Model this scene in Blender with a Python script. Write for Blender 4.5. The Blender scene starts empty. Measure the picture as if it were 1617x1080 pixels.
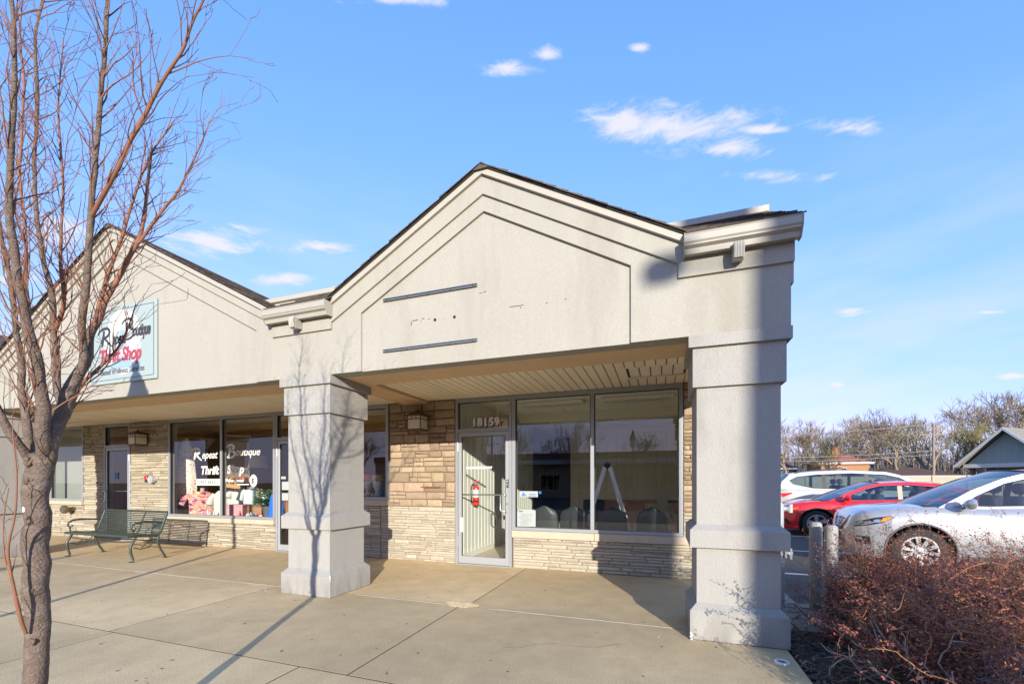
import bpy, bmesh, math, random
from mathutils import Vector, Matrix, geometry, noise as mnoise

R = math.radians
scene = bpy.context.scene
col = scene.collection

# ------------------------------------------------------------------ camera
cam_data = bpy.data.cameras.new('camera')
cam_data.sensor_fit = 'HORIZONTAL'; cam_data.sensor_width = 36.0
cam_data.lens = 670.0 / 1617.0 * 36.0
cam_data.shift_y = 222.0 / 1617.0
cam_data.clip_start = 0.05; cam_data.clip_end = 3000
cam = bpy.data.objects.new('camera', cam_data); col.objects.link(cam)
cam.location = (0, 0, 1.32); cam.rotation_euler = (R(90), 0, R(19.34))
scene.camera = cam

# ------------------------------------------------------------------ light
SUN_TO = Vector((0.5, -1.0, 0.25)).normalized()       # towards the sun
SUN_EL = math.asin(SUN_TO.z); SUN_ROT = math.atan2(SUN_TO.x, SUN_TO.y)
sd = bpy.data.lights.new('sun', 'SUN'); sd.energy = 3.6; sd.angle = R(0.53); sd.color = (1.0, 0.93, 0.82)
sun = bpy.data.objects.new('sun', sd); col.objects.link(sun)
sun.rotation_euler = (-SUN_TO).to_track_quat('-Z', 'Y').to_euler(); sun.location = (8, -16, 12)

world = bpy.data.worlds.new('World'); scene.world = world; world.use_nodes = True
wn, wl = world.node_tree.nodes, world.node_tree.links
wn.clear()
w_out = wn.new('ShaderNodeOutputWorld'); w_bg = wn.new('ShaderNodeBackground')
w_sky = wn.new('ShaderNodeTexSky'); w_sky.sky_type = 'NISHITA'; w_sky.sun_disc = False
w_sky.sun_elevation = SUN_EL; w_sky.sun_rotation = SUN_ROT
w_sky.altitude = 200; w_sky.air_density = 1.0; w_sky.dust_density = 0.3; w_sky.ozone_density = 4.0
w_bg.inputs['Strength'].default_value = 0.15
wl.new(w_bg.outputs[0], w_out.inputs[0])
# small fair-weather clouds, laid out on the dome by direction
CLOUDS = [(0.0018, 0.7952, 0.150, 0.046, -0.2793), (0.1466, 0.704, 0.0608, 0.0174, -0.2605), (0.346, 0.6917, 0.0601, 0.0173, -0.2763), (0.2108, 0.6299, 0.0688, 0.0143, -0.2387), (0.346, 0.3341, 0.0443, 0.0087, -0.1335), (0.5547, 0.3051, 0.0306, 0.0057, -0.133), (-0.3653, 1.0423, 0.0744, 0.0159, -0.3243), (-0.2637, 1.0401, 0.0469, 0.0154, -0.3341), (-1.3918, 0.7987, 0.2099, 0.0419, -0.1883), (-0.9559, 0.7015, 0.1481, 0.0188, -0.1844), (-1.0909, 0.6232, 0.135, 0.0195, -0.1582), (-0.7016, 1.3339, 0.1672, 0.014, -0.3757), (-0.0441, 0.9825, 0.0245, 0.0086, -0.3396), (-2.3479, 1.0275, 0.2921, 0.0617, -0.1977), (0.3253, 0.1934, 0.0145, 0.0062, -0.0766), (0.5903, 0.1876, 0.0182, 0.0045, -0.083), (0.1879, 0.734, 0.0456, 0.0092, -0.2758), (-2.603, 0.8678, 0.2771, 0.0377, -0.1592)]
def wmath(op, a, b=None, c=None):
    n = wn.new('ShaderNodeMath'); n.operation = op
    for i, q in enumerate((a, b, c)):
        if q is None: continue
        if hasattr(q, 'links'): wl.new(q, n.inputs[i])
        else: n.inputs[i].default_value = q
    return n.outputs[0]
def wvec(op, a, b=None):
    n = wn.new('ShaderNodeVectorMath'); n.operation = op
    for i, q in enumerate((a, b)):
        if q is None: continue
        if hasattr(q, 'links'): wl.new(q, n.inputs[i])
        else: n.inputs[i].default_value = q
    return n
w_tc = wn.new('ShaderNodeTexCoord'); w_sep = wn.new('ShaderNodeSeparateXYZ')
wl.new(w_tc.outputs['Generated'], w_sep.inputs[0])
w_ay = wmath('MAXIMUM', wmath('ABSOLUTE', w_sep.outputs[1]), 0.02)
w_u = wmath('DIVIDE', w_sep.outputs[0], w_ay); w_v = wmath('DIVIDE', w_sep.outputs[2], w_ay)
w_n1 = wn.new('ShaderNodeTexNoise'); w_n1.inputs['Scale'].default_value = 11; w_n1.inputs['Detail'].default_value = 9; w_n1.inputs['Roughness'].default_value = 0.66; w_n1.inputs['Distortion'].default_value = 0.5
w_map = wn.new('ShaderNodeMapping'); w_map.inputs['Scale'].default_value = (1, 1, 3.2)
wl.new(w_tc.outputs['Generated'], w_map.inputs[0]); wl.new(w_map.outputs[0], w_n1.inputs['Vector'])
best = None
for (u0, v0, a, b, t) in CLOUDS:
    du = wmath('SUBTRACT', w_u, u0)
    dv = wmath('SUBTRACT', wmath('SUBTRACT', w_v, v0), wmath('MULTIPLY', du, t))
    e = wmath('SQRT', wmath('ADD', wmath('POWER', wmath('ABSOLUTE', wmath('DIVIDE', du, a)), 2.0), wmath('POWER', wmath('ABSOLUTE', wmath('DIVIDE', dv, b * 1.15)), 2.0)))
    best = e if best is None else wmath('MINIMUM', best, e)
w_d = wmath('ADD', wmath('SUBTRACT', 0.80, best), wmath('MULTIPLY', wmath('SUBTRACT', w_n1.outputs['Fac'], 0.47), 3.9))
w_ramp = wn.new('ShaderNodeMapRange'); w_ramp.interpolation_type = 'SMOOTHSTEP'
w_ramp.inputs['From Min'].default_value = -0.35; w_ramp.inputs['From Max'].default_value = 0.95
w_ramp.inputs['To Min'].default_value = 0.0; w_ramp.inputs['To Max'].default_value = 0.85
wl.new(w_d, w_ramp.inputs['Value'])
# thin veil of high cloud, thicker low down
w_n2 = wn.new('ShaderNodeTexNoise'); w_n2.inputs['Scale'].default_value = 2.4; w_n2.inputs['Detail'].default_value = 6; w_n2.inputs['Roughness'].default_value = 0.55
w_map2 = wn.new('ShaderNodeMapping'); w_map2.inputs['Scale'].default_value = (1, 1, 4.0); wl.new(w_tc.outputs['Generated'], w_map2.inputs[0]); wl.new(w_map2.outputs[0], w_n2.inputs['Vector'])
w_veil = wn.new('ShaderNodeMapRange'); w_veil.interpolation_type = 'SMOOTHSTEP'
for k_, v_ in (('From Min', 0.38), ('From Max', 0.70), ('To Min', 0.0), ('To Max', 0.62)): w_veil.inputs[k_].default_value = v_
wl.new(w_n2.outputs['Fac'], w_veil.inputs['Value'])
w_fac = wmath('MAXIMUM', w_ramp.outputs[0], wmath('MULTIPLY', w_veil.outputs[0], wmath('SUBTRACT', 1.0, wmath('MINIMUM', wmath('MULTIPLY', w_sep.outputs[2], 1.7), 1.0))))
# the camera's response rolls the sky's brightest channels off towards the horizon
w_cs = wn.new('ShaderNodeSeparateColor'); wl.new(w_sky.outputs[0], w_cs.inputs[0]); w_cc = wn.new('ShaderNodeCombineColor')
for i, (ge, gb) in enumerate(((1.7, .28), (2.38, .56), (3.5, .5))):
    wl.new(wmath('DIVIDE', wmath('MULTIPLY', w_cs.outputs[i], ge), wmath('ADD', 1.0, wmath('MULTIPLY', w_cs.outputs[i], gb))), w_cc.inputs[i])
w_mix = wn.new('ShaderNodeMix'); w_mix.data_type = 'RGBA'
wl.new(w_fac, w_mix.inputs['Factor']); wl.new(w_cc.outputs[0], w_mix.inputs[6])
w_mix.inputs[7].default_value = (3.0, 2.88, 3.15, 1)
wl.new(w_mix.outputs[2], w_bg.inputs['Color'])

scene.view_settings.view_transform = 'Standard'; scene.view_settings.look = 'None'
scene.view_settings.gamma = 1.0; scene.view_settings.exposure = 1.1
scene.view_settings.use_curve_mapping = False
scene.render.engine = 'CYCLES'
scene.cycles.use_denoising = True
scene.cycles.max_bounces = 8; scene.cycles.transparent_max_bounces = 16
scene.cycles.diffuse_bounces = 6; scene.cycles.glossy_bounces = 4
scene.cycles.caustics_reflective = False; scene.cycles.caustics_refractive = False
scene.cycles.sample_clamp_indirect = 8.0

# ------------------------------------------------------------------ materials
M = {}
def mat(name, base, rough=0.7, metal=0.0, noise=0.0, nscale=8.0, bump=0.0, bscale=60.0, island=0.0, objrand=0.0, spec=0.5, coat=0.0, stain=0.0, stain_col=(0.1, 0.09, 0.08), stain_scale=1.2, stretch=None, alpha=None, emit=None, hue=0.0, speck=0.0, blotch=0.0, splash=0.0):
    m = bpy.data.materials.new(name); m.use_nodes = True
    n, l = m.node_tree.nodes, m.node_tree.links
    p = n['Principled BSDF']
    p.inputs['Roughness'].default_value = rough; p.inputs['Metallic'].default_value = metal
    p.inputs['Specular IOR Level'].default_value = spec
    p.inputs['Coat Weight'].default_value = coat; p.inputs['Coat Roughness'].default_value = 0.04
    tc = n.new('ShaderNodeTexCoord'); geo = n.new('ShaderNodeNewGeometry')
    vec = geo.outputs['Position']
    if stretch:
        mp = n.new('ShaderNodeMapping'); mp.inputs['Scale'].default_value = stretch
        l.new(vec, mp.inputs[0]); vec = mp.outputs[0]
    rgb = n.new('ShaderNodeRGB'); rgb.outputs[0].default_value = (*base, 1); c = rgb.outputs[0]
    def valmul(c, src, amt):
        hs = n.new('ShaderNodeHueSaturation')
        mr = n.new('ShaderNodeMapRange'); mr.inputs['To Min'].default_value = 1 - amt; mr.inputs['To Max'].default_value = 1 + amt
        l.new(src, mr.inputs['Value']); l.new(mr.outputs[0], hs.inputs['Value']); l.new(c, hs.inputs['Color'])
        if hue:
            mh = n.new('ShaderNodeMapRange'); mh.inputs['To Min'].default_value = 0.5 - hue; mh.inputs['To Max'].default_value = 0.5 + hue
            fr = n.new('ShaderNodeMath'); fr.operation = 'FRACT'; ml = n.new('ShaderNodeMath'); ml.operation = 'MULTIPLY'; ml.inputs[1].default_value = 7.31
            l.new(src, ml.inputs[0]); l.new(ml.outputs[0], fr.inputs[0]); l.new(fr.outputs[0], mh.inputs['Value']); l.new(mh.outputs[0], hs.inputs['Hue'])
        return hs.outputs[0]
    if noise:
        t = n.new('ShaderNodeTexNoise'); t.inputs['Scale'].default_value = nscale; t.inputs['Detail'].default_value = 6
        t.inputs['Roughness'].default_value = 0.62
        l.new(vec, t.inputs['Vector']); c = valmul(c, t.outputs['Fac'], noise * 2)
    for amt, sc_ in ((speck, 105.0), (blotch, 0.55)):
        if amt:
            t = n.new('ShaderNodeTexNoise'); t.inputs['Scale'].default_value = sc_; t.inputs['Detail'].default_value = 3; l.new(geo.outputs['Position'], t.inputs['Vector']); c = valmul(c, t.outputs['Fac'], amt * 2)
    if island: c = valmul(c, geo.outputs['Random Per Island'], island)
    if objrand:
        oi = n.new('ShaderNodeObjectInfo'); c = valmul(c, oi.outputs['Random'], objrand)
    if stain:
        t2 = n.new('ShaderNodeTexNoise'); t2.inputs['Scale'].default_value = stain_scale; t2.inputs['Detail'].default_value = 9; t2.inputs['Roughness'].default_value = 0.68
        l.new(vec, t2.inputs['Vector'])
        mr = n.new('ShaderNodeMapRange'); mr.inputs['From Min'].default_value = 0.5; mr.inputs['From Max'].default_value = 0.72; mr.inputs['To Max'].default_value = stain
        l.new(t2.outputs['Fac'], mr.inputs['Value'])
        mx = n.new('ShaderNodeMix'); mx.data_type = 'RGBA'; l.new(mr.outputs[0], mx.inputs['Factor']); l.new(c, mx.inputs[6]); mx.inputs[7].default_value = (*stain_col, 1); c = mx.outputs[2]
    if splash:                       # rain splash and grime near the foot, broken up by noise
        sp = n.new('ShaderNodeSeparateXYZ'); l.new(geo.outputs['Position'], sp.inputs[0])
        mz = n.new('ShaderNodeMapRange'); l.new(sp.outputs[2], mz.inputs['Value'])
        for k_, v_ in (('From Min', 0.0), ('From Max', 0.34), ('To Min', 1.0), ('To Max', 0.0)): mz.inputs[k_].default_value = v_
        t3 = n.new('ShaderNodeTexNoise'); t3.inputs['Scale'].default_value = 9; t3.inputs['Detail'].default_value = 8; mp3 = n.new('ShaderNodeMapping'); mp3.inputs['Scale'].default_value = (1, 1, .3)
        l.new(geo.outputs['Position'], mp3.inputs[0]); l.new(mp3.outputs[0], t3.inputs['Vector'])
        m3 = n.new('ShaderNodeMapRange'); l.new(t3.outputs['Fac'], m3.inputs['Value'])
        for k_, v_ in (('From Min', 0.38), ('From Max', 0.68), ('To Min', 0.0), ('To Max', splash)): m3.inputs[k_].default_value = v_
        mm = n.new('ShaderNodeMath'); mm.operation = 'MULTIPLY'; l.new(mz.outputs[0], mm.inputs[0]); l.new(m3.outputs[0], mm.inputs[1])
        mx3 = n.new('ShaderNodeMix'); mx3.data_type = 'RGBA'; l.new(mm.outputs[0], mx3.inputs['Factor']); l.new(c, mx3.inputs[6]); mx3.inputs[7].default_value = (0.13, 0.11, 0.085, 1); c = mx3.outputs[2]
    l.new(c, p.inputs['Base Color'])
    if bump:
        tb = n.new('ShaderNodeTexNoise'); tb.inputs['Scale'].default_value = bscale; tb.inputs['Detail'].default_value = 5
        l.new(vec, tb.inputs['Vector'])
        b = n.new('ShaderNodeBump'); b.inputs['Strength'].default_value = bump; b.inputs['Distance'].default_value = 0.01
        l.new(tb.outputs['Fac'], b.inputs['Height']); l.new(b.outputs[0], p.inputs['Normal'])
    if emit:
        p.inputs['Emission Color'].default_value = (*emit[0], 1); p.inputs['Emission Strength'].default_value = emit[1]
    M[name] = m
    return m

def glass_mat(name, tint=(0.92, 0.95, 0.93), f0=0.06, gain=1.0):
    m = bpy.data.materials.new(name); m.use_nodes = True
    n, l = m.node_tree.nodes, m.node_tree.links; n.clear()
    o = n.new('ShaderNodeOutputMaterial'); tr = n.new('ShaderNodeBsdfTransparent'); gl = n.new('ShaderNodeBsdfGlossy')
    tr.inputs[0].default_value = (*tint, 1); gl.inputs['Roughness'].default_value = 0.0
    geo = n.new('ShaderNodeNewGeometry'); dp = n.new('ShaderNodeVectorMath'); dp.operation = 'DOT_PRODUCT'
    l.new(geo.outputs['Normal'], dp.inputs[0]); l.new(geo.outputs['Incoming'], dp.inputs[1])
    def mth(op, a, b):
        k = n.new('ShaderNodeMath'); k.operation = op
        for i, q in enumerate((a, b)):
            if q is None: continue
            if hasattr(q, 'links'): l.new(q, k.inputs[i])
            else: k.inputs[i].default_value = q
        return k.outputs[0]
    ab = mth('ABSOLUTE', dp.outputs['Value'], None)
    fr = mth('ADD', f0, mth('MULTIPLY', mth('POWER', mth('SUBTRACT', 1.0, ab), 5.0), (1 - f0) * gain))
    mx = n.new('ShaderNodeMixShader'); l.new(fr, mx.inputs[0]); l.new(tr.outputs[0], mx.inputs[1]); l.new(gl.outputs[0], mx.inputs[2])
    l.new(mx.outputs[0], o.inputs[0]); M[name] = m
    return m

mat('stucco', (0.345, 0.33, 0.28), 0.9, noise=0.03, nscale=3, bump=0.25, bscale=220, stain=0.42, stain_col=(0.235, 0.21, 0.165), stain_scale=2.2, stretch=(1, 1, 0.22), speck=0.10, blotch=0.05, spec=0.2)
mat('column_stucco', (0.335, 0.324, 0.295), 0.9, noise=0.04, nscale=4, bump=0.6, bscale=150, stain=0.55, stain_col=(0.21, 0.195, 0.165), stain_scale=2.4, stretch=(1, 1, 0.35), speck=0.10, splash=0.55, spec=0.2)
mat('beam_under', (0.66, 0.47, 0.29), 0.9, noise=0.05, nscale=5, bump=0.2, bscale=160, spec=0.2)
mat('soffit_board', (0.84, 0.73, 0.55), 0.6, noise=0.03, nscale=10, objrand=0.05)
mat('soffit_dark', (0.05, 0.04, 0.03), 0.8)
mat('mortar', (0.30, 0.26, 0.20), 0.95, noise=0.1, nscale=40, bump=0.5, bscale=120)
mat('mortar_brown', (0.17, 0.13, 0.09), 0.95, noise=0.1, nscale=40)
mat('brown_stone', (0.335, 0.252, 0.168), 0.85, noise=0.14, nscale=14, bump=0.9, bscale=45, objrand=0.28, hue=0.012, spec=0.2)
mat('cream_stone', (0.396, 0.3476, 0.264), 0.85, noise=0.10, nscale=16, bump=0.7, bscale=60, objrand=0.16, hue=0.01, spec=0.2)
mat('cream_stone_mass', (0.396, 0.3465, 0.261), 0.85, noise=0.10, nscale=16, bump=0.7, bscale=60, island=0.22, hue=0.01, spec=0.2)
mat('sill_stone', (0.4576, 0.3872, 0.2904), 0.8, noise=0.06, nscale=12, bump=0.2, bscale=120)
mat('aluminium', (0.3128, 0.3266, 0.3404), 0.42, metal=0.25, noise=0.03, nscale=12)
mat('aluminium_door', (0.368, 0.3772, 0.391), 0.38, metal=0.25, noise=0.03, nscale=12)
mat('chrome', (0.75, 0.76, 0.78), 0.12, metal=1.0)
mat('brushed', (0.55, 0.56, 0.57), 0.35, metal=0.9)
mat('black_seal', (0.012, 0.012, 0.013), 0.6)
mat('gutter', (0.352, 0.3344, 0.2816), 0.45, noise=0.03, nscale=9, stain=0.15, stain_col=(0.35, 0.33, 0.29), stain_scale=3)
mat('fascia_trim', (0.387, 0.36, 0.3015), 0.5, noise=0.03, nscale=9)
mat('shingle', (0.115, 0.096, 0.08), 0.95, noise=0.16, nscale=60, bump=0.8, bscale=300, island=0.42, spec=0.15)
mat('roof_deck', (0.05, 0.045, 0.04), 0.95)
mat('concrete', (0.63, 0.485, 0.275), 0.9, noise=0.12, nscale=4, bump=0.4, bscale=220, objrand=0.11, stain=0.55, stain_col=(0.40, 0.295, 0.165), stain_scale=1.1, spec=0.25, speck=0.30, blotch=0.20)
mat('joint_dirt', (0.06, 0.05, 0.04), 0.98, noise=0.2, nscale=40)
mat('gravel', (0.48, 0.38, 0.25), 0.95, noise=0.25, nscale=60, bump=1.0, bscale=150, island=0.35)
mat('asphalt', (0.075, 0.073, 0.072), 0.9, noise=0.16, nscale=7, bump=0.8, bscale=240, stain=0.5, stain_col=(0.14, 0.13, 0.12), stain_scale=0.8)
mat('lot_paint', (0.62, 0.62, 0.58), 0.8, noise=0.2, nscale=30)
mat('paver', (0.26, 0.235, 0.20), 0.9, noise=0.1, nscale=20, bump=0.5, bscale=200, objrand=0.22)
mat('mulch', (0.075, 0.052, 0.037), 0.98, noise=0.3, nscale=40, bump=1.0, bscale=80)
mat('mulch_chip', (0.13, 0.09, 0.062), 0.98, island=0.5, hue=0.02)
mat('grass_ground', (0.12, 0.115, 0.06), 0.98, noise=0.2, nscale=1.2, bump=0.6, bscale=30)
mat('bark', (0.145, 0.102, 0.074), 0.85, noise=0.2, nscale=26, bump=1.0, bscale=110, stain=0.7, stain_col=(0.27, 0.235, 0.205), stain_scale=16, stretch=(1, 1, 1.7), speck=0.2)
mat('bark_twig', (0.175, 0.074, 0.038), 0.7, noise=0.15, nscale=30, island=0.3)
mat('bark_knot', (0.17, 0.12, 0.085), 0.95, noise=0.25, nscale=60, bump=1.0, bscale=150)
mat('bud', (0.16, 0.075, 0.05), 0.8, island=0.4)
mat('far_bark', (0.24, 0.185, 0.125), 0.95, noise=0.15, nscale=2)
mat('far_twig', (0.26, 0.195, 0.125), 0.95, noise=0.2, nscale=1.5)
mat('far_twig_green', (0.24, 0.20, 0.085), 0.95, noise=0.2, nscale=1.5)
mat('berry_leaf', (0.225, 0.07, 0.038), 0.65, island=0.55, hue=0.018)
mat('berry_leaf_orange', (0.30, 0.11, 0.045), 0.65, island=0.5, hue=0.02)
mat('berry_stem', (0.14, 0.08, 0.055), 0.85, noise=0.2, nscale=30, island=0.3)
mat('berry_cane', (0.34, 0.15, 0.06), 0.7, noise=0.15, nscale=30)
mat('dead_cane', (0.33, 0.29, 0.26), 0.9, noise=0.2, nscale=40)
mat('bench_green', (0.034, 0.048, 0.036), 0.42, noise=0.15, nscale=20, stain=0.25, stain_col=(0.13, 0.085, 0.05), stain_scale=9, coat=0.1)
mat('bollard_paint', (0.30, 0.295, 0.27), 0.6, noise=0.05, nscale=12, stain=0.3, stain_col=(0.25, 0.23, 0.2), stain_scale=6)
mat('meter_grey', (0.36, 0.37, 0.37), 0.55, noise=0.06, nscale=14)
mat('lantern_metal', (0.10, 0.065, 0.04), 0.6, metal=0.3)
mat('lantern_glass', (0.62, 0.57, 0.44), 0.35, noise=0.06, nscale=30)
mat('sign_rail', (0.27, 0.29, 0.31), 0.4, metal=0.6)
mat('sign_blue', (0.30, 0.36, 0.345), 0.5, noise=0.02, nscale=4)
mat('sign_white', (0.5104, 0.528, 0.4928), 0.5)
mat('sign_steel', (0.25, 0.36, 0.42), 0.5)
mat('ink', (0.035, 0.033, 0.035), 0.5)
mat('ink_soft', (0.10, 0.12, 0.14), 0.5)
mat('ink_red', (0.36, 0.045, 0.075), 0.5)
mat('vinyl_white', (0.63, 0.63, 0.612), 0.5)
mat('vinyl_blue', (0.02, 0.14, 0.45), 0.5)
mat('paper', (0.36, 0.39, 0.38), 0.7)
mat('plug_hole', (0.02, 0.016, 0.012), 0.9)
mat('patch_mark', (0.38, 0.30, 0.23), 0.9, noise=0.2, nscale=40)
mat('panel_grey', (0.66, 0.67, 0.60), 0.55, noise=0.04, nscale=6)
mat('panel_cream', (0.82, 0.77, 0.62), 0.6, noise=0.05, nscale=6, objrand=0.04)
mat('room_floor', (0.66, 0.58, 0.47), 0.7, noise=0.15, nscale=20)
mat('room_ceiling', (0.85, 0.82, 0.72), 0.8)
mat('shop_brown', (0.30, 0.165, 0.09), 0.6, noise=0.12, nscale=5, stretch=(1, 1, 0.3))
mat('room_dark', (0.05, 0.045, 0.04), 0.8)
mat('extinguisher_red', (0.55, 0.025, 0.012), 0.3, coat=0.4)
mat('rubber', (0.02, 0.02, 0.021), 0.75, noise=0.1, nscale=20)
mat('vinyl_chair', (0.024, 0.03, 0.03), 0.45, noise=0.06, nscale=15)
mat('office_black', (0.018, 0.019, 0.021), 0.6)
mat('oak', (0.42, 0.24, 0.10), 0.5, noise=0.12, nscale=6, stretch=(1, 1, 8))
mat('ladder_alu', (0.58, 0.60, 0.61), 0.35, metal=0.5)
mat('plastic_black', (0.02, 0.02, 0.02), 0.5)
mat('cloth_white', (0.55, 0.55, 0.52), 0.9, noise=0.05, nscale=15)
mat('cloth_aqua', (0.55, 0.68, 0.67), 0.9, noise=0.05, nscale=15)
mat('cloth_blue', (0.02, 0.14, 0.62), 0.8, noise=0.1, nscale=10)
mat('cloth_pink', (0.60, 0.30, 0.33), 0.8, noise=0.03, nscale=8)
mat('cloth_coral', (0.75, 0.16, 0.08), 0.8)
mat('cardboard', (0.46, 0.27, 0.11), 0.85, noise=0.06, nscale=8)
mat('lamp_shade', (0.42, 0.36, 0.26), 0.8)
mat('board_brown', (0.17, 0.13, 0.095), 0.8)
mat('mannequin', (0.55, 0.36, 0.25), 0.5)
mat('head_white', (0.75, 0.75, 0.72), 0.5)
mat('straw', (0.60, 0.42, 0.20), 0.8, noise=0.1, nscale=60)
mat('leaf_green', (0.035, 0.15, 0.035), 0.5, island=0.4)
mat('trinket', (0.45, 0.40, 0.42), 0.4, island=0.7, hue=0.35)
mat('trinket_red', (0.5, 0.04, 0.04), 0.4, island=0.4, hue=0.03)
mat('alarm_red', (0.6, 0.02, 0.02), 0.4)
mat('bronze', (0.18, 0.15, 0.09), 0.4, metal=0.6)
# cars
mat('paint_silver', (0.40, 0.405, 0.415), 0.28, metal=0.45, coat=1.0)
mat('paint_red', (0.64, 0.012, 0.014), 0.25, metal=0.1, coat=1.0)
mat('paint_white', (0.4232, 0.4232, 0.4094), 0.3, coat=1.0)
mat('trim_black', (0.014, 0.014, 0.015), 0.45)
mat('trim_grey', (0.10, 0.10, 0.10), 0.6)
mat('interior_dark', (0.03, 0.03, 0.033), 0.8)
mat('seat_grey', (0.10, 0.10, 0.105), 0.8)
mat('rim_alloy', (0.62, 0.63, 0.64), 0.28, metal=0.8)
mat('tyre', (0.022, 0.022, 0.022), 0.85, noise=0.1, nscale=30, bump=0.5, bscale=90)
mat('lamp_dark', (0.015, 0.017, 0.02), 0.12, coat=0.2)
mat('lamp_clear', (0.30, 0.35, 0.42), 0.15, metal=0.5, coat=0.4)
mat('lamp_amber', (0.75, 0.25, 0.01), 0.2, coat=1.0)
mat('lamp_red', (0.55, 0.01, 0.01), 0.2, coat=1.0)
mat('plate_white', (0.7, 0.72, 0.74), 0.4)
# far setting
mat('fence_beige', (0.38, 0.342, 0.2375), 0.8, noise=0.05, nscale=3, objrand=0.05)
mat('brick_house', (0.38, 0.19, 0.095), 0.9, noise=0.12, nscale=4)
mat('roof_red', (0.30, 0.115, 0.06), 0.95, noise=0.15, nscale=6)
mat('roof_brown', (0.10, 0.055, 0.04), 0.95, noise=0.15, nscale=6)
mat('roof_grey', (0.22, 0.20, 0.165), 0.95, noise=0.15, nscale=9)
mat('trim_white', (0.52, 0.54, 0.53), 0.6)
mat('siding_green', (0.28, 0.33, 0.31), 0.7, noise=0.03, nscale=3, objrand=0.04)
mat('post_brown', (0.20, 0.15, 0.10), 0.8, noise=0.1, nscale=8)
mat('pole_wood', (0.26, 0.19, 0.135), 0.95, noise=0.15, nscale=9)
mat('wire', (0.28, 0.27, 0.26), 0.6)
mat('tan_wall', (0.38, 0.31, 0.22), 0.9, noise=0.08, nscale=3)
mat('brick_dark', (0.16, 0.09, 0.06), 0.9, noise=0.15, nscale=5)
mat('lamp_post_black', (0.02, 0.022, 0.022), 0.5)
mat('frosted', (0.55, 0.6, 0.62), 0.4)
glass_mat('shop_glass', (0.96, 0.98, 0.96), 0.10)
glass_mat('house_glass', (0.25, 0.28, 0.3), 0.15)
glass_mat('car_glass', (0.50, 0.58, 0.58), 0.11)
glass_mat('windscreen', (0.36, 0.46, 0.50), 0.26)

# floral and printed cloths
def print_mat(name, stops, scale, rough=0.85, stretch=(1, 1, 1)):
    m = mat(name, (0.5, 0.5, 0.5), rough)
    n, l = m.node_tree.nodes, m.node_tree.links
    t = n.new('ShaderNodeTexNoise'); t.inputs['Scale'].default_value = scale; t.inputs['Detail'].default_value = 1.5
    g = n.new('ShaderNodeNewGeometry'); mp = n.new('ShaderNodeMapping'); mp.inputs['Scale'].default_value = stretch; mp.inputs['Rotation'].default_value = (0, 0.7, 0)
    l.new(g.outputs['Position'], mp.inputs[0]); l.new(mp.outputs[0], t.inputs['Vector'])
    r = n.new('ShaderNodeValToRGB'); r.color_ramp.interpolation = 'CONSTANT'
    els = r.color_ramp.elements
    while len(els) < len(stops): els.new(0.5)
    for e, (pos, cc) in zip(els, stops): e.position = pos; e.color = (*cc, 1)
    l.new(t.outputs['Fac'], r.inputs[0]); l.new(r.outputs[0], n['Principled BSDF'].inputs['Base Color'])
print_mat('print_multi', [(0, (0.05, 0.04, 0.12)), (0.36, (0.55, 0.12, 0.22)), (0.44, (0.85, 0.36, 0.06)), (0.5, (0.62, 0.55, 0.5)), (0.55, (0.45, 0.12, 0.35)), (0.61, (0.80, 0.45, 0.10)), (0.67, (0.06, 0.05, 0.15))], 11, stretch=(0.5, 1, 1.5))
print_mat('print_floral', [(0, (0.55, 0.06, 0.05)), (0.36, (0.72, 0.68, 0.58)), (0.66, (0.50, 0.08, 0.06)), (0.72, (0.15, 0.2, 0.1))], 26)

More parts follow.
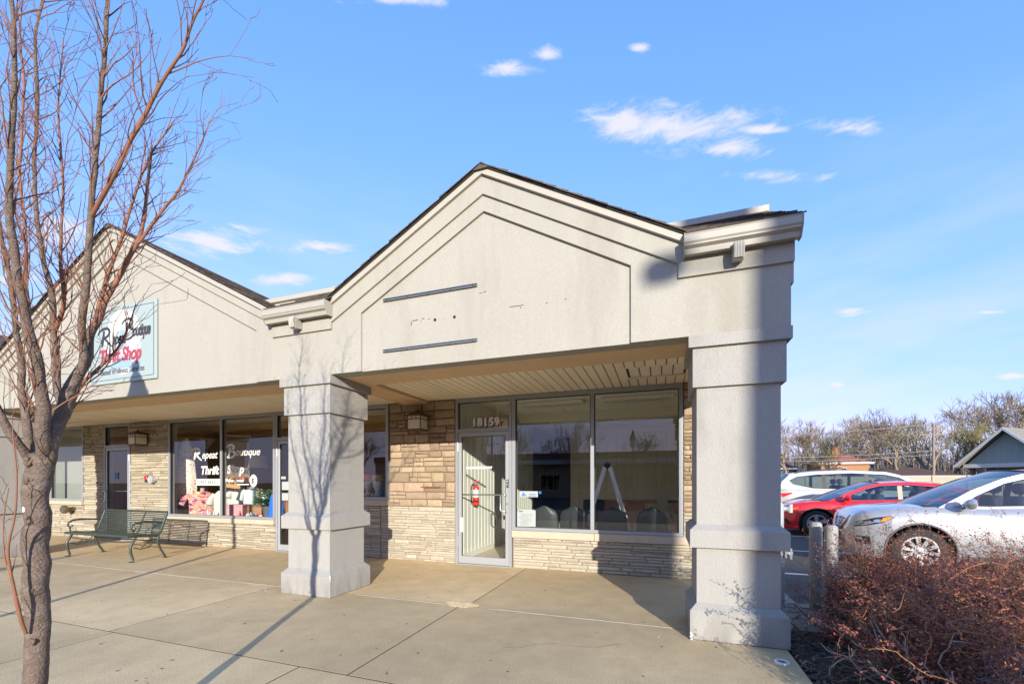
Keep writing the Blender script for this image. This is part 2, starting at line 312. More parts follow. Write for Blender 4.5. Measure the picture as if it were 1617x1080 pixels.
# ------------------------------------------------------------------ mesh helpers
class MB:
    def __init__(s): s.v = []; s.f = []; s.mi = []; s.cur = 0
    def add(s, vs, fs):
        o = len(s.v); s.v += [tuple(p) for p in vs]
        for q in fs: s.f.append([i + o for i in q]); s.mi.append(s.cur)
    def box(s, x0, x1, y0, y1, z0, z1, b=0.0):
        if x1 < x0: x0, x1 = x1, x0
        if y1 < y0: y0, y1 = y1, y0
        if z1 < z0: z0, z1 = z1, z0
        if b <= 0:
            s.add([(x0, y0, z0), (x1, y0, z0), (x1, y1, z0), (x0, y1, z0), (x0, y0, z1), (x1, y0, z1), (x1, y1, z1), (x0, y1, z1)],
                  [(0, 3, 2, 1), (4, 5, 6, 7), (0, 1, 5, 4), (1, 2, 6, 5), (2, 3, 7, 6), (3, 0, 4, 7)])
            return s
        b = min(b, (x1 - x0) * .45, (y1 - y0) * .45, (z1 - z0) * .45)
        vs = []; idx = {}
        for sx in (0, 1):
            for sy in (0, 1):
                for sz in (0, 1):
                    c = ((x0, x1)[sx], (y0, y1)[sy], (z0, z1)[sz]); d = (1 - 2 * sx, 1 - 2 * sy, 1 - 2 * sz)
                    for a in range(3):
                        p = [c[k] + d[k] * (0 if k == a else b) for k in range(3)]
                        idx[sx, sy, sz, a] = len(vs); vs.append(p)
        fs = []
        for a in range(3):
            o1, o2 = (a + 1) % 3, (a + 2) % 3
            for sd in (0, 1):
                q = []
                for (p1, p2) in ((0, 0), (1, 0), (1, 1), (0, 1)):
                    k = [0, 0, 0]; k[a] = sd; k[o1] = p1; k[o2] = p2; q.append(idx[k[0], k[1], k[2], a])
                fs.append(q if sd else q[::-1])
        for a in range(3):       # edges along axis a
            o1, o2 = (a + 1) % 3, (a + 2) % 3
            for p1 in (0, 1):
                for p2 in (0, 1):
                    k0 = [0, 0, 0]; k1 = [0, 0, 0]; k1[a] = 1
                    k0[o1] = k1[o1] = p1; k0[o2] = k1[o2] = p2
                    fs.append([idx[(*k0, o1)], idx[(*k0, o2)], idx[(*k1, o2)], idx[(*k1, o1)]])
        for sx in (0, 1):
            for sy in (0, 1):
                for sz in (0, 1): fs.append([idx[sx, sy, sz, 0], idx[sx, sy, sz, 1], idx[sx, sy, sz, 2]])
        s.add(vs, fs); return s
    def prism(s, poly, a0, a1, axis='y'):
        """poly: 2D points; axis y: (x,z) extruded along y; axis x: (y,z); axis z: (x,y)."""
        n = len(poly)
        def P(p, a): return (p[0], a, p[1]) if axis == 'y' else ((a, p[0], p[1]) if axis == 'x' else (p[0], p[1], a))
        vs = [P(p, a0) for p in poly] + [P(p, a1) for p in poly]
        fs = [[i, (i + 1) % n, (i + 1) % n + n, i + n] for i in range(n)]
        tri = geometry.tessellate_polygon([[Vector((p[0], p[1], 0)) for p in poly]])
        fs += [list(t) for t in tri] + [[i + n for i in t][::-1] for t in tri]
        s.add(vs, fs); return s
    def tube(s, pts, rad, n=8, caps=True):
        pts = [Vector(p) for p in pts]
        if not isinstance(rad, (list, tuple)): rad = [rad] * len(pts)
        vs = []; up = None
        for i, p in enumerate(pts):
            t = (pts[min(i + 1, len(pts) - 1)] - pts[max(i - 1, 0)])
            if t.length < 1e-9: t = Vector((0, 0, 1))
            t.normalize()
            if up is None: up = Vector((0, 0, 1)) if abs(t.z) < .9 else Vector((1, 0, 0))
            a = up - t * up.dot(t)
            if a.length < 1e-4: a = t.orthogonal()
            a.normalize(); up = a; b = t.cross(a)
            for k in range(n):
                w = 2 * math.pi * k / n; vs.append(p + (a * math.cos(w) + b * math.sin(w)) * rad[i])
        fs = [[i * n + k, i * n + (k + 1) % n, (i + 1) * n + (k + 1) % n, (i + 1) * n + k] for i in range(len(pts) - 1) for k in range(n)]
        if caps: fs += [list(range(n))[::-1], [(len(pts) - 1) * n + k for k in range(n)]]
        s.add(vs, fs); return s
    def lathe(s, prof, c=(0, 0, 0), n=20, axis='z', sx=1.0, sy=1.0, caps=True):
        vs = []
        for r, z in prof:
            for k in range(n):
                w = 2 * math.pi * k / n; a, b = r * math.cos(w) * sx, r * math.sin(w) * sy
                q = (a, b, z) if axis == 'z' else ((a, z, b) if axis == 'y' else (z, a, b))
                vs.append((c[0] + q[0], c[1] + q[1], c[2] + q[2]))
        fs = [[i * n + k, i * n + (k + 1) % n, (i + 1) * n + (k + 1) % n, (i + 1) * n + k] for i in range(len(prof) - 1) for k in range(n)]
        if caps: fs += [list(range(n))[::-1], [(len(prof) - 1) * n + k for k in range(n)]]
        s.add(vs, fs); return s
    def grid(s, rows):
        m = len(rows[0]); vs = [p for r in rows for p in r]
        s.add(vs, [[i * m + j, i * m + j + 1, (i + 1) * m + j + 1, (i + 1) * m + j] for i in range(len(rows) - 1) for j in range(m - 1)]); return s
    def quad(s, a, b, c, d): s.add([a, b, c, d], [(0, 1, 2, 3)]); return s
    def mesh(s, name, mats, smooth=None, fix=True):
        me = bpy.data.meshes.new(name); me.from_pydata(s.v, [], s.f)
        if not isinstance(mats, (list, tuple)): mats = [mats]
        for m in mats: me.materials.append(M[m] if isinstance(m, str) else m)
        if len(mats) > 1: me.polygons.foreach_set('material_index', s.mi)
        if fix or smooth is not None:
            bm = bmesh.new(); bm.from_mesh(me)
            if fix: bmesh.ops.recalc_face_normals(bm, faces=bm.faces)
            if smooth is not None:
                th = R(smooth)
                for fc in bm.faces: fc.smooth = True
                for e in bm.edges:
                    if len(e.link_faces) == 2: e.smooth = e.calc_face_angle(0) < th
            bm.to_mesh(me); bm.free()
        me.update(); return me
    def build(s, name, mats, parent=None, smooth=None, fix=True):
        return link(name, s.mesh(name, mats, smooth, fix), parent)

def wloc(o):
    v = Vector((0, 0, 0))
    while o is not None: v += o.location; o = o.parent
    return v
def link(name, me, parent=None, local=False):
    o = bpy.data.objects.new(name, me); col.objects.link(o)
    if parent is not None:
        o.parent = parent
        if not local: o.location = -wloc(parent)
    return o
def tag(o, label=None, cat=None, group=None, kind=None):
    if label: o['label'] = label
    if cat: o['category'] = cat
    if group: o['group'] = group
    if kind: o['kind'] = kind
    return o
def thing(name, label, cat, loc=(0, 0, 0), rz=0.0, group=None):
    o = bpy.data.objects.new(name, None); col.objects.link(o); o.empty_display_size = 0.2
    o.location = loc; o.rotation_euler = (0, 0, rz); return tag(o, label, cat, group)
def copy_tree(o, parent=None):
    c = o.copy(); col.objects.link(c); c.parent = parent
    for ch in list(o.children): copy_tree(ch, c)
    return c
def lpart(name, mb, mats, parent, smooth=None, fix=True):      # part whose vertices are in the thing's own space
    return link(name, mb.mesh(name, mats, smooth, fix), parent, local=True)

# lettering: built-in face turned into meshes before anything else is linked
_text_cache = {}
def text_mesh(body, size, bold=0.0, shear=0.0, spacing=1.0, align='LEFT'):
    cu = bpy.data.curves.new('lettering', 'FONT'); cu.body = body; cu.size = size; cu.offset = bold; cu.shear = shear
    cu.space_character = spacing; cu.align_x = align; cu.resolution_u = 4; cu.extrude = 0.0015
    o = bpy.data.objects.new('lettering', cu); col.objects.link(o)
    dg = bpy.context.evaluated_depsgraph_get()
    me = bpy.data.meshes.new_from_object(o.evaluated_get(dg)); bpy.data.objects.remove(o); bpy.data.curves.remove(cu)
    return me
def put_text(name, me, m, x, y, z, parent, rot=0.0, sx=1.0, dz=0.0):
    """Stand lettering on a wall facing -Y: text x runs along +X, text y along +Z."""
    me.materials.clear(); me.materials.append(M[m])
    c, s = math.cos(rot), math.sin(rot)
    for v in me.vertices:
        a, b, e = v.co.x * sx, v.co.y, v.co.z
        v.co = (x + a * c - b * s, y - e, z + a * s + b * c + dz * a)
    me.update()
    return link(name, me, parent)
TX = {
 'num': text_mesh('18159', 0.175, 0.009, 0, 1.12), 'num_b': text_mesh('18159', 0.175, 0.017, 0, 1.12),
 'rep': text_mesh('epeat', 0.22, 0.003, 0.3, 1.0), 'bou': text_mesh('outique', 0.22, 0.003, 0.3, 1.0),
 'R': text_mesh('R', 0.34, 0.008, 0.35), 'B': text_mesh('B', 0.34, 0.008, 0.35),
 'thrift': text_mesh('Thrift', 0.235, 0.009, 0.22, 1.0), 'shop': text_mesh('Shop', 0.235, 0.009, 0.22, 1.0),
 'tel': text_mesh('957-5052', 0.10, 0.001, 0, 1.15), 'svc': text_mesh('Wellness Services', 0.095, 0.003, 0.15, 0.95),
 'swap': text_mesh('S', 0.13, 0.006, 0.1),
 's_rep': text_mesh('epeat', 0.23, 0.009, 0.35, 0.95), 's_bou': text_mesh('outique', 0.23, 0.009, 0.35, 0.95),
 's_R': text_mesh('R', 0.36, 0.010, 0.35), 's_B': text_mesh('B', 0.36, 0.010, 0.35),
 's_thrift': text_mesh('Thrift Shop', 0.27, 0.009, 0.2, 0.95), 's_svc': text_mesh('Based Wellness Services', 0.115, 0.001, 0.1, 1.0),
 'door': text_mesh('AUTO | HOME | LIFE | BUSINESS | RETIREMENT', 0.047, 0.0035, 0, 0.9), 'pull': text_mesh('PULL', 0.06, 0.004, 0, 1.1),
 'exit': text_mesh('EXIT', 0.13, 0.006, 0, 1.1), 'plate': text_mesh('913', 0.05, 0.004),
}
# ================================================================== GROUND
g = MB().quad((-1500, -1500, -0.17), (1500, -1500, -0.17), (1500, 1500, -0.17), (-1500, 1500, -0.17)).build('ground', 'grass_ground', fix=False); tag(g, kind='structure')
lot = MB().quad((-70, -30, -0.12), (70, -30, -0.12), (70, 39, -0.12), (-70, 39, -0.12)).build('parking_lot', 'asphalt', fix=False); tag(lot, kind='structure')
for k, yy in enumerate((7.86, 10.45, 13.3, 16.1, 18.9, 21.7)):
    MB().quad((2.3 - 0.12 * k * 0, yy - .05, -0.116), (7.6, yy - .05, -0.116), (7.6, yy + .05, -0.116), (2.3, yy + .05, -0.116)).build('stall_line', 'lot_paint', lot, fix=False)
MB().quad((1.75, 7.75, -0.116), (2.3, 7.75, -0.116), (2.3, 7.85, -0.116), (1.75, 7.85, -0.116)).build('stall_line', 'lot_paint', lot, fix=False)
side = MB().box(-24, 0.945, -1.9, 6.3, -0.13, -0.0012).build('sidewalk', 'joint_dirt'); tag(side, kind='structure')
def slab(x0, x1, y0, y1, drop=0.0):
    g_ = 0.007
    MB().box(x0 + g_, x1 - g_, y0 + g_, y1 - g_, -0.12, 0.0).build('slab', 'concrete', side)
rnd = random.Random(4)
for (y0, y1, xs) in ((4.13, 6.28, (-24, -21.6, -19, -16.5, -14, -12.2, -9.7, -7.13, -4.58, -1.96, 0.95)), (2.375, 4.13, (-24, -21.6, -19, -16.5, -14, -12.2, -9.7, -7.13, -4.64, -2.035, 0.95)), (0.2, 2.375, (-24, -21.6, -19, -16.5, -14, -12.2, -9.7, -7.13, -4.555, -2.45, 0.92)), (-1.9, 0.2, (-24, -19, -14, -9.7, -7.13, -4.555, -2.45, 0.90))):
    for a, b in zip(xs[:-1], xs[1:]): slab(a, b, y0, y1, rnd.uniform(0, .003))
# the light mortar ridge where the front and porch slabs meet, and the pebble patch in it
mb = MB(); rr = random.Random(8)
xx = -14.0
while xx < 0.2:
    if not (-4.32 < xx < -3.5 or -2.25 < xx < -1.8): mb.box(xx, xx + .098, 4.118 + rr.uniform(-.004, .004), 4.142 + rr.uniform(-.004, .004), -.01, .0025 + rr.uniform(0, .002), .002)
    xx += .1
mb.build('joint_ridge', mat('ridge_mortar', (0.40, 0.355, 0.27), 0.95, noise=0.1, nscale=40), side)['kind'] = 'stuff'
mb = MB()
for k in range(900):
    a = rr.uniform(0, 6.283); q = math.sqrt(rr.random()); x, y = -2.04 + math.cos(a) * q * .175 * (1 + .2 * math.sin(3 * a)), 4.15 + math.sin(a) * q * .105 * (1 + .2 * math.cos(2 * a)); s_ = rr.uniform(.003, .007)
    mb.add([(x - s_, y, 0), (x + s_, y, 0), (x, y - s_, 0), (x, y + s_, 0), (x, y, s_ * .9 + .003)], [(0, 2, 4), (2, 1, 4), (1, 3, 4), (3, 0, 4)])
mb.build('pebbles', 'gravel', side, fix=False)['kind'] = 'stuff'
# chips and crumbs along the ridge
mb = MB()
for (cx_, cy_, sx, sy, nn) in ((-6.3, 4.12, .35, .05, 130), (-4.5, 3.86, .2, .06, 90), (0.5, 3.85, .35, .03, 120), (-5.0, 4.1, .2, .04, 60)):
    for k in range(nn):
        x, y, s_ = rr.gauss(cx_, sx * .5), rr.gauss(cy_, sy * .5), rr.uniform(.002, .006)
        mb.add([(x - s_, y, 0), (x + s_, y, 0), (x, y - s_, 0), (x, y + s_, 0), (x, y, s_)], [(0, 2, 4), (2, 1, 4), (1, 3, 4), (3, 0, 4)])
mb.build('crumbs', 'gravel', side, fix=False)['kind'] = 'stuff'
mb = MB()                      # dead leaves, gum and grit on the walk
for k in range(70):
    x, y = rr.uniform(-9, .7), rr.uniform(1.2, 6.1); s_ = rr.uniform(.006, .018); a = rr.uniform(0, 6.28); c_, q_ = math.cos(a) * s_, math.sin(a) * s_
    mb.add([(x - c_, y - q_, .002), (x + q_ * .5, y - c_ * .5, .004 + rr.uniform(0, .006)), (x + c_ * 1.3, y + q_ * 1.3, .002), (x - q_ * .5, y + c_ * .5, .003)], [(0, 1, 2, 3)])
mb.build('litter', mat('litter', (.12, .075, .045), .9, island=.6), side, fix=False)['kind'] = 'stuff'
mb = MB()                      # trodden gum spots
for k in range(120):
    x, y, r_ = rr.uniform(-10, .8), rr.uniform(.9, 6.1), rr.uniform(.006, .016)
    mb.add([(x + r_ * math.cos(a) * rr.uniform(.7, 1.2), y + r_ * math.sin(a) * rr.uniform(.7, 1.2), .0008) for a in [k_ * math.pi / 4 for k_ in range(8)]], [tuple(range(8))])
mb.build('gum_spots', mat('gum', (.22, .17, .115), .9, island=.3), side, fix=False)['kind'] = 'stuff'
mb = MB()                      # hairline cracks
for (cx_, cy_, a, L_) in ((-1.2, 3.2, .4, 1.1), (-3.3, 2.9, 2.2, .7), (-.6, 5.2, 1.1, .9), (-5.6, 3.1, .9, .8), (-2.9, 1.6, 1.9, .8)):
    x, y = cx_, cy_
    for k in range(int(L_ / .03)):
        a += rr.gauss(0, .28); x2, y2 = x + math.cos(a) * .03, y + math.sin(a) * .03; w_ = rr.uniform(.0008, .0018)
        mb.add([(x - w_, y + w_, .0006), (x + w_, y - w_, .0006), (x2 + w_, y2 - w_, .0006), (x2 - w_, y2 + w_, .0006)], [(0, 1, 2, 3)]); x, y = x2, y2
mb.build('cracks', 'joint_dirt', side, fix=False)['kind'] = 'stuff'
ring = thing('drain_cleanout', 'white plastic ring of a drain cleanout set in the walk by the right column', 'drain', (0.84, 3.60, 0))
lpart('ring', MB().lathe([(.030, .001), (.030, .010), (.046, .012), (.052, .008), (.054, .001)], n=24), 'vinyl_white', ring, 40)
lpart('cap', MB().lathe([(.030, .003), (.012, .004), (.008, .007), (.001, .007)], n=16), 'trim_grey', ring, 40)
# planting bed and paver strip
bed_rows = []
for i in range(40):
    row = []
    for j in range(52):
        x, y = 0.96 + j * .1, 0.6 + i * .1
        z = -0.045 + 0.035 * mnoise.noise((x * 2.3, y * 2.3, 0)) + 0.02 * mnoise.noise((x * 9, y * 9, 3)) + (0.06 * math.sin(min(1, (x - .96) / 1.2) * 1.57))
        if j == 0: z = -0.05
        row.append((x, y, z))
    bed_rows.append(row)
bed = MB().grid(bed_rows).build('planting_bed', 'mulch', smooth=60, fix=False); tag(bed, kind='structure')
mb = MB(); rr = random.Random(12)
for k in range(5000):
    x, y = .98 + rr.random() ** 1.4 * 2.4, rr.uniform(1.6, 4.45); z = -0.02 + (0.06 * math.sin(min(1, (x - .96) / 1.2) * 1.57)) + rr.uniform(-.012, .022)
    a, l_, w_ = rr.uniform(0, 6.28), rr.uniform(.012, .04), rr.uniform(.004, .010); c_, s_ = math.cos(a), math.sin(a); dz = rr.uniform(-.01, .01)
    mb.add([(x - c_ * l_ - s_ * w_, y - s_ * l_ + c_ * w_, z - dz), (x - c_ * l_ + s_ * w_, y - s_ * l_ - c_ * w_, z - dz), (x + c_ * l_ + s_ * w_, y + s_ * l_ - c_ * w_, z + dz), (x + c_ * l_ - s_ * w_, y + s_ * l_ + c_ * w_, z + dz)], [(0, 1, 2, 3)])
mb.build('mulch_chips', 'mulch_chip', bed, fix=False)['kind'] = 'stuff'
pav = MB().box(0.96, 2.6, 4.46, 5.48, -0.13, -0.035).build('paver_walk', 'joint_dirt'); tag(pav, kind='structure')
pm = MB().box(-.5, .5, -.5, .5, -1, 0, .03).mesh('paver', 'paver')
for i in range(8):
    for j in range(5):
        o = link('paver', pm, pav); w_, d_ = .188, .188
        o.location = (1.07 + i * .205 + (.0 if j % 2 else .004), 4.57 + j * .205, -.012 - rnd.uniform(0, .006)); o.scale = (w_, d_, .03); o.rotation_euler.z = rnd.uniform(-.015, .015)
MB().box(0.95, 1.06, 5.49, 12.0, -.13, -.02, .01).build('edge_kerb', 'concrete', lot)
pad = MB().box(0.955, 1.5, 5.6, 7.4, -.13, -.085, .01).build('concrete_apron', 'paver', lot)

# ================================================================== THE SHOP BUILDING
bld = thing('shop_building', 'cream stucco single-storey shop building with two gables, square columns and stone shopfronts', 'building', (-5, 4.2, 0))
YF = 3.86                      # fascia plane
RAKE_L, RAKE_R = 0.526, 0.553
def offs(apex, eave, off, slope):
    return None
# main mass: rear walls, parapet, flat roof
mb = MB()
mb.box(-24, 1.0, 4.92, 5.05, 3.3, 4.115)            # parapet wall
mb.box(0.72, 0.95, 6.62, 17, -0.12, 4.11)           # end wall
mb.box(-24, 0.95, 16.8, 17, -0.12, 4.11)
mb.box(-24, 0.95, 5.05, 17, 3.9, 3.98)
mb.box(0.72, 0.95, 5.05, 6.62, 2.70, 4.11)
mb.build('wall_shell', 'stucco', bld)
cop = MB()
cop.box(-24, 1.03, 4.885, 5.09, 4.055, 4.125, .006)
cop.build('parapet_coping', 'fascia_trim', bld)
# fascia: three stepped layers
def gable_outline(x0, x1, ax, az, ez, drop, side_l, side_r, zb):
    return None
A2, AZ2 = -1.655, 4.405      # right gable
A1, AZ1 = -7.43, 4.985       # left gable
E2L, E2R = -3.56, 0.19
E1L, E1R = -10.5, -4.34
ZE = 3.37
A0 = -14.6; AZ0 = 4.75
def rake2(x): return AZ2 - RAKE_R * abs(x - A2)
def rake1(x): return AZ1 - RAKE_L * abs(x - A1)
core = [(-24, 2.553), (0.96, 2.553), (0.96, 3.30), (E2R, 3.30), (E2R, rake2(E2R) - .01), (A2, AZ2 - .01), (E2L, rake2(E2L) - .01), (E2L, 3.30), (E1R, 3.30), (E1R, rake1(E1R) - .01), (A1, AZ1 - .01), (E1L, rake1(E1L) - .01), (E1L, 3.30), (-11.5, 3.30), (-11.5, 3.36), (A0, AZ0), (-18, 3.3), (-24, 3.3)]
MB().prism(core, YF + .04, YF + .20).build('fascia_wall', 'stucco', bld)
# layer 1: arches round the sunk sign panels
def arch(xl, xr, ax, az, slope, d2, pl, pr, zb=2.553):
    """outer body minus a sunk panel that reaches the lower edge"""
    top = lambda x, d: az - d - slope * abs(x - ax)
    return [(xl, zb), (pl, zb), (pl, top(pl, d2)), (ax, az - d2), (pr, top(pr, d2)), (pr, zb), (xr, zb)]
l1 = arch(-3.95, 0.965, A2, AZ2, RAKE_R, .395, -3.13, -.25) + [(0.965, 3.30), (E2R, 3.30), (E2R, rake2(E2R) - .012), (A2, AZ2 - .012), (E2L, rake2(E2L) - .012), (E2L, 3.30), (-3.95, 3.30)]
MB().prism(l1, YF + .012, YF + .042).build('fascia_band', 'stucco', bld)
l1 = arch(-11.15, -3.952, A1, AZ1, RAKE_L, .355, -10.2, -4.68) + [(-3.952, 3.30), (E1R, 3.30), (E1R, rake1(E1R) - .012), (A1, AZ1 - .012), (E1L, rake1(E1L) - .012), (E1L, 3.30), (-11.15, 3.30)]
MB().prism(l1, YF + .012, YF + .042).build('fascia_band', 'stucco', bld)
MB().prism([(-24, 2.553), (-11.152, 2.553), (-11.152, 3.3), (-24, 3.3)], YF + .012, YF + .042).build('fascia_band', 'stucco', bld)
# layer 0: upper chevrons with the blocks over the columns
def t2(x, d): return AZ2 - d - RAKE_R * abs(x - A2)
def t1(x, d): return AZ1 - d - RAKE_L * abs(x - A1)
l0 = [(0.14, 3.05), (0.985, 3.05), (0.985, 3.29), (E2R, 3.29), (E2R, t2(E2R, .014)), (A2, AZ2 - .014), (E2L, t2(E2L, .014)), (E2L, 3.29), (-3.95, 3.29), (-3.95, 3.06), (-3.52, 3.06), (-3.52, t2(-3.52, .24)), (A2, AZ2 - .24), (0.14, t2(0.14, .24))]
MB().prism(l0, YF - .012, YF + .014).build('gable_chevron', 'stucco', bld)
l0 = [(-4.40, 3.06), (-3.952, 3.06), (-3.952, 3.29), (E1R, 3.29), (E1R, t1(E1R, .014)), (A1, AZ1 - .014), (E1L, t1(E1L, .014)), (E1L, 3.29), (-11.15, 3.29), (-11.15, 3.06), (-10.45, 3.06), (-10.45, t1(-10.45, .17)), (A1, AZ1 - .17), (-4.40, t1(-4.40, .17))]
MB().prism(l0, YF - .012, YF + .014).build('gable_chevron', 'stucco', bld)
# side return of the right end
MB().box(0.80, 0.962, YF + .2, 4.92, 2.553, 3.30).build('fascia_return', 'stucco', bld)
MB().box(0.93, 0.984, YF + .014, 4.95, 2.89, 3.292).build('fascia_return', 'stucco', bld)
# beam behind the fascia (tan underside)
MB().box(-24, 0.80, YF + .2, 4.50, 2.556, 3.2).build('porch_beam', 'beam_under', bld)
MB().box(0.42, 0.80, 4.50, 6.26, 2.56, 3.2).build('porch_beam', 'beam_under', bld)
MB().box(-4.14, -3.68, 4.50, 6.26, 2.645, 3.2).build('porch_beam', 'beam_under', bld)

# rake boards and roof slabs
def rake_board(x0, z0, x1, z1, y0=YF - .045, y1=YF + .02, hgt=.062):
    return MB().prism([(x0, z0 - hgt), (x1, z1 - hgt), (x1, z1), (x0, z0)], y0, y1)
for (ax, az, sl, el, er) in ((A2, AZ2, RAKE_R, E2L, E2R), (A1, AZ1, RAKE_L, E1L, E1R)):
    rake_board(el - .03, az - sl * (ax - el + .03), ax, az).build('rake_board', 'fascia_trim', bld)
    rake_board(ax + .001, az, er + .03, az - sl * (er + .03 - ax)).build('rake_board', 'fascia_trim', bld)
    for sg, e in ((-1, el - .05), (1, er + .05)):
        ze = az - sl * abs(e - ax)
        roof = MB().prism([(ax, az + .002), (e, ze + .002), (e, ze + .010), (ax, az + .010)], YF - .06, 9.0).build('gable_roof', 'roof_deck', bld)
        # shingle courses laid up the slope
        L_ = math.hypot(e - ax, ze - az); ux, uz = (ax - e) / L_, (az - ze) / L_; nx, nz = -uz * sg * -1, 0
        nrm = Vector((sg * sl, 0, 1)).normalized()
        smb = MB(); rs = random.Random(int(ax * 100) + sg)
        nC = int(L_ / .135)
        for i in range(nC + 1):
            s0 = i * .135; y = YF - .075 - rs.uniform(0, .012)
            ylim = 8.6
            while y < ylim:
                w_ = rs.uniform(.13, .34); th = rs.uniform(.008, .019)
                s1 = min(s0 + .20, L_ + .01)
                a0 = Vector((e + ux * (s0 - .02 - rs.uniform(0, .012)), 0, ze + uz * (s0 - .02))) + nrm * .011
                a1 = Vector((e + ux * s1, 0, ze + uz * s1)) + nrm * .010
                y1_ = min(y + w_ - .006, ylim)
                b0, b1 = a0 + nrm * th, a1 + nrm * .004
                smb.add([(a0.x, y, a0.z), (a0.x, y1_, a0.z), (b0.x, y1_, b0.z), (b0.x, y, b0.z), (b1.x, y, b1.z), (b1.x, y1_, b1.z)], [(0, 1, 2, 3), (3, 2, 5, 4), (0, 3, 4), (1, 5, 2)])
                y += w_
        so = smb.build('shingles', 'shingle', roof, fix=False); so['kind'] = 'stuff'
    MB().prism([(ax - .10, az - .10 * sl + .022), (ax + .10, az - .10 * sl + .022), (ax, az + .036)], YF - .07, 9.0).build('ridge_cap', 'shingle', bld)
# third gable beyond the frame edge
MB().prism([(A0, AZ0 + .03), (-11.4, AZ0 + .03 - 3.2 * .45), (-11.4, AZ0 - 3.2 * .45), (A0, AZ0)], YF - .05, 9.0).build('gable_roof', 'shingle', bld)

# low roofs and gutters over the columns
def k_gutter(x0, x1, name='gutter'):
    y0 = 3.72
    prof = [(YF - .013, 3.335), (YF - .013, 3.205), (y0 + .055, 3.195), (y0 + .045, 3.235), (y0 + .012, 3.25), (y0 + .012, 3.262), (y0, 3.275), (y0, 3.325), (y0 - .006, 3.338), (y0 + .012, 3.342), (y0 + .016, 3.31), (YF - .03, 3.29)]
    gt = MB().prism(prof, x0, x1, 'x').build('gutter', 'gutter', bld)
    MB().prism([(YF - .012, 3.34), (YF - .012, 3.19), (y0 + .05, 3.185), (y0 - .004, 3.27), (y0 - .008, 3.344)], x1, x1 + .006, 'x').build('end_cap', 'gutter', gt)
    MB().prism([(YF - .012, 3.34), (YF - .012, 3.19), (y0 + .05, 3.185), (y0 - .004, 3.27), (y0 - .008, 3.344)], x0 - .006, x0, 'x').build('end_cap', 'gutter', gt)
    return gt
def low_roof(x0, x1, z0=3.36, z1=4.06):
    ro = MB().prism([(YF - .10, z0 - .03), (4.93, z1 - .03), (4.93, z1), (YF - .10, z0)], x0, x1, 'x').build('eave_roof', 'roof_deck', bld)
    rs = random.Random(int(x0 * 77)); smb = MB(); dy, dz = 4.93 - YF + .1, z1 - z0; L_ = math.hypot(dy, dz); uy, uz = dy / L_, dz / L_
    for i in range(int(L_ / .135)):
        s0 = i * .135; x = x0 - rs.uniform(0, .1)
        while x < x1:
            w_ = rs.uniform(.13, .32); th = rs.uniform(.008, .018); xa, xb = max(x, x0), min(x + w_ - .006, x1 + .03)
            p0 = (YF - .10 + uy * (s0 - .015), z0 + uz * (s0 - .015) + .002); p1 = (YF - .10 + uy * (s0 + .19), z0 + uz * (s0 + .19) + .001)
            q0, q1 = (p0[0] - uz * th, p0[1] + uy * th), (p1[0] - uz * .004, p1[1] + uy * .004)
            if xb > xa + .01: smb.add([(xa, *p0), (xb, *p0), (xb, *q0), (xa, *q0), (xa, *q1), (xb, *q1)], [(0, 1, 2, 3), (3, 2, 5, 4), (1, 5, 2), (0, 3, 4)])
            x += w_
    so = smb.build('shingles', 'shingle', ro, fix=False); so['kind'] = 'stuff'
for gx0, gx1, spx in ((0.185, 1.005, .58), (-4.42, -3.50, -3.97), (-11.5, -10.62, -11.05)):
    gt = k_gutter(gx0, gx1); low_roof(gx0, gx1)
    # downspout elbow with flutes
    mb = MB(); pts = []
    for k in range(9):
        z = 3.215 - k * .0155; y = 3.76 + (.0 if k < 3 else (k - 3) * .005)
        for j in range(9):
            xq = spx - .038 + j * .0095; pts.append((xq, y - .03 - (.005 if j % 2 else 0) - .022 * math.sin(k / 8 * 1.5), z))
    rows = [pts[k * 9:(k + 1) * 9] for k in range(9)]; mb.grid(rows)
    mb.prism([(3.76 - .028, 3.215), (3.83, 3.215), (3.845, 3.10), (3.74 + .01, 3.085), (3.745, 3.10)], spx - .038, spx + .038, 'x')
    mb.build('downspout', 'gutter', gt)

# ---- sign hardware and scars on the right gable
for z in (3.297, 2.748):
    rl = MB().prism([(YF + .035, z - .013), (YF + .012, z - .013), (YF + .012, z - .007), (YF + .028, z - .005), (YF + .028, z + .006), (YF + .012, z + .007), (YF + .012, z + .013), (YF + .038, z + .013)], -2.845, -1.735, 'x').build('sign_rail', 'sign_rail', bld)
    for k in range(5): MB().box(-2.80 + k * .255, -2.785 + k * .255, YF + .0105, YF + .0115, z - .012, z - .009).build('rail_slot', 'plug_hole', rl)
YP = YF + .0385
def scar(x, z, w, h_, m='plug_hole'): MB().box(x - w / 2, x + w / 2, YP - .0006, YP + .004, z - h_ / 2, z + h_ / 2).build('sign_scar', m, bld)
for x, z, w, h_ in ((-2.50, 3.02, .010, .012), (-2.47, 3.035, .03, .006), (-2.44, 3.037, .03, .008), (-2.385, 3.02, .008, .008), (-2.36, 3.043, .03, .006), (-2.29, 3.03, .02, .005), (-2.12, 3.01, .005, .005), (-2.505, 3.0, .012, .012), (-1.32, 3.032, .14, .005), (-1.28, 3.01, .008, .01), (-1.02, 3.02, .010, .01), (-.84, 3.03, .008, .01), (-1.70, 3.215, .03, .004), (-1.655, 3.22, .03, .005)): scar(x, z, w, h_)
for x, z in ((-2.215, 3.012), (-1.99, 3.012)):
    lathe = MB().lathe([(.015, -.002), (.013, .006), (.004, .008)], (x, YP - .004, z), 12, 'y'); lathe.build('sign_scar', 'plug_hole', bld)

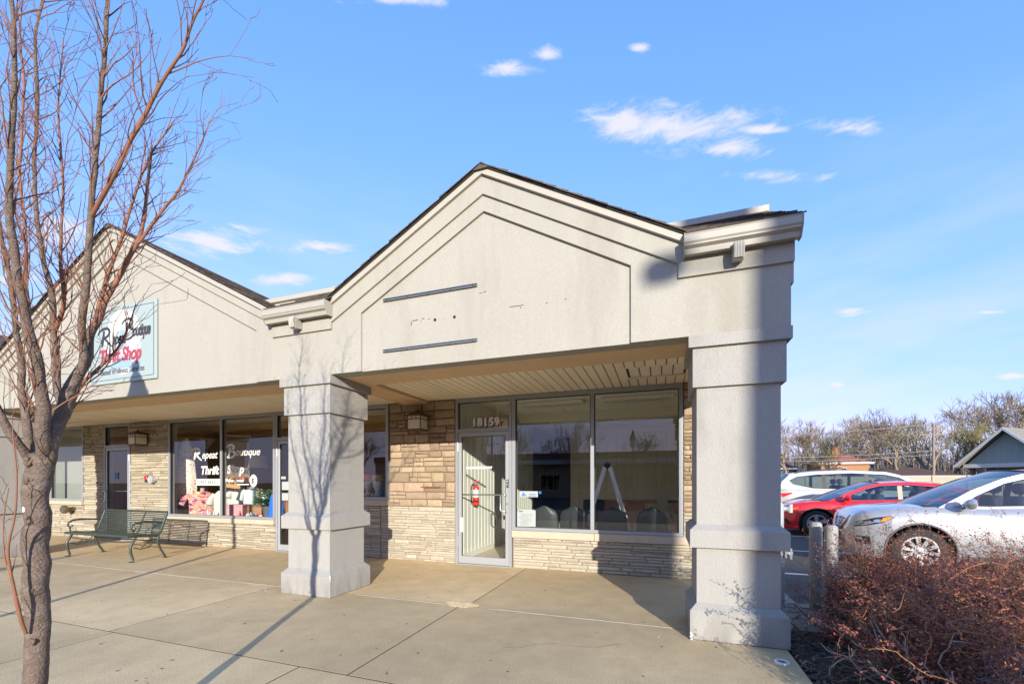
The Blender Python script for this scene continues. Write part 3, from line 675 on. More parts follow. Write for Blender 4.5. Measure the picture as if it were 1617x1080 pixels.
# ---- columns
def column(cx_, parent_name='column'):
    cy = 4.22; hx, hy = .365, .352
    def ring(z, d): return [(cx_ - hx - d, cy - hy - d, z), (cx_ + hx + d, cy - hy - d, z), (cx_ + hx + d, cy + hy + d, z), (cx_ - hx - d, cy + hy + d, z)]
    def loft(levels):
        mb = MB(); vs = []; fs = []
        for z, d in levels: vs += ring(z, d)
        for i in range(len(levels) - 1):
            for k in range(4): fs.append((i * 4 + k, i * 4 + (k + 1) % 4, (i + 1) * 4 + (k + 1) % 4, (i + 1) * 4 + k))
        n = len(levels) - 1; fs += [(3, 2, 1, 0), (n * 4, n * 4 + 1, n * 4 + 2, n * 4 + 3)]
        mb.add(vs, fs); return mb
    sh = loft([(.02, -.055), (2.5, -.055)]).build('column', 'column_stucco', bld)
    bs = loft([(-.0, -.012), (.012, 0), (.248, 0), (.30, -.05)]).build('column_base', 'column_stucco', sh)
    loft([(.775, -.05), (.778, 0), (.925, 0), (.968, -.05)]).build('column_ledge', 'column_stucco', sh)
    loft([(2.122, -.05), (2.124, -.022), (2.449, -.022)]).build('column_capital', 'column_stucco', sh)
    loft([(2.452, -.02), (2.454, .012), (2.551, .012)]).build('column_band', 'column_stucco', sh)
    return sh
column(.597); column(-3.915); column(-11.17)
# chipped corners
for (x, y, z) in ((.236, 3.866, .035), (-3.548, 3.866, .235)):
    mb = MB(); rs = random.Random(3)
    for k in range(7):
        a, b, c_ = x + rs.uniform(-.004, .012), y - .003 + rs.uniform(-.003, .004), z + rs.uniform(-.03, .03); s_ = rs.uniform(.006, .013)
        mb.add([(a - s_, b, c_), (a + s_, b - .001, c_ - s_ * .4), (a + s_ * .3, b - .002, c_ + s_), (a, b + s_, c_)], [(0, 1, 2), (0, 2, 3), (1, 2, 3)])
    mb.build('stucco_chip', 'vinyl_white', bld)

# ---- soffits: each board a piece
def soffit(x0, x1, y0, y1, hatch=None):
    base = MB().box(x0, x1, y0, y1, 2.695, 2.72).build('porch_soffit', 'soffit_dark', bld)
    n = int((x1 - x0) / .1165); w_ = (x1 - x0) / n
    bm_ = MB().prism([(-.5, .0), (-.46, -1), (.44, -1), (.5, .0)], 0, 1).mesh('soffit_board', 'soffit_board')
    def bd(xc, ya, yb, z=2.695):
        o = link('soffit_board', bm_, base); wl_ = wloc(base)
        o.location = Vector((xc, ya, z)) - wl_; o.scale = (w_ - .008, yb - ya, .012)
    for i in range(n):
        xc = x0 + (i + .5) * w_
        if hatch and hatch[0] < xc < hatch[1]:
            bd(xc, y0, hatch[2]); bd(xc, hatch[3], y1)
        else: bd(xc, y0, y1)
    if hatch:
        hx0, hx1, hy0, hy1 = hatch; e = w_ / 2
        k = 0; hn = int((hx1 - hx0 - .06) / w_)
        ho = MB().box(hx0 - e + .012, hx1 + e - .012, hy0 + .012, hy1 - .012, 2.6945, 2.6955).build('access_hatch', 'soffit_dark', bld)
        ww = (hx1 - hx0 + 2 * e - .08) / (hn + 1)
        for i in range(hn + 1):
            o = link('soffit_board', bm_, ho); o.location = Vector((hx0 - e + .04 + (i + .5) * ww, hy0 + .04, 2.695)) - wloc(ho); o.scale = (ww - .011, hy1 - hy0 - .085, .006)
        fr = MB()
        fr.box(hx0 - e, hx1 + e, hy1 - .03, hy1, 2.672, 2.70); fr.box(hx0 - e, hx1 + e, hy0, hy0 + .018, 2.679, 2.70)
        fr.box(hx0 - e, hx0 - e + .018, hy0 + .018, hy1 - .03, 2.679, 2.70); fr.box(hx1 + e - .018, hx1 + e, hy0 + .018, hy1 - .03, 2.679, 2.70)
        fr.build('hatch_frame', 'soffit_board', ho)
soffit(-3.67, .41, 4.50, 6.22, (-.36, .25, 5.22, 5.76))
soffit(-10.95, -4.15, 4.50, 6.22)
soffit(-16.6, -10.96, 4.50, 6.22, (-13.4, -11.9, 5.2, 5.8))
# ---- stone veneer
def rough_stone(seed, amp=.30, nx=5, nz=4):
    rs = random.Random(seed); mb = MB(); rows = []
    for k in range(nz):
        row = []
        for i in range(nx):
            u, v = i / (nx - 1), k / (nz - 1); edge = i in (0, nx - 1) or k in (0, nz - 1)
            ju = rs.uniform(-.025, .025) if edge else rs.uniform(-.05, .05); jv = rs.uniform(-.05, .05)
            y = rs.uniform(.30, .45) if edge else rs.uniform(0, amp)
            row.append((min(1.0, max(0, u + (ju if 0 < i < nx - 1 else abs(ju) * (1 if i == 0 else -1)))), y, min(1, max(0, v + (jv if 0 < k < nz - 1 else abs(jv) * (1 if k == 0 else -1))))))
        rows.append(row)
    mb.grid(rows)
    # sides back to the wall
    loop = [(i, 0) for i in range(nx)] + [(nx - 1, k) for k in range(1, nz)] + [(i, nz - 1) for i in range(nx - 2, -1, -1)] + [(0, k) for k in range(nz - 2, 0, -1)]
    n = len(loop); vs = [rows[k][i] for i, k in loop] + [(rows[k][i][0], 1.0, rows[k][i][2]) for i, k in loop]
    mb.add(vs, [(j, (j + 1) % n, (j + 1) % n + n, j + n) for j in range(n)])
    return mb
BROWN = [rough_stone(s).mesh('stone', 'brown_stone', 50) for s in range(7)]
CREAM = [rough_stone(20 + s, .35, 6, 3).mesh('stone', 'cream_stone', 50) for s in range(7)]
rst = random.Random(99)
def place_stone(x0, x1, z0, z1, meshes, parent, yb=6.272, dmin=.038, dmax=.058):
    o = link('stone', rst.choice(meshes), parent); d = rst.uniform(dmin, dmax)
    o.location = (x0, yb - d, z0); o.scale = (x1 - x0, d, z1 - z0)
def ashlar_cells(x0, x1, z0, z1, hr, wr, split, gap):
    out = []; z = z0
    while z < z1 - .02:
        h_ = rst.uniform(*hr)
        if z + h_ > z1 - hr[0] * .7: h_ = z1 - z
        x = x0
        while x < x1 - .02:
            w_ = rst.uniform(*wr)
            if x + w_ > x1 - wr[0] * .7: w_ = x1 - x
            r_ = rst.random()
            if r_ < split and h_ > hr[0] * 1.05:
                f = rst.uniform(.38, .62); zz = z + h_ * f
                if rst.random() < .5: out += [(x, x + w_, z, zz), (x, x + w_, zz, z + h_)]
                else:
                    xm = x + w_ * rst.uniform(.35, .65); out += [(x, x + w_, z, zz), (x, xm, zz, z + h_), (xm, x + w_, zz, z + h_)]
            else: out.append((x, x + w_, z, z + h_))
            x += w_
        z += h_
    return [(a + gap, b - gap, c_ + gap, d - gap) for a, b, c_, d in out]
def ledge_cells(x0, x1, z0, z1, gap=.0035, hr=(.030, .072), wr=(.16, .62)):
    out = []; z = z0
    while z < z1 - .01:
        h_ = rst.uniform(*hr)
        if z + h_ > z1 - hr[0]: h_ = z1 - z
        x = x0
        while x < x1 - .01:
            w_ = rst.uniform(*wr)
            if x + w_ > x1 - wr[0] * .8: w_ = x1 - x
            if h_ > .058 and rst.random() < .5:
                zz = z + h_ * rst.uniform(.4, .6); out += [(x, x + w_, z, zz), (x, x + w_, zz, z + h_)]
            else: out.append((x, x + w_, z, z + h_))
            x += w_
        z += h_
    return [(a + gap, b - gap, c_ + gap, d - gap) for a, b, c_, d in out]
def backing(x0, x1, z0, z1, m, name='stone_wall'):
    return MB().box(x0, x1, 6.262, 6.42, z0, z1).build(name, m, bld)
# between the small window and the glazed door
w = backing(-4.455, -3.175, .918, 2.69, 'mortar_brown')
for c_ in ashlar_cells(-4.45, -3.18, .92, 2.685, (.095, .165), (.15, .42), .40, .006): place_stone(*c_, BROWN, w)
MB().box(-3.80, -3.46, 6.20, 6.24, 1.245, 1.257).build('rust_streak', mat('rust', (.30, .11, .05), .9), w)
w = backing(-5.98, -3.175, 0, .916, 'mortar')
for c_ in ledge_cells(-4.62, -3.18, .004, .914): place_stone(*c_, CREAM, w)
for c_ in ledge_cells(-5.12, -4.625, .004, .914): place_stone(*c_, CREAM, w)
# under the big window and right of it
w = backing(-2.18, .72, 0, .47, 'mortar')
for c_ in ledge_cells(-2.175, .50, .004, .468): place_stone(*c_, CREAM, w)
w = backing(.285, .72, .472, 2.69, 'mortar_brown')
for c_ in ashlar_cells(.29, .60, .92, 2.685, (.075, .15), (.12, .34), .45, .006): place_stone(*c_, BROWN, w)
for c_ in ledge_cells(.29, .60, .475, .915, wr=(.14, .4)): place_stone(*c_, CREAM, w)
# the thrift shop side: too fine to pick apart from here, laid as one mass per wall
def stone_mass(x0, x1, z0, z1, seed):
    w_ = backing(x0, x1, z0, z1, 'mortar'); mb = MB(); rs = random.Random(seed)
    for (a, b, c_, d) in ledge_cells(x0 + .003, x1 - .003, z0 + .004, z1 - .003, .003, (.028, .062), (.12, .55)):
        y = 6.262 - rs.uniform(.012, .05); m_ = min(.008, (d - c_) * .3)
        mb.add([(a, y + m_, c_), (b, y + m_, c_), (b, y + m_, d), (a, y + m_, d), (a + m_, y, c_ + m_), (b - m_, y + rs.uniform(-.006, .006), c_ + m_), (b - m_, y + rs.uniform(-.006, .006), d - m_), (a + m_, y, d - m_), (a, 6.27, c_), (b, 6.27, c_), (b, 6.27, d), (a, 6.27, d)],
               [(4, 5, 6, 7), (0, 1, 5, 4), (1, 2, 6, 5), (2, 3, 7, 6), (3, 0, 4, 7), (8, 9, 1, 0), (9, 10, 2, 1), (10, 11, 3, 2), (11, 8, 0, 3)])
    o = mb.build('stone_courses', 'cream_stone_mass', w_, fix=False); o['kind'] = 'stuff'
stone_mass(-10.10, -7.05, 0, .50, 1); stone_mass(-11.39, -10.115, 0, 2.69, 2); stone_mass(-13.14, -12.36, 0, 2.69, 3); stone_mass(-17.5, -13.145, 0, .78, 4)
# sills
def sill(x0, x1, z0, z1, y0=6.185):
    n = max(1, round((x1 - x0) / 1.35)); w_ = (x1 - x0) / n
    for i in range(n): MB().box(x0 + i * w_ + .002, x0 + (i + 1) * w_ - .002, y0, 6.30, z0, z1, .006).build('window_sill', 'sill_stone', bld)
sill(-2.185, .36, .474, .585); sill(-5.96, -4.46, .92, 1.02, 6.20); sill(-10.115, -7.045, .504, .60); sill(-17.5, -13.145, .784, .885)

# ---- glazed shopfronts
def sash(x0, x1, z0, z1, name, fw=.052, mull=(), y0=6.225, y1=6.325, top=.07):
    """One glazed opening: frame with one pane for each light."""
    fr = MB(); f2 = fw
    fr.box(x0, x1, y0, y1, z1 - top, z1, .003); fr.box(x0, x1, y0 - .012, y1, z0, z0 + fw * .9, .003)
    xs = [x0] + list(mull) + [x1]
    fr.box(x0, x0 + f2, y0 + .002, y1, z0 + fw * .9, z1 - top); fr.box(x1 - f2, x1, y0 + .002, y1, z0 + fw * .9, z1 - top)
    for m_ in mull: fr.box(m_ - f2 * .5, m_ + f2 * .5, y0 + .002, y1, z0 + fw * .9, z1 - top)
    o = fr.build(name, 'aluminium', bld)
    for i in range(len(xs) - 1):
        a = xs[i] + (f2 if i == 0 else f2 * .5); b = xs[i + 1] - (f2 if i == len(xs) - 2 else f2 * .5)
        c_, d = z0 + fw * .9, z1 - top
        MB().quad((a, 6.275, c_), (b, 6.275, c_), (b, 6.275, d), (a, 6.275, d)).build('pane', 'shop_glass', o, fix=False)
        s = MB(); t = .011
        s.box(a, b, y0 + .02, 6.272, d - t, d); s.box(a, a + t, y0 + .02, 6.272, c_, d - t); s.box(b - t, b, y0 + .02, 6.272, c_, d - t)
        s.build('gasket', 'black_seal', o)
    return o
win_r = sash(-2.185, .285, .587, 2.685, 'window', mull=(-.945,))
win_s = sash(-5.955, -4.462, 1.022, 2.685, 'window', mull=(-5.1,))
win_d = sash(-10.113, -7.05, .602, 2.685, 'window', mull=(-8.51,))
win_l = sash(-17.4, -13.15, .887, 2.685, 'window', mull=(-14.5, -15.9))
def door(x0, x1, lights=True, hinge_left=True, name='door', dark=False):
    z1, ztr = 2.685, 2.135
    fr = MB(); y0, y1 = 6.225, 6.325; fw = .045
    fr.box(x0, x0 + fw, y0, y1, .0, z1, .003); fr.box(x1 - fw, x1, y0, y1, .0, z1, .003)
    fr.box(x0 + fw, x1 - fw, y0 + .003, y1, z1 - .07, z1, .003); fr.box(x0 + fw, x1 - fw, y0 + .003, y1, ztr, ztr + .055, .003)
    fr.box(x0 + fw, x1 - fw, y0 - .01, y1 + .05, 0, .014)
    f = fr.build('door_frame', 'aluminium', bld)
    MB().quad((x0 + fw, 6.275, ztr + .055), (x1 - fw, 6.275, ztr + .055), (x1 - fw, 6.275, z1 - .07), (x0 + fw, 6.275, z1 - .07)).build('transom_pane', 'shop_glass', f, fix=False)
    t = .010; MB().box(x0 + fw, x1 - fw, y0 + .02, 6.27, z1 - .07 - t, z1 - .07).box(x0 + fw, x0 + fw + t, y0 + .02, 6.27, ztr + .055, z1 - .07 - t).build('gasket', 'black_seal', f)
    a, b, c_, d = x0 + fw + .004, x1 - fw - .004, .018, ztr - .004; sw = .058
    lf = MB()
    lf.box(a, a + sw, y0 + .012, y0 + .058, c_, d, .003); lf.box(b - sw, b, y0 + .012, y0 + .058, c_, d, .003)
    lf.box(a + sw, b - sw, y0 + .013, y0 + .057, d - .065, d, .002); lf.box(a + sw, b - sw, y0 + .013, y0 + .057, c_, c_ + .115, .002)
    leaf = lf.build('door', 'aluminium_door', bld)
    MB().quad((a + sw, y0 + .035, c_ + .115), (b - sw, y0 + .035, c_ + .115), (b - sw, y0 + .035, d - .065), (a + sw, y0 + .035, d - .065)).build('pane', 'shop_glass', leaf, fix=False)
    t = .009; s = MB(); s.box(a + sw, b - sw, y0 + .016, y0 + .034, d - .065 - t, d - .065); s.box(a + sw, a + sw + t, y0 + .016, y0 + .034, c_ + .115, d - .065 - t); s.box(b - sw - t, b - sw, y0 + .016, y0 + .034, c_ + .115, d - .065 - t)
    s.build('gasket', 'black_seal', leaf)
    hx = b - sw * .5 if hinge_left else a + sw * .5; sg = -1 if hinge_left else 1
    # pull handle
    MB().tube([(hx, y0 + .012, 1.13), (hx, y0 - .045, 1.13), (hx + sg * .02, y0 - .055, 1.13), (hx + sg * .075, y0 - .055, 1.125), (hx + sg * .088, y0 - .055, 1.105), (hx + sg * .088, y0 - .055, .90), (hx + sg * .075, y0 - .055, .88), (hx + sg * .02, y0 - .055, .875), (hx, y0 - .045, .875), (hx, y0 + .012, .875)], .0115, 8).build('handle', 'brushed', leaf, 60)
    MB().tube([(a + .03, y0 + .10, 1.125), (b - .03, y0 + .10, 1.125)], .013, 8).tube([(a + .03, y0 + .03, 1.125), (a + .03, y0 + .10, 1.125)], .012, 6).build('push_bar', 'brushed', leaf, 60)
    MB().lathe([(.017, -.006), (.016, 0), (.005, .001)], (hx, y0 + .012, .99), 14, 'y').build('lock', 'brushed', leaf, 50)
    for z in (.30, 1.83):
        MB().tube([(a - .006 if hinge_left else b + .006, y0 + .004, z), (a - .006 if hinge_left else b + .006, y0 + .004, z + .15)], .008, 8).build('hinge', 'brushed', leaf, 60)
    return f, leaf
dfr, dleaf = door(-3.165, -2.192)
# mail box inside the glass at the hinge stile
MB().box(-3.08, -3.03, 6.215, 6.235, .52, .76, .008).build('letter_cover', 'vinyl_white', dleaf)
tfr, tleaf = door(-7.04, -5.965, hinge_left=True)
lfr, lleaf = door(-12.35, -11.40, hinge_left=False)
# beams over the openings up to the roof
MB().box(-24, .72, 6.262, 6.42, 2.70, 4.0).build('bulkhead', 'stucco', bld)

# ---- lettering on glass and sign board
def plate(name, x0, x1, z0, z1, y, m, parent, t=.0015): return MB().box(x0, x1, y - t, y, z0, z1).build(name, m, parent)
GY = 6.270
put_text('number_shadow', TX['num_b'], 'ink', -2.882, 6.2715, 2.222, dfr); put_text('house_number', TX['num'], 'vinyl_white', -2.89, 6.2685, 2.232, dfr)
put_text('lettering', TX['door'], 'vinyl_white', -2.98, 6.252, 1.545, dleaf, sx=.52)
put_text('lettering', TX['pull'], 'ink', -2.237, 6.2355, 1.24, dleaf, rot=math.pi / 2)
# window lettering, thrift shop
def script_cap(kind, x, z, s, y, m, parent, w=.012):
    P = {'R': [[(-.30, .62), (-.16, .80), (.10, .90), (.42, .90), (.60, .80), (.62, .66), (.50, .52), (.22, .44), (.36, .32), (.62, .10), (.86, -.04)], [(.20, .80), (.12, .40), (.02, .02)]],
         'B': [[(-.20, .70), (-.06, .86), (.24, .94), (.52, .90), (.62, .76), (.52, .60), (.26, .52), (.56, .46), (.70, .28), (.60, .06), (.30, -.04), (.0, -.02), (-.10, .06)], [(.22, .80), (.16, .40), (.08, .06)]]}[kind]
    mb = MB()
    for st in P:
        pts = [(x + a * s, z + b * s) for a, b in st]
        # smooth by subdivision
        for _ in range(2):
            q = [pts[0]]
            for p0, p1 in zip(pts[:-1], pts[1:]): q += [(p0[0] * .75 + p1[0] * .25, p0[1] * .75 + p1[1] * .25), (p0[0] * .25 + p1[0] * .75, p0[1] * .25 + p1[1] * .75)]
            pts = q + [pts[-1]]
        n = len(pts); L_, R_ = [], []
        for i, p in enumerate(pts):
            a, b = pts[max(0, i - 1)], pts[min(n - 1, i + 1)]; tx, tz = b[0] - a[0], b[1] - a[1]; l_ = math.hypot(tx, tz) or 1
            ww = w * (.45 + .75 * abs(math.sin(i / (n - 1) * 3.1)))
            L_.append((p[0] - tz / l_ * ww, y, p[1] + tx / l_ * ww)); R_.append((p[0] + tz / l_ * ww, y, p[1] - tx / l_ * ww))
        mb.grid([L_, R_])
    return mb.build('lettering', m, parent, fix=False)
WG = 6.2705
script_cap('R', -9.36, 1.80, .27, WG, 'vinyl_white', win_d, .024); put_text('lettering', TX['rep'], 'vinyl_white', -9.13, WG, 1.83, win_d, sx=.92)
script_cap('B', -8.36, 1.84, .27, WG, 'vinyl_white', win_d, .024); put_text('lettering', TX['bou'], 'vinyl_white', -8.17, WG, 1.87, win_d, sx=1.0)
put_text('lettering', TX['thrift'], 'vinyl_white', -9.17, WG, 1.50, win_d, sx=.98); put_text('lettering', TX['shop'], 'vinyl_white', -8.39, WG, 1.515, win_d, sx=.98)
plate('phone_band', -9.29, -8.55, 1.265, 1.40, WG, 'vinyl_white', win_d); put_text('lettering', TX['tel'], 'ink', -9.16, WG - .002, 1.30, win_d)
put_text('lettering', TX['svc'], 'vinyl_white', -8.44, WG, 1.335, win_d, sx=.78); plate('lettering', -8.15, -7.78, 1.275, 1.297, WG, 'vinyl_white', win_d)
MB().lathe([(.10, 0), (.10, .002)], (-7.66, WG - .002, 1.36), 20, 'y', 1, 1.25).build('round_mark', 'vinyl_white', win_d); put_text('lettering', TX['swap'], 'ink', -7.71, WG - .0035, 1.31, win_d)
# sign board on the left gable
sgn = thing('sign_board', 'pale blue thrift shop sign board with white oval on the left gable', 'sign', (-7.28, YF + .03, 2.75))
x0, x1, z0, z1 = -8.03, -6.525, 2.755, 3.85
MB().box(x0, x1, YF + .012, YF + .036, z0, z1, .003).build('board', 'sign_blue', sgn)
ys = YF + .0105
bl = MB()
for a, b, c_, d in ((x0 + .05, x1 - .05, z0 + .05, z0 + .056), (x0 + .05, x1 - .05, z1 - .056, z1 - .05), (x0 + .05, x0 + .056, z0 + .056, z1 - .056), (x1 - .056, x1 - .05, z0 + .056, z1 - .056)): bl.box(a, b, ys - .001, ys + .003, c_, d)
bl.build('border_line', 'ink', sgn)
ov = MB(); ov.lathe([(.40, 0), (.40, .0015)], (-7.25, ys - .0005, 3.33), 40, 'y', 1.02, 1.18); ov.build('oval', 'sign_white', sgn)
hd = MB(); hd.prism([(-7.52, 2.95), (-7.0, 2.95), (-7.07, 3.13), (-7.45, 3.13)], ys - .003, ys - .001); hd.prism([(-7.36, 3.22), (-7.16, 3.22), (-7.20, 3.50), (-7.30, 3.50)], ys - .003, ys - .001); hd.build('emblem', 'sign_steel', sgn)
script_cap('R', -7.72, 3.29, .30, ys - .004, 'ink', sgn, .018); put_text('lettering', TX['s_rep'], 'ink', -7.48, ys - .0015, 3.31, sgn, sx=.62)
script_cap('B', -7.20, 3.36, .30, ys - .004, 'ink', sgn, .018); put_text('lettering', TX['s_bou'], 'ink', -7.02, ys - .0015, 3.38, sgn, sx=.55)
put_text('lettering', TX['s_thrift'], 'ink_red', -7.78, ys - .0035, 3.06, sgn, sx=.80)
put_text('lettering', TX['s_svc'], 'ink_soft', -7.75, ys - .0035, 2.885, sgn, sx=.86)
for k in ('R', 'B', 's_R', 's_B', 'plate', 'exit'):
    if k in TX and k not in ('exit', 'plate'): bpy.data.meshes.remove(TX[k])

# stickers and notices on the glass
st = plate('window_sticker', -2.07, -1.78, 1.10, 1.19, 6.2705, 'paper', win_r)
MB().prism([(-2.045, 1.115), (-1.965, 1.115), (-1.965, 1.13), (-2.045, 1.13)], 6.2675, 6.2685).prism([(-2.035, 1.135), (-1.985, 1.135), (-2.01, 1.175)], 6.2675, 6.2685).box(-1.92, -1.81, 6.2675, 6.2685, 1.135, 1.145).box(-1.93, -1.80, 6.2675, 6.2685, 1.115, 1.121).build('sticker_mark', 'vinyl_blue', win_r)
MB().lathe([(.022, 0), (.022, .001)], (-1.745, 6.269, 1.17), 10, 'y').build('sticker_dot', 'vinyl_blue', win_r)
pn = thing('paper_notice', 'white printed notice taped inside the shop window beside the glass door', 'notice', (-1.965, 6.26, .645))
MB().box(-2.115, -1.815, 6.2655, 6.267, .645, .905).build('sheet', 'paper', pn)
lm = MB(); rs = random.Random(5)
lm.box(-2.085, -2.02, 6.2645, 6.265, .868, .885)
for k in range(13): lm.box(-2.09 + rs.uniform(0, .05), -1.85 - rs.uniform(0, .10), 6.2648, 6.265, .665 + k * .0145, .668 + k * .0145)
lm.build('print', 'ink_soft', pn)
MB().box(-2.12, -2.105, 6.2635, 6.265, .885, .90).box(-2.085, -2.075, 6.2635, 6.265, .898, .908).box(-1.835, -1.815, 6.2635, 6.265, .895, .915).build('clip', 'ink', pn)
plate('door_sticker', -11.98, -11.86, 1.40, 1.56, 6.252, 'vinyl_blue', lleaf); put_text('door_number', TX['plate'], 'vinyl_white', -11.93, 6.235, 2.07, lleaf)
plate('notice', -6.90, -6.72, 1.18, 1.34, 6.255, 'paper', tleaf); plate('notice', -6.90, -6.74, .98, 1.12, 6.255, 'paper', tleaf); plate('notice', -6.92, -6.80, 1.39, 1.44, 6.255, 'paper', tleaf)

# ---- wall lanterns
def lantern(x, z, label):
    t = thing('wall_lantern', label, 'wall lantern', (x, 6.20, z), group='wall lanterns')
    lpart('back_plate', MB().box(-.05, .05, -.02, .03, .02, .24, .004), 'lantern_metal', t)
    lpart('roof', MB().lathe([(.235, .225), (.24, .235), (.10, .285), (.035, .31), (.005, .312)], (0, -.12, 0), 4).lathe([(.03, .29), (.02, .335), (.004, .34)], (0, -.12, 0), 6), 'lantern_metal', t).rotation_euler = (0, 0, 0)
    lpart('shade', MB().box(-.118, .118, -.235, -.01, .012, .222), 'lantern_glass', t)
    f = MB()
    for a in (-.125, .113):
        for b in (-.242, -.014): f.box(a, a + .012, b, b + .012, .0, .226)
    for zz in (-.002, .165): f.box(-.125, .125, -.2425, -.232, zz, zz + .012); f.box(.114, .1255, -.24, -.01, zz, zz + .012); f.box(-.1255, -.114, -.24, -.01, zz, zz + .012)
    for a in (-.045, .035): f.box(a, a + .009, -.2415, -.234, .165, .226)
    f.box(-.125, .125, -.242, -.002, -.014, -.002)
    lpart('cage', f, 'lantern_metal', t)
    for c in t.children:
        if c.name.startswith('roof'):
            for v in c.data.vertices:
                a, b = v.co.x, v.co.y + .12; k = math.cos(R(45)); v.co.x, v.co.y = (a * k - b * k) * .86, (a * k + b * k) * .86 - .12
    return t
lantern(-3.78, 2.185, 'brown mission-style wall lantern on the brown stone pier left of the glass door')
lantern(-10.86, 2.15, 'brown wall lantern on the pale stone pier left of the thrift shop window')
al = thing('fire_alarm_bell', 'small red and black alarm box on the pale stone pier above the bench', 'alarm', (-10.63, 6.2, 1.33))
lpart('box', MB().box(-.16, -.02, -.03, .02, 0, .15, .006), 'plastic_black', al); lpart('lens', MB().box(-.155, -.06, -.05, -.03, .06, .14, .01), 'alarm_red', al); lpart('dial', MB().lathe([(.085, -.055), (.085, .02), (.05, .03)], (.06, -.0, .06), 16, 'y').lathe([(.05, -.065), (.05, -.05)], (.06, 0, .06), 14, 'y'), 'meter_grey', al)
sp = thing('hose_connection', 'brass fire hose connection low on the shaded stone wall behind the bench', 'pipe fitting', (-13.5, 6.2, .62))
lpart('pipe', MB().tube([(0, .06, .06), (0, -.10, .06)], .05, 10), 'bronze', sp); lpart('cap', MB().lathe([(.09, -.02), (.10, 0), (.10, .06), (.08, .08)], (.0, -.18, .06), 8, 'y'), 'bronze', sp); lpart('side_cap', MB().tube([(0, -.04, .06), (-.22, -.10, .04)], .045, 8), 'bronze', sp)
# ================================================================== ROOMS BEHIND THE GLASS
rm = MB(); rm.box(-3.19, .72, 6.42, 14, -.05, .012); rm.build('shop_floor', 'room_floor', bld)
MB().box(-24, -3.20, 6.42, 14, -.05, .012).build('shop_floor', 'room_floor', bld)
MB().box(-24, .72, 6.42, 14, 2.80, 2.86).build('shop_ceiling', 'room_ceiling', bld)
MB().box(-2.9, .72, 8.7, 8.86, 2.62, 2.80).build('ceiling_beam', 'room_ceiling', bld)
cg = MB()
for i in range(7): cg.box(-3.19, .66, 6.9 + i * .72, 6.915 + i * .72, 2.794, 2.80)
for i in range(6): cg.box(-3.1 + i * .62, -3.085 + i * .62, 6.42, 12, 2.794, 2.80)
cg.build('ceiling_grid', 'panel_grey', bld)
for (fx, fy) in ((-1.9, 7.6), (-.4, 7.6), (-1.9, 10.0), (-.4, 10.0)):
    fo = MB().box(fx - .6, fx + .6, fy - .15, fy + .15, 2.735, 2.793, .01).build('ceiling_fixture', 'room_ceiling', bld); MB().box(fx - .55, fx + .55, fy - .11, fy + .11, 2.728, 2.734).build('diffuser', 'frosted', fo)
lw = MB().box(-3.26, -3.20, 6.42, 10.8, .0, 2.8).build('partition_wall', 'panel_grey', bld)
bw = MB().prism([(-.5, 0), (.5, 0), (.5, .7), (.36, 1), (-.36, 1), (-.5, .7)], 0, 1, 'z').mesh('wall_board', 'panel_grey')
for i in range(28):
    o = link('wall_board', bw, lw); o.location = (-3.20, 6.50 + i * .153, .10); o.scale = (.135, .016, 2.7); o.rotation_euler = (0, 0, R(-90))
MB().box(-3.20, -3.18, 6.44, 10.79, .012, .10).build('baseboard', 'panel_grey', lw)
rw = MB().box(.66, .72, 6.42, 12, 0, 2.8).box(-2.44, .66, 12.0, 12.06, 0, 2.8).build('partition_wall', 'panel_cream', bld)
for i in range(12):
    MB().box(-2.435 + i * .258, -2.435 + (i + 1) * .258 - .012, 11.982, 12.0, .08, 2.7, .004).build('wall_board', 'panel_cream', rw)
for i in range(20):
    MB().box(.642, .66, 6.5 + i * .27, 6.5 + (i + 1) * .27 - .012, .08, 2.7, .004).build('wall_board', 'panel_cream', rw)
MB().box(-6, -2.44, 13.5, 13.6, 0, 2.8).box(-3.3, -3.2, 10.8, 13.5, 0, 2.8).box(-2.44, -2.38, 12.06, 13.5, 0, 2.8).build('hall_wall', 'room_dark', bld)
# thrift shop room
sb = MB(); sb.box(-24, -3.27, 11.4, 11.5, 0, 2.8); sb.box(-12.45, -12.40, 6.42, 11.4, 0, 2.8); sb.build('partition_wall', 'shop_brown', bld)
MB().box(-12.3, -7.1, 6.43, 7.7, .012, .60).build('display_platform', 'shop_brown', bld)
MB().box(-5.9, -3.3, 6.43, 7.2, .012, 1.07).build('display_platform', 'shop_brown', bld)
for i in range(3): MB().box(-24, -3.3, 7.8 + i * 1.1, 7.9 + i * 1.1, 2.62, 2.80).build('ceiling_beam', 'cardboard', bld)
MB().box(-17.4, -13.2, 6.6, 6.62, .9, 2.66).build('window_blind', mat('blind', (.30, .31, .28), .8, noise=.05, nscale=4), bld)
MB().box(-12.3, -11.45, 6.75, 6.77, .0, 2.66).build('door_blind', 'room_dark', bld)

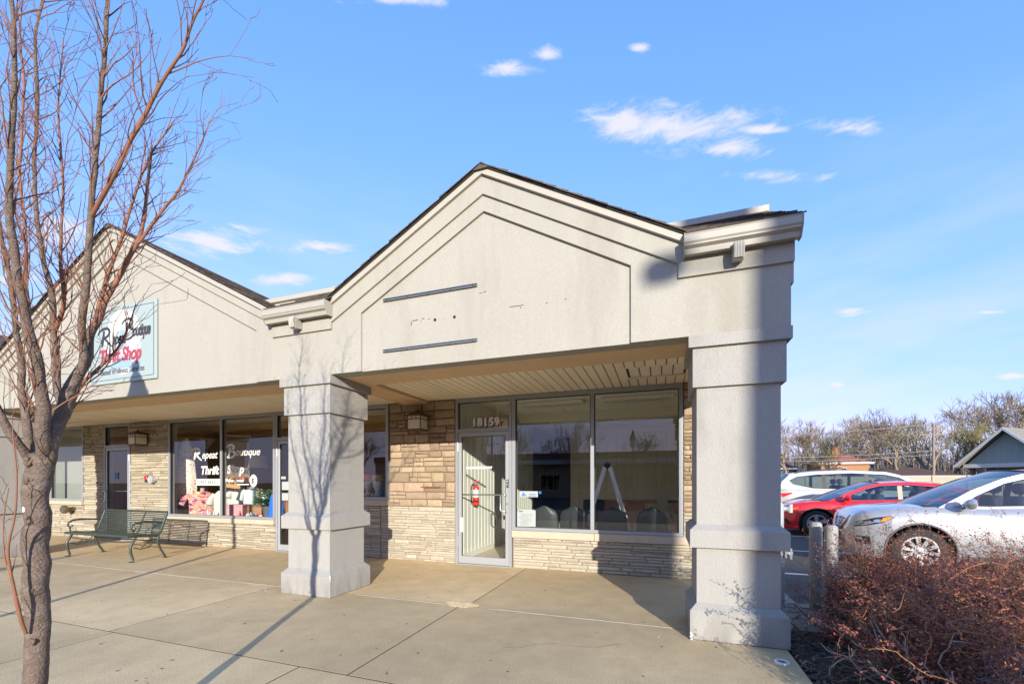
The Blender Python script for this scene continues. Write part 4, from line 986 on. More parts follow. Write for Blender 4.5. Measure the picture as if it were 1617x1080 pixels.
# ---- things in the empty shop
def waiting_chair(x, y, rz, label):
    t = thing('waiting_chair', label, 'chair', (x, y, .012), rz, 'chairs behind the window')
    rows = []
    for k in range(9):
        v = k / 8; row = []
        for i in range(11):
            u = i / 10 * 2 - 1; wdt = .235 * (1 - .12 * v) * (math.sqrt(max(0, 1 - max(0, (v - .72) / .28) ** 2.4)) if v > .72 else 1)
            row.append((u * max(wdt, .06), -.02 - .03 * (1 - u ** 4) - .06 * v + .05, .40 + .50 * v + (.02 * (1 - u * u) if v > .9 else 0)))
        rows.append(row)
    b = MB(); b.grid(rows); b.grid([[(p[0], p[1] + .035, p[2]) for p in r] for r in rows][::-1])
    lpart('backrest', b, 'vinyl_chair', t, 60)
    lpart('back_trim', MB().tube([rows[0][0], rows[3][0], rows[6][0], rows[7][0], rows[8][0], rows[8][5], rows[8][10], rows[7][10], rows[6][10], rows[3][10], rows[0][10]], .010, 6), 'office_black', t, 60)
    lpart('seat', MB().box(-.23, .23, .02, .47, .38, .45, .03), 'vinyl_chair', t, 60)
    for sx in (-1, 1):
        lpart('armrest', MB().tube([(sx * .25, .0, .40), (sx * .26, .04, .62), (sx * .26, .10, .65), (sx * .26, .38, .64), (sx * .25, .43, .60), (sx * .25, .44, .38)], .013, 6), 'brushed', t, 60)
        for sy in (.04, .44): lpart('leg', MB().tube([(sx * .22, sy, .40), (sx * .24, sy + (.03 if sy > .2 else -.04), .0)], .012, 6), 'brushed', t, 60)
for x, rz, nm in ((-1.84, .12, 'nearest the glass door, behind the taped notice'), (-1.34, -.05, 'second from the glass door, left of the ladder'), (-.73, .06, 'at the foot of the ladder'), (-.13, -.08, 'farthest from the door, by the right end of the window')):
    waiting_chair(x, 6.88, rz, 'dark grey round-backed waiting chair ' + nm)
ld = thing('folding_ladder', 'aluminium A-frame folding ladder standing open behind the shop window', 'ladder', (-.93, 7.9, .012), .15)
for sx in (-1, 1):
    for sy in (-.17, .17):
        top, bot = Vector((sx * .04, sy * .8, 1.60)), Vector((sx * .52, sy * 1.25, .0)); mid = top.lerp(bot, .52); ax = (bot - top).normalized(); pr = Vector((0, 1, 0))
        for nm, a, b, w_ in (('outer_rail', top, mid.lerp(bot, .12), .034), ('inner_rail', mid.lerp(top, .05), bot, .026)):
            sdv = ax.cross(pr).normalized()
            mb = MB(); dd = .018 if nm == 'outer_rail' else .012
            vs = [p + sdv * s1 * w_ + pr * s2 * dd for p in (a, b) for s1, s2 in ((-1, -1), (1, -1), (1, 1), (-1, 1))]
            mb.add(vs, [(0, 1, 2, 3), (4, 5, 6, 7), (0, 1, 5, 4), (1, 2, 6, 5), (2, 3, 7, 6), (3, 0, 4, 7)]); lpart('rail', mb, 'ladder_alu', ld)
        lpart('foot', MB().box(bot.x - .04, bot.x + .04, bot.y - .03, bot.y + .03, 0, .04, .005), 'plastic_black', ld)
    for q in (.2, .42, .64, .86):
        x, z = sx * (.04 + .48 * q), 1.6 * (1 - q); yy = .17 * (.8 + .45 * q)
        lpart('rung', MB().box(x - .02, x + .02, -yy, yy, z - .02, z + .02, .004), 'ladder_alu', ld)
    for q in (.52, .74): lpart('rung_lock', MB().box(sx * (.04 + .48 * q) - .05, sx * (.04 + .48 * q) + .05, -.25, -.17, 1.6 * (1 - q) - .02, 1.6 * (1 - q) + .025, .006), 'plastic_black', ld)
for sy in (-.14, .14): lpart('hinge', MB().lathe([(.055, -.02), (.06, 0), (.055, .02)], (0, sy, 1.62), 14, 'y'), 'plastic_black', ld, 40)
oc = thing('office_chair', 'black office chair at the back of the empty shop', 'chair', (-1.42, 9.5, .012), .5)
lpart('backrest', MB().box(-.24, .24, -.05, .03, .52, .94, .04), 'office_black', oc, 50); lpart('seat', MB().box(-.25, .25, .0, .5, .42, .50, .03), 'office_black', oc, 50); lpart('stem', MB().tube([(0, .25, .08), (0, .25, .42)], .03, 8), 'plastic_black', oc)
for k in range(5): lpart('base_arm', MB().tube([(0, .25, .10), (.3 * math.cos(k * 1.257), .25 + .3 * math.sin(k * 1.257), .04)], .025, 6), 'plastic_black', oc)
for sx in (-1, 1): lpart('armrest', MB().box(sx * .30 - .03, sx * .30 + .03, .02, .34, .64, .68, .01).box(sx * .29 - .015, sx * .29 + .015, .15, .2, .44, .64), 'plastic_black', oc)
dk = thing('oak_desk', 'oak reception desk at the back of the empty shop beyond the ladder', 'desk', (-.80, 10.1, .012))
lpart('top', MB().box(-.62, .72, -.32, .36, .86, .90, .006), 'oak', dk); lpart('front_panel', MB().box(-.60, .02, -.30, -.27, 0, .86), 'oak', dk); lpart('front_panel', MB().box(.03, .40, -.30, -.27, 0, .86), 'oak', dk); lpart('side_panel', MB().box(.40, .44, -.30, .34, 0, .86), 'oak', dk); lpart('side_panel', MB().box(-.62, -.58, -.27, .34, 0, .86), 'oak', dk)
dk = thing('oak_cabinet', 'low oak cabinet by the right wall of the empty shop', 'cabinet', (.36, 10.0, .012))
lpart('body', MB().box(-.20, .26, -.28, .28, 0, .88, .004), 'oak', dk); lpart('top', MB().box(-.22, .27, -.30, .30, .882, .91, .005), 'trim_grey', dk); lpart('handle', MB().box(-.16, -.14, -.30, -.282, .55, .66), 'plastic_black', dk)
ex = thing('fire_extinguisher', 'red fire extinguisher with white label hung inside the glass door', 'extinguisher', (-3.10, 6.90, .92))
lpart('cylinder', MB().lathe([(.03, 0), (.052, .004), (.055, .02), (.055, .30), (.046, .335), (.022, .355), (.018, .37)], n=20), 'extinguisher_red', ex, 40)
lpart('label_band', MB().lathe([(.0555, .14), (.0562, .142), (.0562, .275), (.0555, .277)], n=20), 'vinyl_white', ex, 40)
lpart('valve', MB().box(-.018, .018, -.018, .018, .37, .40, .004), 'brushed', ex); lpart('lever', MB().prism([(-.03, .40), (.06, .425), (.075, .445), (.0, .425), (-.035, .415)], -.012, .012), 'extinguisher_red', ex)
lpart('hose', MB().tube([(-.02, 0, .385), (-.07, -.02, .36), (-.085, -.03, .25), (-.078, -.02, .08), (-.07, -.02, .02)], .011, 7), 'rubber', ex, 60)
xs = thing('exit_sign', 'small red exit sign hung inside above the glass door', 'exit sign', (-2.93, 7.5, 2.33))
lpart('box', MB().box(-.20, .20, 0, .04, 0, .20, .004), 'panel_cream', xs); lpart('stem', MB().tube([(0, .02, .20), (0, .02, .46)], .01, 6), 'panel_cream', xs)
me = TX['exit']; me.materials.append(M['alarm_red'])
for v in me.vertices: v.co = (v.co.x - .16, -.002 - v.co.z, v.co.y + .05)
link('lettering', me, xs, local=True)

# ---- thrift shop display
def garment(name, label, cat, x, y, z0, z1, w0, w1, m, rz=0.55, sleeves=True, depth=.09, ruff=.02, neck=True, group='clothes in the display window'):
    t = thing(name, label, cat, (x, y, z0), rz, group); H_ = z1 - z0; rows = []; N = 22; rs = random.Random(int(x * 50))
    for k in range(11):
        v = k / 10; w_ = w0 + (w1 - w0) * v
        if v > .82: w_ = w1 * (1 - (v - .82) / .18 * .62)
        row = []
        for i in range(N + 1):
            a = 2 * math.pi * i / N; fold = 1 + ruff / max(w_, .05) * math.sin(a * 5 + 1.3 * math.sin(v * 3)) * (1 - v)
            row.append((w_ * .5 * math.cos(a) * fold, depth * math.sin(a) * fold * (.6 + .4 * (1 - abs(v - .6))), H_ * v))
        rows.append(row)
    lpart('cloth', MB().grid(rows), m, t, 70)
    if sleeves:
        for sx in (-1, 1): lpart('sleeve', MB().tube([(sx * w1 * .40, 0, H_ * .86), (sx * w1 * .62, -.02, H_ * .66), (sx * w1 * .70, -.05, H_ * .42)], [.05, .065, .075], 9), m, t, 70)
    if neck: lpart('neck', MB().lathe([(.045, H_ * .96), (.045, H_ + .06), (.05, H_ + .07), (.03, H_ + .085)], n=12), 'mannequin', t, 60)
    return t
garment('floral_dress', 'white floral dress hung at the left end of the thrift shop window', 'dress', -10.30, 6.72, .93, 2.34, .42, .24, 'print_floral', .8, False, .07, .05, False)
garment('patterned_blouse', 'multicoloured patterned blouse on a bust form in the thrift shop window', 'blouse', -9.90, 6.82, .60, 1.12, .52, .56, 'print_multi', .75, True, .14, .03, True)
garment('white_jacket', 'white jacket just left of the thrift window mullion', 'jacket', -9.28, 6.80, .60, 1.14, .30, .30, 'cloth_white', .7, True, .09, .02, False)
garment('white_shirt', 'white shirt on a stand above the pink box', 'shirt', -8.92, 6.95, .84, 1.19, .34, .30, 'cloth_white', .7, True, .09, .02, False)
garment('aqua_blouse', 'pale aqua blouse hung behind the green plant', 'blouse', -8.62, 7.05, .72, 1.22, .42, .36, 'cloth_aqua', .7, True, .09, .03, False)
garment('blue_coat', 'bright blue coat at the right end of the thrift shop window', 'coat', -7.46, 6.62, .605, 1.16, .34, .18, 'cloth_blue', .6, False, .09, .03, False)
ps = thing('wooden_post', 'slim wooden plinth under the floral dress', 'plinth', (-10.42, 6.78, .60)); lpart('shaft', MB().box(-.05, .05, -.05, .05, 0, .30, .004), 'oak', ps); lpart('top', MB().box(-.065, .065, -.065, .065, .30, .33, .004), 'oak', ps)
tl = thing('torchiere_lamp', 'floor lamp with an upturned cone shade behind the thrift shop window', 'floor lamp', (-10.90, 7.62, .012))
lpart('pole', MB().tube([(0, 0, 0), (0, 0, 2.2)], .012, 8), 'brushed', tl); lpart('shade', MB().lathe([(.02, 2.18), (.05, 2.22), (.19, 2.42), (.185, 2.425), (.03, 2.23)], n=20), 'cloth_white', tl, 50); lpart('base', MB().lathe([(.15, 0), (.15, .02), (.02, .04)], n=18), 'brushed', tl)
bd = thing('display_board', 'tall beige display board behind the thrift shop window', 'board', (-9.47, 7.35, .60), .6); lpart('panel', MB().box(-.24, .24, 0, .03, .85, 1.80), 'board_brown', bd); lpart('top_rail', MB().box(-.26, .26, -.02, .05, 1.80, 1.85), 'oak', bd); lpart('leg', MB().box(-.24, -.20, 0, .03, 0, .85), 'oak', bd); lpart('leg', MB().box(.20, .24, 0, .03, 0, .85), 'oak', bd)
for (x, y, z, w_, h_, nm) in ((-9.40, 7.18, .60, .30, .28, 'bottom'), (-9.40, 7.18, .882, .30, .30, 'middle'), (-9.38, 7.19, 1.184, .28, .26, 'top')):
    t = thing('cardboard_box', 'tan carton, %s of the stack behind the white shirt' % nm, 'carton', (x, y, z), .7, 'cartons in the thrift shop'); lpart('body', MB().box(-w_ / 2, w_ / 2, -.12, .12, 0, h_, .003), 'cardboard', t); lpart('tape', MB().box(-.02, .02, -.122, .122, h_ * .6, h_ + .001), 'straw', t)
t = thing('coral_pennants', 'coral red paper pennants strung behind the thrift window lettering', 'pennants', (-9.02, 7.10, 1.33), .6)
for k in range(4): lpart('pennant', MB().prism([(-.20 + k * .10, .11), (-.11 + k * .10, .11), (-.11 + k * .10, 0), (-.155 + k * .10, .02), (-.20 + k * .10, 0)], 0, .004), 'cloth_coral', t)
t = thing('pink_box', 'dusty pink fabric covered box in the thrift shop window', 'box', (-8.68, 6.72, .602), .35); lpart('body', MB().box(-.20, .20, -.15, .15, 0, .20, .006), 'cloth_pink', t); lpart('lid', MB().box(-.205, .205, -.155, .155, .20, .245, .006), 'cloth_pink', t)
t = thing('brown_chest', 'small brown chest right of the pink box', 'chest', (-8.45, 6.98, .602), .5); lpart('body', MB().box(-.16, .16, -.12, .12, 0, .19, .004), 'shop_brown', t); lpart('lid', MB().box(-.165, .165, -.125, .125, .192, .235, .01), 'shop_brown', t)
t = thing('table_lamp', 'table lamp with a tan drum shade in the thrift shop window', 'table lamp', (-8.68, 7.22, 1.16)); lpart('shade', MB().lathe([(.20, .50), (.165, .78), (.16, .78), (.19, .50)], n=20), 'lamp_shade', t, 50); lpart('base', MB().lathe([(.08, 0), (.08, .02), (.03, .06), (.055, .16), (.04, .30), (.015, .36), (.012, .56)], n=14), 'bronze', t, 50)
t = thing('lamp_table', 'small dark table carrying the tan table lamp', 'table', (-8.68, 7.22, .602)); lpart('top', MB().box(-.25, .25, -.18, .18, .52, .556, .004), 'shop_brown', t)
for sx in (-1, 1):
    for sy in (-1, 1): lpart('leg', MB().box(sx * .22 - .02, sx * .22 + .02, sy * .15 - .02, sy * .15 + .02, 0, .52), 'shop_brown', t)
def potted(name, label, x, y, z, r_, hgt, n, pr, ph):
    t = thing(name, label, 'potted plant', (x, y, z)); rs = random.Random(n); mb = MB()
    for k in range(n):
        a, e = rs.uniform(0, 6.283), rs.uniform(.05, 1); rr_ = r_ * math.sqrt(rs.random()); c = Vector((math.cos(a) * rr_, math.sin(a) * rr_, ph + hgt * (1 - (rr_ / r_) ** 2 * .7) * rs.uniform(.25, 1)))
        d = Vector((math.cos(a), math.sin(a), rs.uniform(-.6, .4))).normalized() * rs.uniform(.035, .065); s_ = d.cross(Vector((0, 0, 1))).normalized() * d.length * .42
        mb.add([c - d, c + s_, c + d, c - s_, c + Vector((0, 0, .008))], [(0, 1, 4), (1, 2, 4), (2, 3, 4), (3, 0, 4)])
    lpart('leaves', mb, 'leaf_green', t, fix=False); t.children[-1]['kind'] = 'stuff'
    lpart('pot', MB().lathe([(pr * .7, 0), (pr, ph), (pr * .92, ph), (pr * .85, ph * .8)], n=16), 'trim_grey', t, 40)
    return t
potted('potted_plant', 'leafy green plant in a dark pot in the thrift shop window', -7.83, 6.74, .602, .27, .40, 420, .11, .22)
def trinkets(x, y, z, n, sx, sy, label, name='knick_knack'):
    rs = random.Random(n + int(x * 10))
    for k in range(n):
        u = (k + .5) / n * 2 - 1; h_ = rs.uniform(.06, .14); r_ = rs.uniform(.02, .04)
        t = thing(name, label, 'ornament', (x + u * sx, y + rs.uniform(-sy, sy), z), rs.uniform(0, 6), 'small ornaments in the display window')
        lpart('body', MB().lathe([(r_ * .6, 0), (r_, h_ * .25), (r_ * .9, h_ * .5), (r_ * .35, h_ * .75), (r_ * .5, h_ * .9), (r_ * .1, h_)], n=10), ('trinket_red', 'trinket', 'cloth_white', 'cloth_aqua', 'vinyl_blue')[k % 5], t, 50)
trinkets(-8.12, 6.58, .602, 7, .26, .08, 'small glazed ornament at the foot of the green plant')
trinkets(-9.35, 6.60, .602, 4, .22, .05, 'small ornament in front of the patterned blouse and white jacket')
trinkets(-4.95, 6.52, 1.072, 6, .30, .05, 'small ornament on the ledge of the narrow window behind the column')
hd = thing('mannequin_head', 'white mannequin head in a straw hat in the narrow window by the brown stone', 'mannequin head', (-5.04, 6.72, 1.072), .9)
lpart('head', MB().lathe([(.085, 0), (.08, .02), (.05, .05), (.048, .10), (.065, .13), (.088, .18), (.095, .25), (.09, .31), (.06, .36), (.01, .375)], n=18, sy=1.15).lathe([(.004, .19), (.02, .21), (.014, .25), (.003, .27)], (0, -.108, 0), 8), 'head_white', hd, 60)
lpart('hat', MB().lathe([(.17, .285), (.175, .292), (.11, .315), (.108, .36), (.09, .395), (.02, .405)], n=22), 'straw', hd, 50)
hd = thing('mannequin_head', 'white mannequin head in a red hat in the narrow window beside the column', 'mannequin head', (-5.33, 6.80, 1.072), .9)
lpart('head', MB().lathe([(.085, 0), (.08, .02), (.05, .05), (.048, .10), (.065, .13), (.088, .18), (.095, .25), (.09, .31), (.06, .36), (.01, .375)], n=18, sy=1.15), 'head_white', hd, 60)
lpart('hat', MB().lathe([(.15, .27), (.16, .275), (.105, .31), (.10, .37), (.07, .40), (.02, .405)], n=22), 'cloth_coral', hd, 50)

# ================================================================== BENCH
bn = thing('park_bench', 'dark green metal slat bench in front of the thrift shop window', 'bench', (-9.16, 4.55, 0))
Lb = .88
def bench_side(x):
    # curved leg pair, arm and back stile at one end
    mb = MB()
    mb.tube([(x, .0, .0), (x, .02, .04), (x, -.015, .16), (x, -.02, .26), (x, .03, .35), (x, .06, .41)], [.016, .017, .02, .021, .02, .018], 8); lpart('leg', mb, 'bench_green', bn, 60)
    mb = MB(); mb.tube([(x, .52, .0), (x, .50, .03), (x, .43, .16), (x, .38, .30), (x, .40, .40)], [.016, .017, .018, .02, .02], 8); lpart('leg', mb, 'bench_green', bn, 60)
    for yy in (.0, .52): lpart('foot', MB().box(x - .03, x + .03, yy - .045, yy + .03, 0, .012, .003), 'bench_green', bn)
    lpart('side_frame', MB().tube([(x, -.03, .425), (x, .10, .425), (x, .30, .40), (x, .38, .405), (x, .43, .46), (x, .48, .62), (x, .535, .79)], .021, 8), 'bench_green', bn, 60)
    mb = MB(); mb.tube([(x, .50, .62), (x, .38, .64), (x, .20, .655), (x, .06, .645), (x, .0, .60), (x, -.005, .55), (x, .03, .52), (x, .06, .54), (x, .05, .565)], [.014, .016, .018, .018, .016, .014, .012, .010, .009], 8); mb.tube([(x, .03, .43), (x, .02, .52)], .011, 6)
    mb.tube([(x, .03, .24), (x, .12, .20), (x, .25, .22), (x, .33, .30), (x, .36, .36)], .009, 6); mb.tube([(x, .14, .22), (x, .20, .28), (x, .26, .28), (x, .28, .24), (x, .25, .21)], .008, 6)
    lpart('armrest', mb, 'bench_green', bn, 60)
for x in (-Lb, Lb): bench_side(x)
slat_m = MB().box(-Lb, Lb, -.011, .011, -.0045, .0045, .003).mesh('slat', 'bench_green')
prof = [(-.03, .437), (.005, .438), (.04, .437), (.075, .434), (.11, .430), (.145, .426), (.18, .421), (.215, .417), (.25, .413), (.285, .410), (.32, .408), (.355, .410), (.39, .42), (.417, .445), (.430, .475), (.440, .507), (.449, .539), (.458, .571), (.467, .603), (.477, .635), (.488, .667), (.499, .699), (.510, .731), (.521, .763), (.532, .792)]
for i, (y, z) in enumerate(prof):
    y2, z2 = prof[min(i + 1, len(prof) - 1)]; y1, z1 = prof[max(i - 1, 0)]
    o = link('slat', slat_m, bn, local=True); o.location = (0, y, z); o.rotation_euler = (math.atan2(z2 - z1, y2 - y1), 0, 0)
for x in (-Lb / 3, Lb / 3):
    lpart('support_rib', MB().tube([(x, p[0] + (.006 if p[1] > .43 and p[0] > .4 else 0), p[1] - .014) for p in prof[::2]], .014, 6), 'bench_green', bn, 60)
lpart('front_rail', MB().tube([(-Lb, -.035, .428), (Lb, -.035, .428)], .024, 8), 'bench_green', bn, 60); lpart('top_rail', MB().tube([(-Lb, .537, .802), (Lb, .537, .802)], .019, 8), 'bench_green', bn, 60)
lpart('stretcher', MB().tube([(-Lb, .40, .30), (Lb, .40, .30)], .012, 6), 'bench_green', bn, 60); lpart('stretcher', MB().tube([(-Lb, .02, .34), (-Lb * .5, .10, .30), (0, .10, .29), (Lb * .5, .10, .30), (Lb, .02, .34)], .010, 6), 'bench_green', bn, 60)

# ================================================================== BOLLARDS, METER, LAMPS
def bollard(x, y, hgt, label):
    t = thing('bollard', label, 'bollard', (x, y, -.05), group='bollards by the gas meter')
    lpart('post', MB().lathe([(.056, 0), (.057, hgt - .03), (.054, hgt - .012), (.050, hgt - .008)], n=20), 'bollard_paint', t, 40)
    lpart('cap', MB().lathe([(.050, hgt - .012), (.046, hgt - .002), (.03, hgt + .004), (.002, hgt + .006)], n=20), 'bollard_paint', t, 40)
bollard(1.53, 5.25, .955, 'taller grey steel bollard, the left one of the pair by the hedge')
bollard(1.60, 5.04, .945, 'shorter grey steel bollard, the right one of the pair by the hedge')
mt = thing('gas_meter', 'grey gas meter and pipes behind the right column', 'gas meter', (1.22, 5.3, -.03))
lpart('meter_body', MB().box(-.10, .02, -.10, .12, .78, 1.16, .04), 'meter_grey', mt, 50); lpart('regulator', MB().lathe([(.02, -.02), (.036, .0), (.038, .02), (.02, .04)], (.07, 0, 1.07), 16, 'x').tube([(.0, 0, 1.07), (.09, 0, 1.07)], .024, 8).tube([(.09, -.02, 1.03), (.09, -.02, 1.12)], .022, 8), 'meter_grey', mt, 50)
lpart('pipe', MB().tube([(.03, .03, 0), (.03, .03, .45), (.03, .03, .80)], .02, 8).tube([(-.10, .03, .0), (-.10, .03, .80)], .02, 8), 'meter_grey', mt, 60); lpart('valve', MB().tube([(-.02, .03, .58), (.12, .03, .58)], .028, 8).tube([(.10, .03, .52), (.10, .03, .64)], .02, 8).box(.04, .06, -.02, .08, .54, .62), 'meter_grey', mt, 50)

def lamp_post(x, y, label, top=4.0):
    t = thing('lamp_post', label, 'lamp post', (x, y, 0), group='lamp posts on the walk')
    k = top / 4.0
    lpart('base', MB().lathe([(.16, 0), (.17, .05), (.15, .25), (.10, .40), (.06, .50)], n=14), 'lamp_post_black', t, 40)
    lpart('post', MB().tube([(0, 0, .4), (0, 0, 3.0 * k)], [.042, .036], 12), 'lamp_post_black', t, 40)
    lpart('crossarm', MB().tube([(-.30, 0, 2.55 * k), (.30, 0, 2.55 * k)], .015, 6), 'lamp_post_black', t)
    z = 3.0 * k
    lpart('lantern', MB().lathe([(.06, z), (.10, z + .05), (.13, z + .10), (.175, z + .50), (.16, z + .52)], n=8), 'frosted', t)
    lpart('roof', MB().lathe([(.22, z + .50), (.215, z + .53), (.17, z + .60), (.13, z + .72), (.08, z + .80), (.05, z + .82), (.065, z + .86), (.08, z + .91), (.06, z + .97), (.01, z + 1.0)], n=16), 'lamp_post_black', t, 50)
lamp_post(-5.05, .05, 'black lamp post just outside the left of the view, seen by its shadow'); lamp_post(-1.5, -12.5, 'black lamp post across the lot, seen mirrored in the shop window', 4.4)
# added, unseen pylon well behind the viewpoint: shades the right column
py = thing('shade_blocker', 'added unseen pylon behind the viewpoint that shades the right column', 'blocker', (7.98, -10.0, -.12))
lpart('shaft', MB().box(-.29, .29, -.15, .15, 0, 9.0, .02), 'tan_wall', py); lpart('cap', MB().box(-.35, .35, -.2, .2, 9.0, 9.2, .02), 'fascia_trim', py)
lpart('shade_arm', MB().tube([(-.29, 0, 6.68), (-.90, 0, 6.72)], .02, 8).box(-1.17, -.89, -.12, .12, 6.62, 6.84, .05), 'lamp_post_black', py)  # arm and box added to cast a soft shadow spot on the fascia
# ================================================================== STREET TREE
LIMBS = {"trunk": [[-2.353, 0.965, -0.012, 0.039], [-2.353, 0.965, 0.266, 0.036], [-2.353, 0.965, 0.518, 0.035], [-2.351, 0.966, 0.77, 0.037], [-2.348, 0.967, 0.972, 0.038], [-2.346, 0.968, 1.148, 0.039], [-2.346, 0.968, 1.275, 0.04], [-2.341, 0.969, 1.37, 0.042], [-2.334, 0.972, 1.439, 0.037]], "A": [[-2.332, 0.973, 1.37, 0.025], [-2.305, 0.982, 1.464, 0.027], [-2.301, 1.005, 1.568, 0.026], [-2.286, 1.021, 1.646, 0.025], [-2.27, 1.037, 1.707, 0.022], [-2.256, 1.052, 1.751, 0.02], [-2.258, 1.084, 1.917, 0.018], [-2.258, 1.105, 1.975, 0.015]], "B": [[-2.236, 1.049, 1.764, 0.014], [-2.218, 1.044, 1.89, 0.013], [-2.165, 1.031, 2.057, 0.012], [-2.132, 1.021, 2.185, 0.011], [-2.088, 1.016, 2.431, 0.01], [-2.04, 1.012, 2.67, 0.008], [-2.002, 1.014, 2.974, 0.007], [-1.981, 1.011, 3.151, 0.006], [-1.943, 1.003, 3.342, 0.003], [-1.934, 1.006, 3.508, 0.002]], "C": [[-2.258, 1.105, 1.975, 0.015], [-2.237, 1.144, 2.121, 0.01], [-2.198, 1.189, 2.278, 0.009], [-2.174, 1.219, 2.375, 0.008], [-2.166, 1.243, 2.539, 0.007], [-2.158, 1.246, 2.651, 0.006], [-2.162, 1.266, 2.837, 0.003]], "D": [[-2.108, 1.019, 2.353, 0.007], [-2.081, 1.018, 2.372, 0.008], [-1.981, 1.011, 2.442, 0.008], [-1.907, 1.016, 2.537, 0.007], [-1.815, 1.027, 2.656, 0.007], [-1.735, 1.034, 2.759, 0.006], [-1.663, 1.038, 2.82, 0.005], [-1.613, 1.045, 2.872, 0.005], [-1.575, 1.047, 2.958, 0.004], [-1.514, 1.048, 3.015, 0.003], [-1.446, 1.05, 3.123, 0.002]], "E": [[-2.174, 1.219, 2.375, 0.007], [-2.135, 1.275, 2.523, 0.006], [-2.097, 1.331, 2.647, 0.005], [-2.067, 1.383, 2.829, 0.004], [-2.048, 1.411, 2.94, 0.003], [-2.025, 1.43, 3.045, 0.002]], "F": [[-2.346, 0.968, 1.388, 0.027], [-2.288, 0.956, 1.474, 0.023], [-2.251, 0.937, 1.617, 0.021], [-2.237, 0.932, 1.661, 0.019], [-2.209, 0.91, 1.788, 0.017], [-2.217, 0.886, 1.915, 0.015], [-2.217, 0.865, 2.067, 0.013], [-2.208, 0.847, 2.167, 0.012], [-2.198, 0.829, 2.406, 0.01], [-2.152, 0.824, 2.576, 0.009], [-2.113, 0.816, 2.764, 0.007], [-2.117, 0.815, 2.902, 0.006], [-2.127, 0.811, 2.992, 0.006], [-2.096, 0.79, 3.173, 0.003], [-2.106, 0.787, 3.345, 0.002]], "G": [[-2.296, 1.017, 1.608, 0.014], [-2.343, 1.032, 1.704, 0.013], [-2.39, 1.037, 1.801, 0.013], [-2.412, 1.051, 1.956, 0.011], [-2.456, 1.056, 2.125, 0.011], [-2.52, 1.055, 2.29, 0.009], [-2.571, 1.058, 2.494, 0.008], [-2.598, 1.06, 2.716, 0.007], [-2.591, 1.073, 2.939, 0.007], [-2.598, 1.07, 3.157, 0.006], [-2.62, 1.073, 3.312, 0.005], [-2.592, 1.093, 3.47, 0.005], [-2.565, 1.103, 3.695, 0.002]], "H": [[-2.36, 0.963, 1.375, 0.018], [-2.341, 0.916, 1.46, 0.016], [-2.335, 0.887, 1.522, 0.014], [-2.337, 0.865, 1.574, 0.012], [-2.363, 0.835, 1.7, 0.01], [-2.361, 0.803, 1.876, 0.007], [-2.347, 0.777, 2.136, 0.005], [-2.326, 0.763, 2.436, 0.003]], "I": [[-2.353, 0.965, 1.413, 0.017], [-2.419, 0.974, 1.505, 0.014], [-2.472, 0.977, 1.637, 0.013], [-2.478, 0.985, 1.712, 0.012], [-2.524, 0.99, 1.883, 0.01], [-2.575, 0.993, 2.057, 0.009], [-2.637, 0.993, 2.279, 0.008], [-2.703, 0.991, 2.473, 0.007], [-2.736, 0.99, 2.726, 0.005], [-2.758, 0.993, 3.093, 0.003]], "J": [[-2.312, 1.032, 1.585, 0.011], [-2.349, 1.073, 1.646, 0.009], [-2.365, 1.109, 1.738, 0.008], [-2.354, 1.145, 1.797, 0.007], [-2.341, 1.181, 1.85, 0.006], [-2.323, 1.23, 1.934, 0.005], [-2.315, 1.265, 2.051, 0.003], [-2.299, 1.281, 2.149, 0.002]], "K": [[-2.414, 1.05, 1.945, 0.008], [-2.346, 1.042, 2.008, 0.008], [-2.31, 1.033, 2.078, 0.007], [-2.296, 1.017, 2.172, 0.006], [-2.258, 0.999, 2.284, 0.005], [-2.219, 0.991, 2.422, 0.004], [-2.211, 0.983, 2.589, 0.004], [-2.229, 0.977, 2.762, 0.003], [-2.202, 0.976, 2.926, 0.002], [-2.179, 0.973, 3.038, 0.002]], "M": [[-2.283, 1.096, 1.924, 0.008], [-2.298, 1.133, 2.036, 0.008], [-2.281, 1.16, 2.209, 0.007], [-2.248, 1.193, 2.372, 0.006], [-2.232, 1.22, 2.539, 0.005], [-2.16, 1.245, 2.764, 0.004], [-2.103, 1.286, 2.894, 0.003], [-2.068, 1.299, 2.951, 0.002]], "N": [[-2.21, 0.888, 1.899, 0.007], [-2.262, 0.912, 1.974, 0.007], [-2.36, 0.941, 2.148, 0.006], [-2.384, 0.954, 2.334, 0.005], [-2.455, 0.961, 2.532, 0.005], [-2.474, 0.976, 2.754, 0.004], [-2.474, 0.986, 2.971, 0.004], [-2.498, 0.978, 3.154, 0.003], [-2.483, 0.983, 3.31, 0.002]], "S": [[-2.318, 0.924, 0.737, 0.006], [-2.298, 0.9, 0.808, 0.006], [-2.288, 0.882, 0.921, 0.005], [-2.289, 0.871, 0.983, 0.005], [-2.281, 0.863, 1.09, 0.004], [-2.242, 0.866, 1.185, 0.003], [-2.231, 0.87, 1.301, 0.003], [-2.23, 0.86, 1.463, 0.002], [-2.239, 0.857, 1.568, 0.001]], "T": [[-2.289, 0.871, 0.983, 0.003], [-2.294, 0.859, 1.043, 0.002], [-2.284, 0.852, 1.185, 0.002], [-2.248, 0.854, 1.301, 0.001]]}
tree = thing('street_tree', 'bare young street tree with forked reddish limbs at the left edge', 'tree', (-2.353, .965, 0))
rt = random.Random(21)
def smooth_path(pts, it=2):
    for _ in range(it):
        q = [pts[0]]
        for a, b in zip(pts[:-1], pts[1:]): q += [tuple(a[k] * .75 + b[k] * .25 for k in range(4)), tuple(a[k] * .25 + b[k] * .75 for k in range(4))]
        pts = q + [pts[-1]]
    return pts
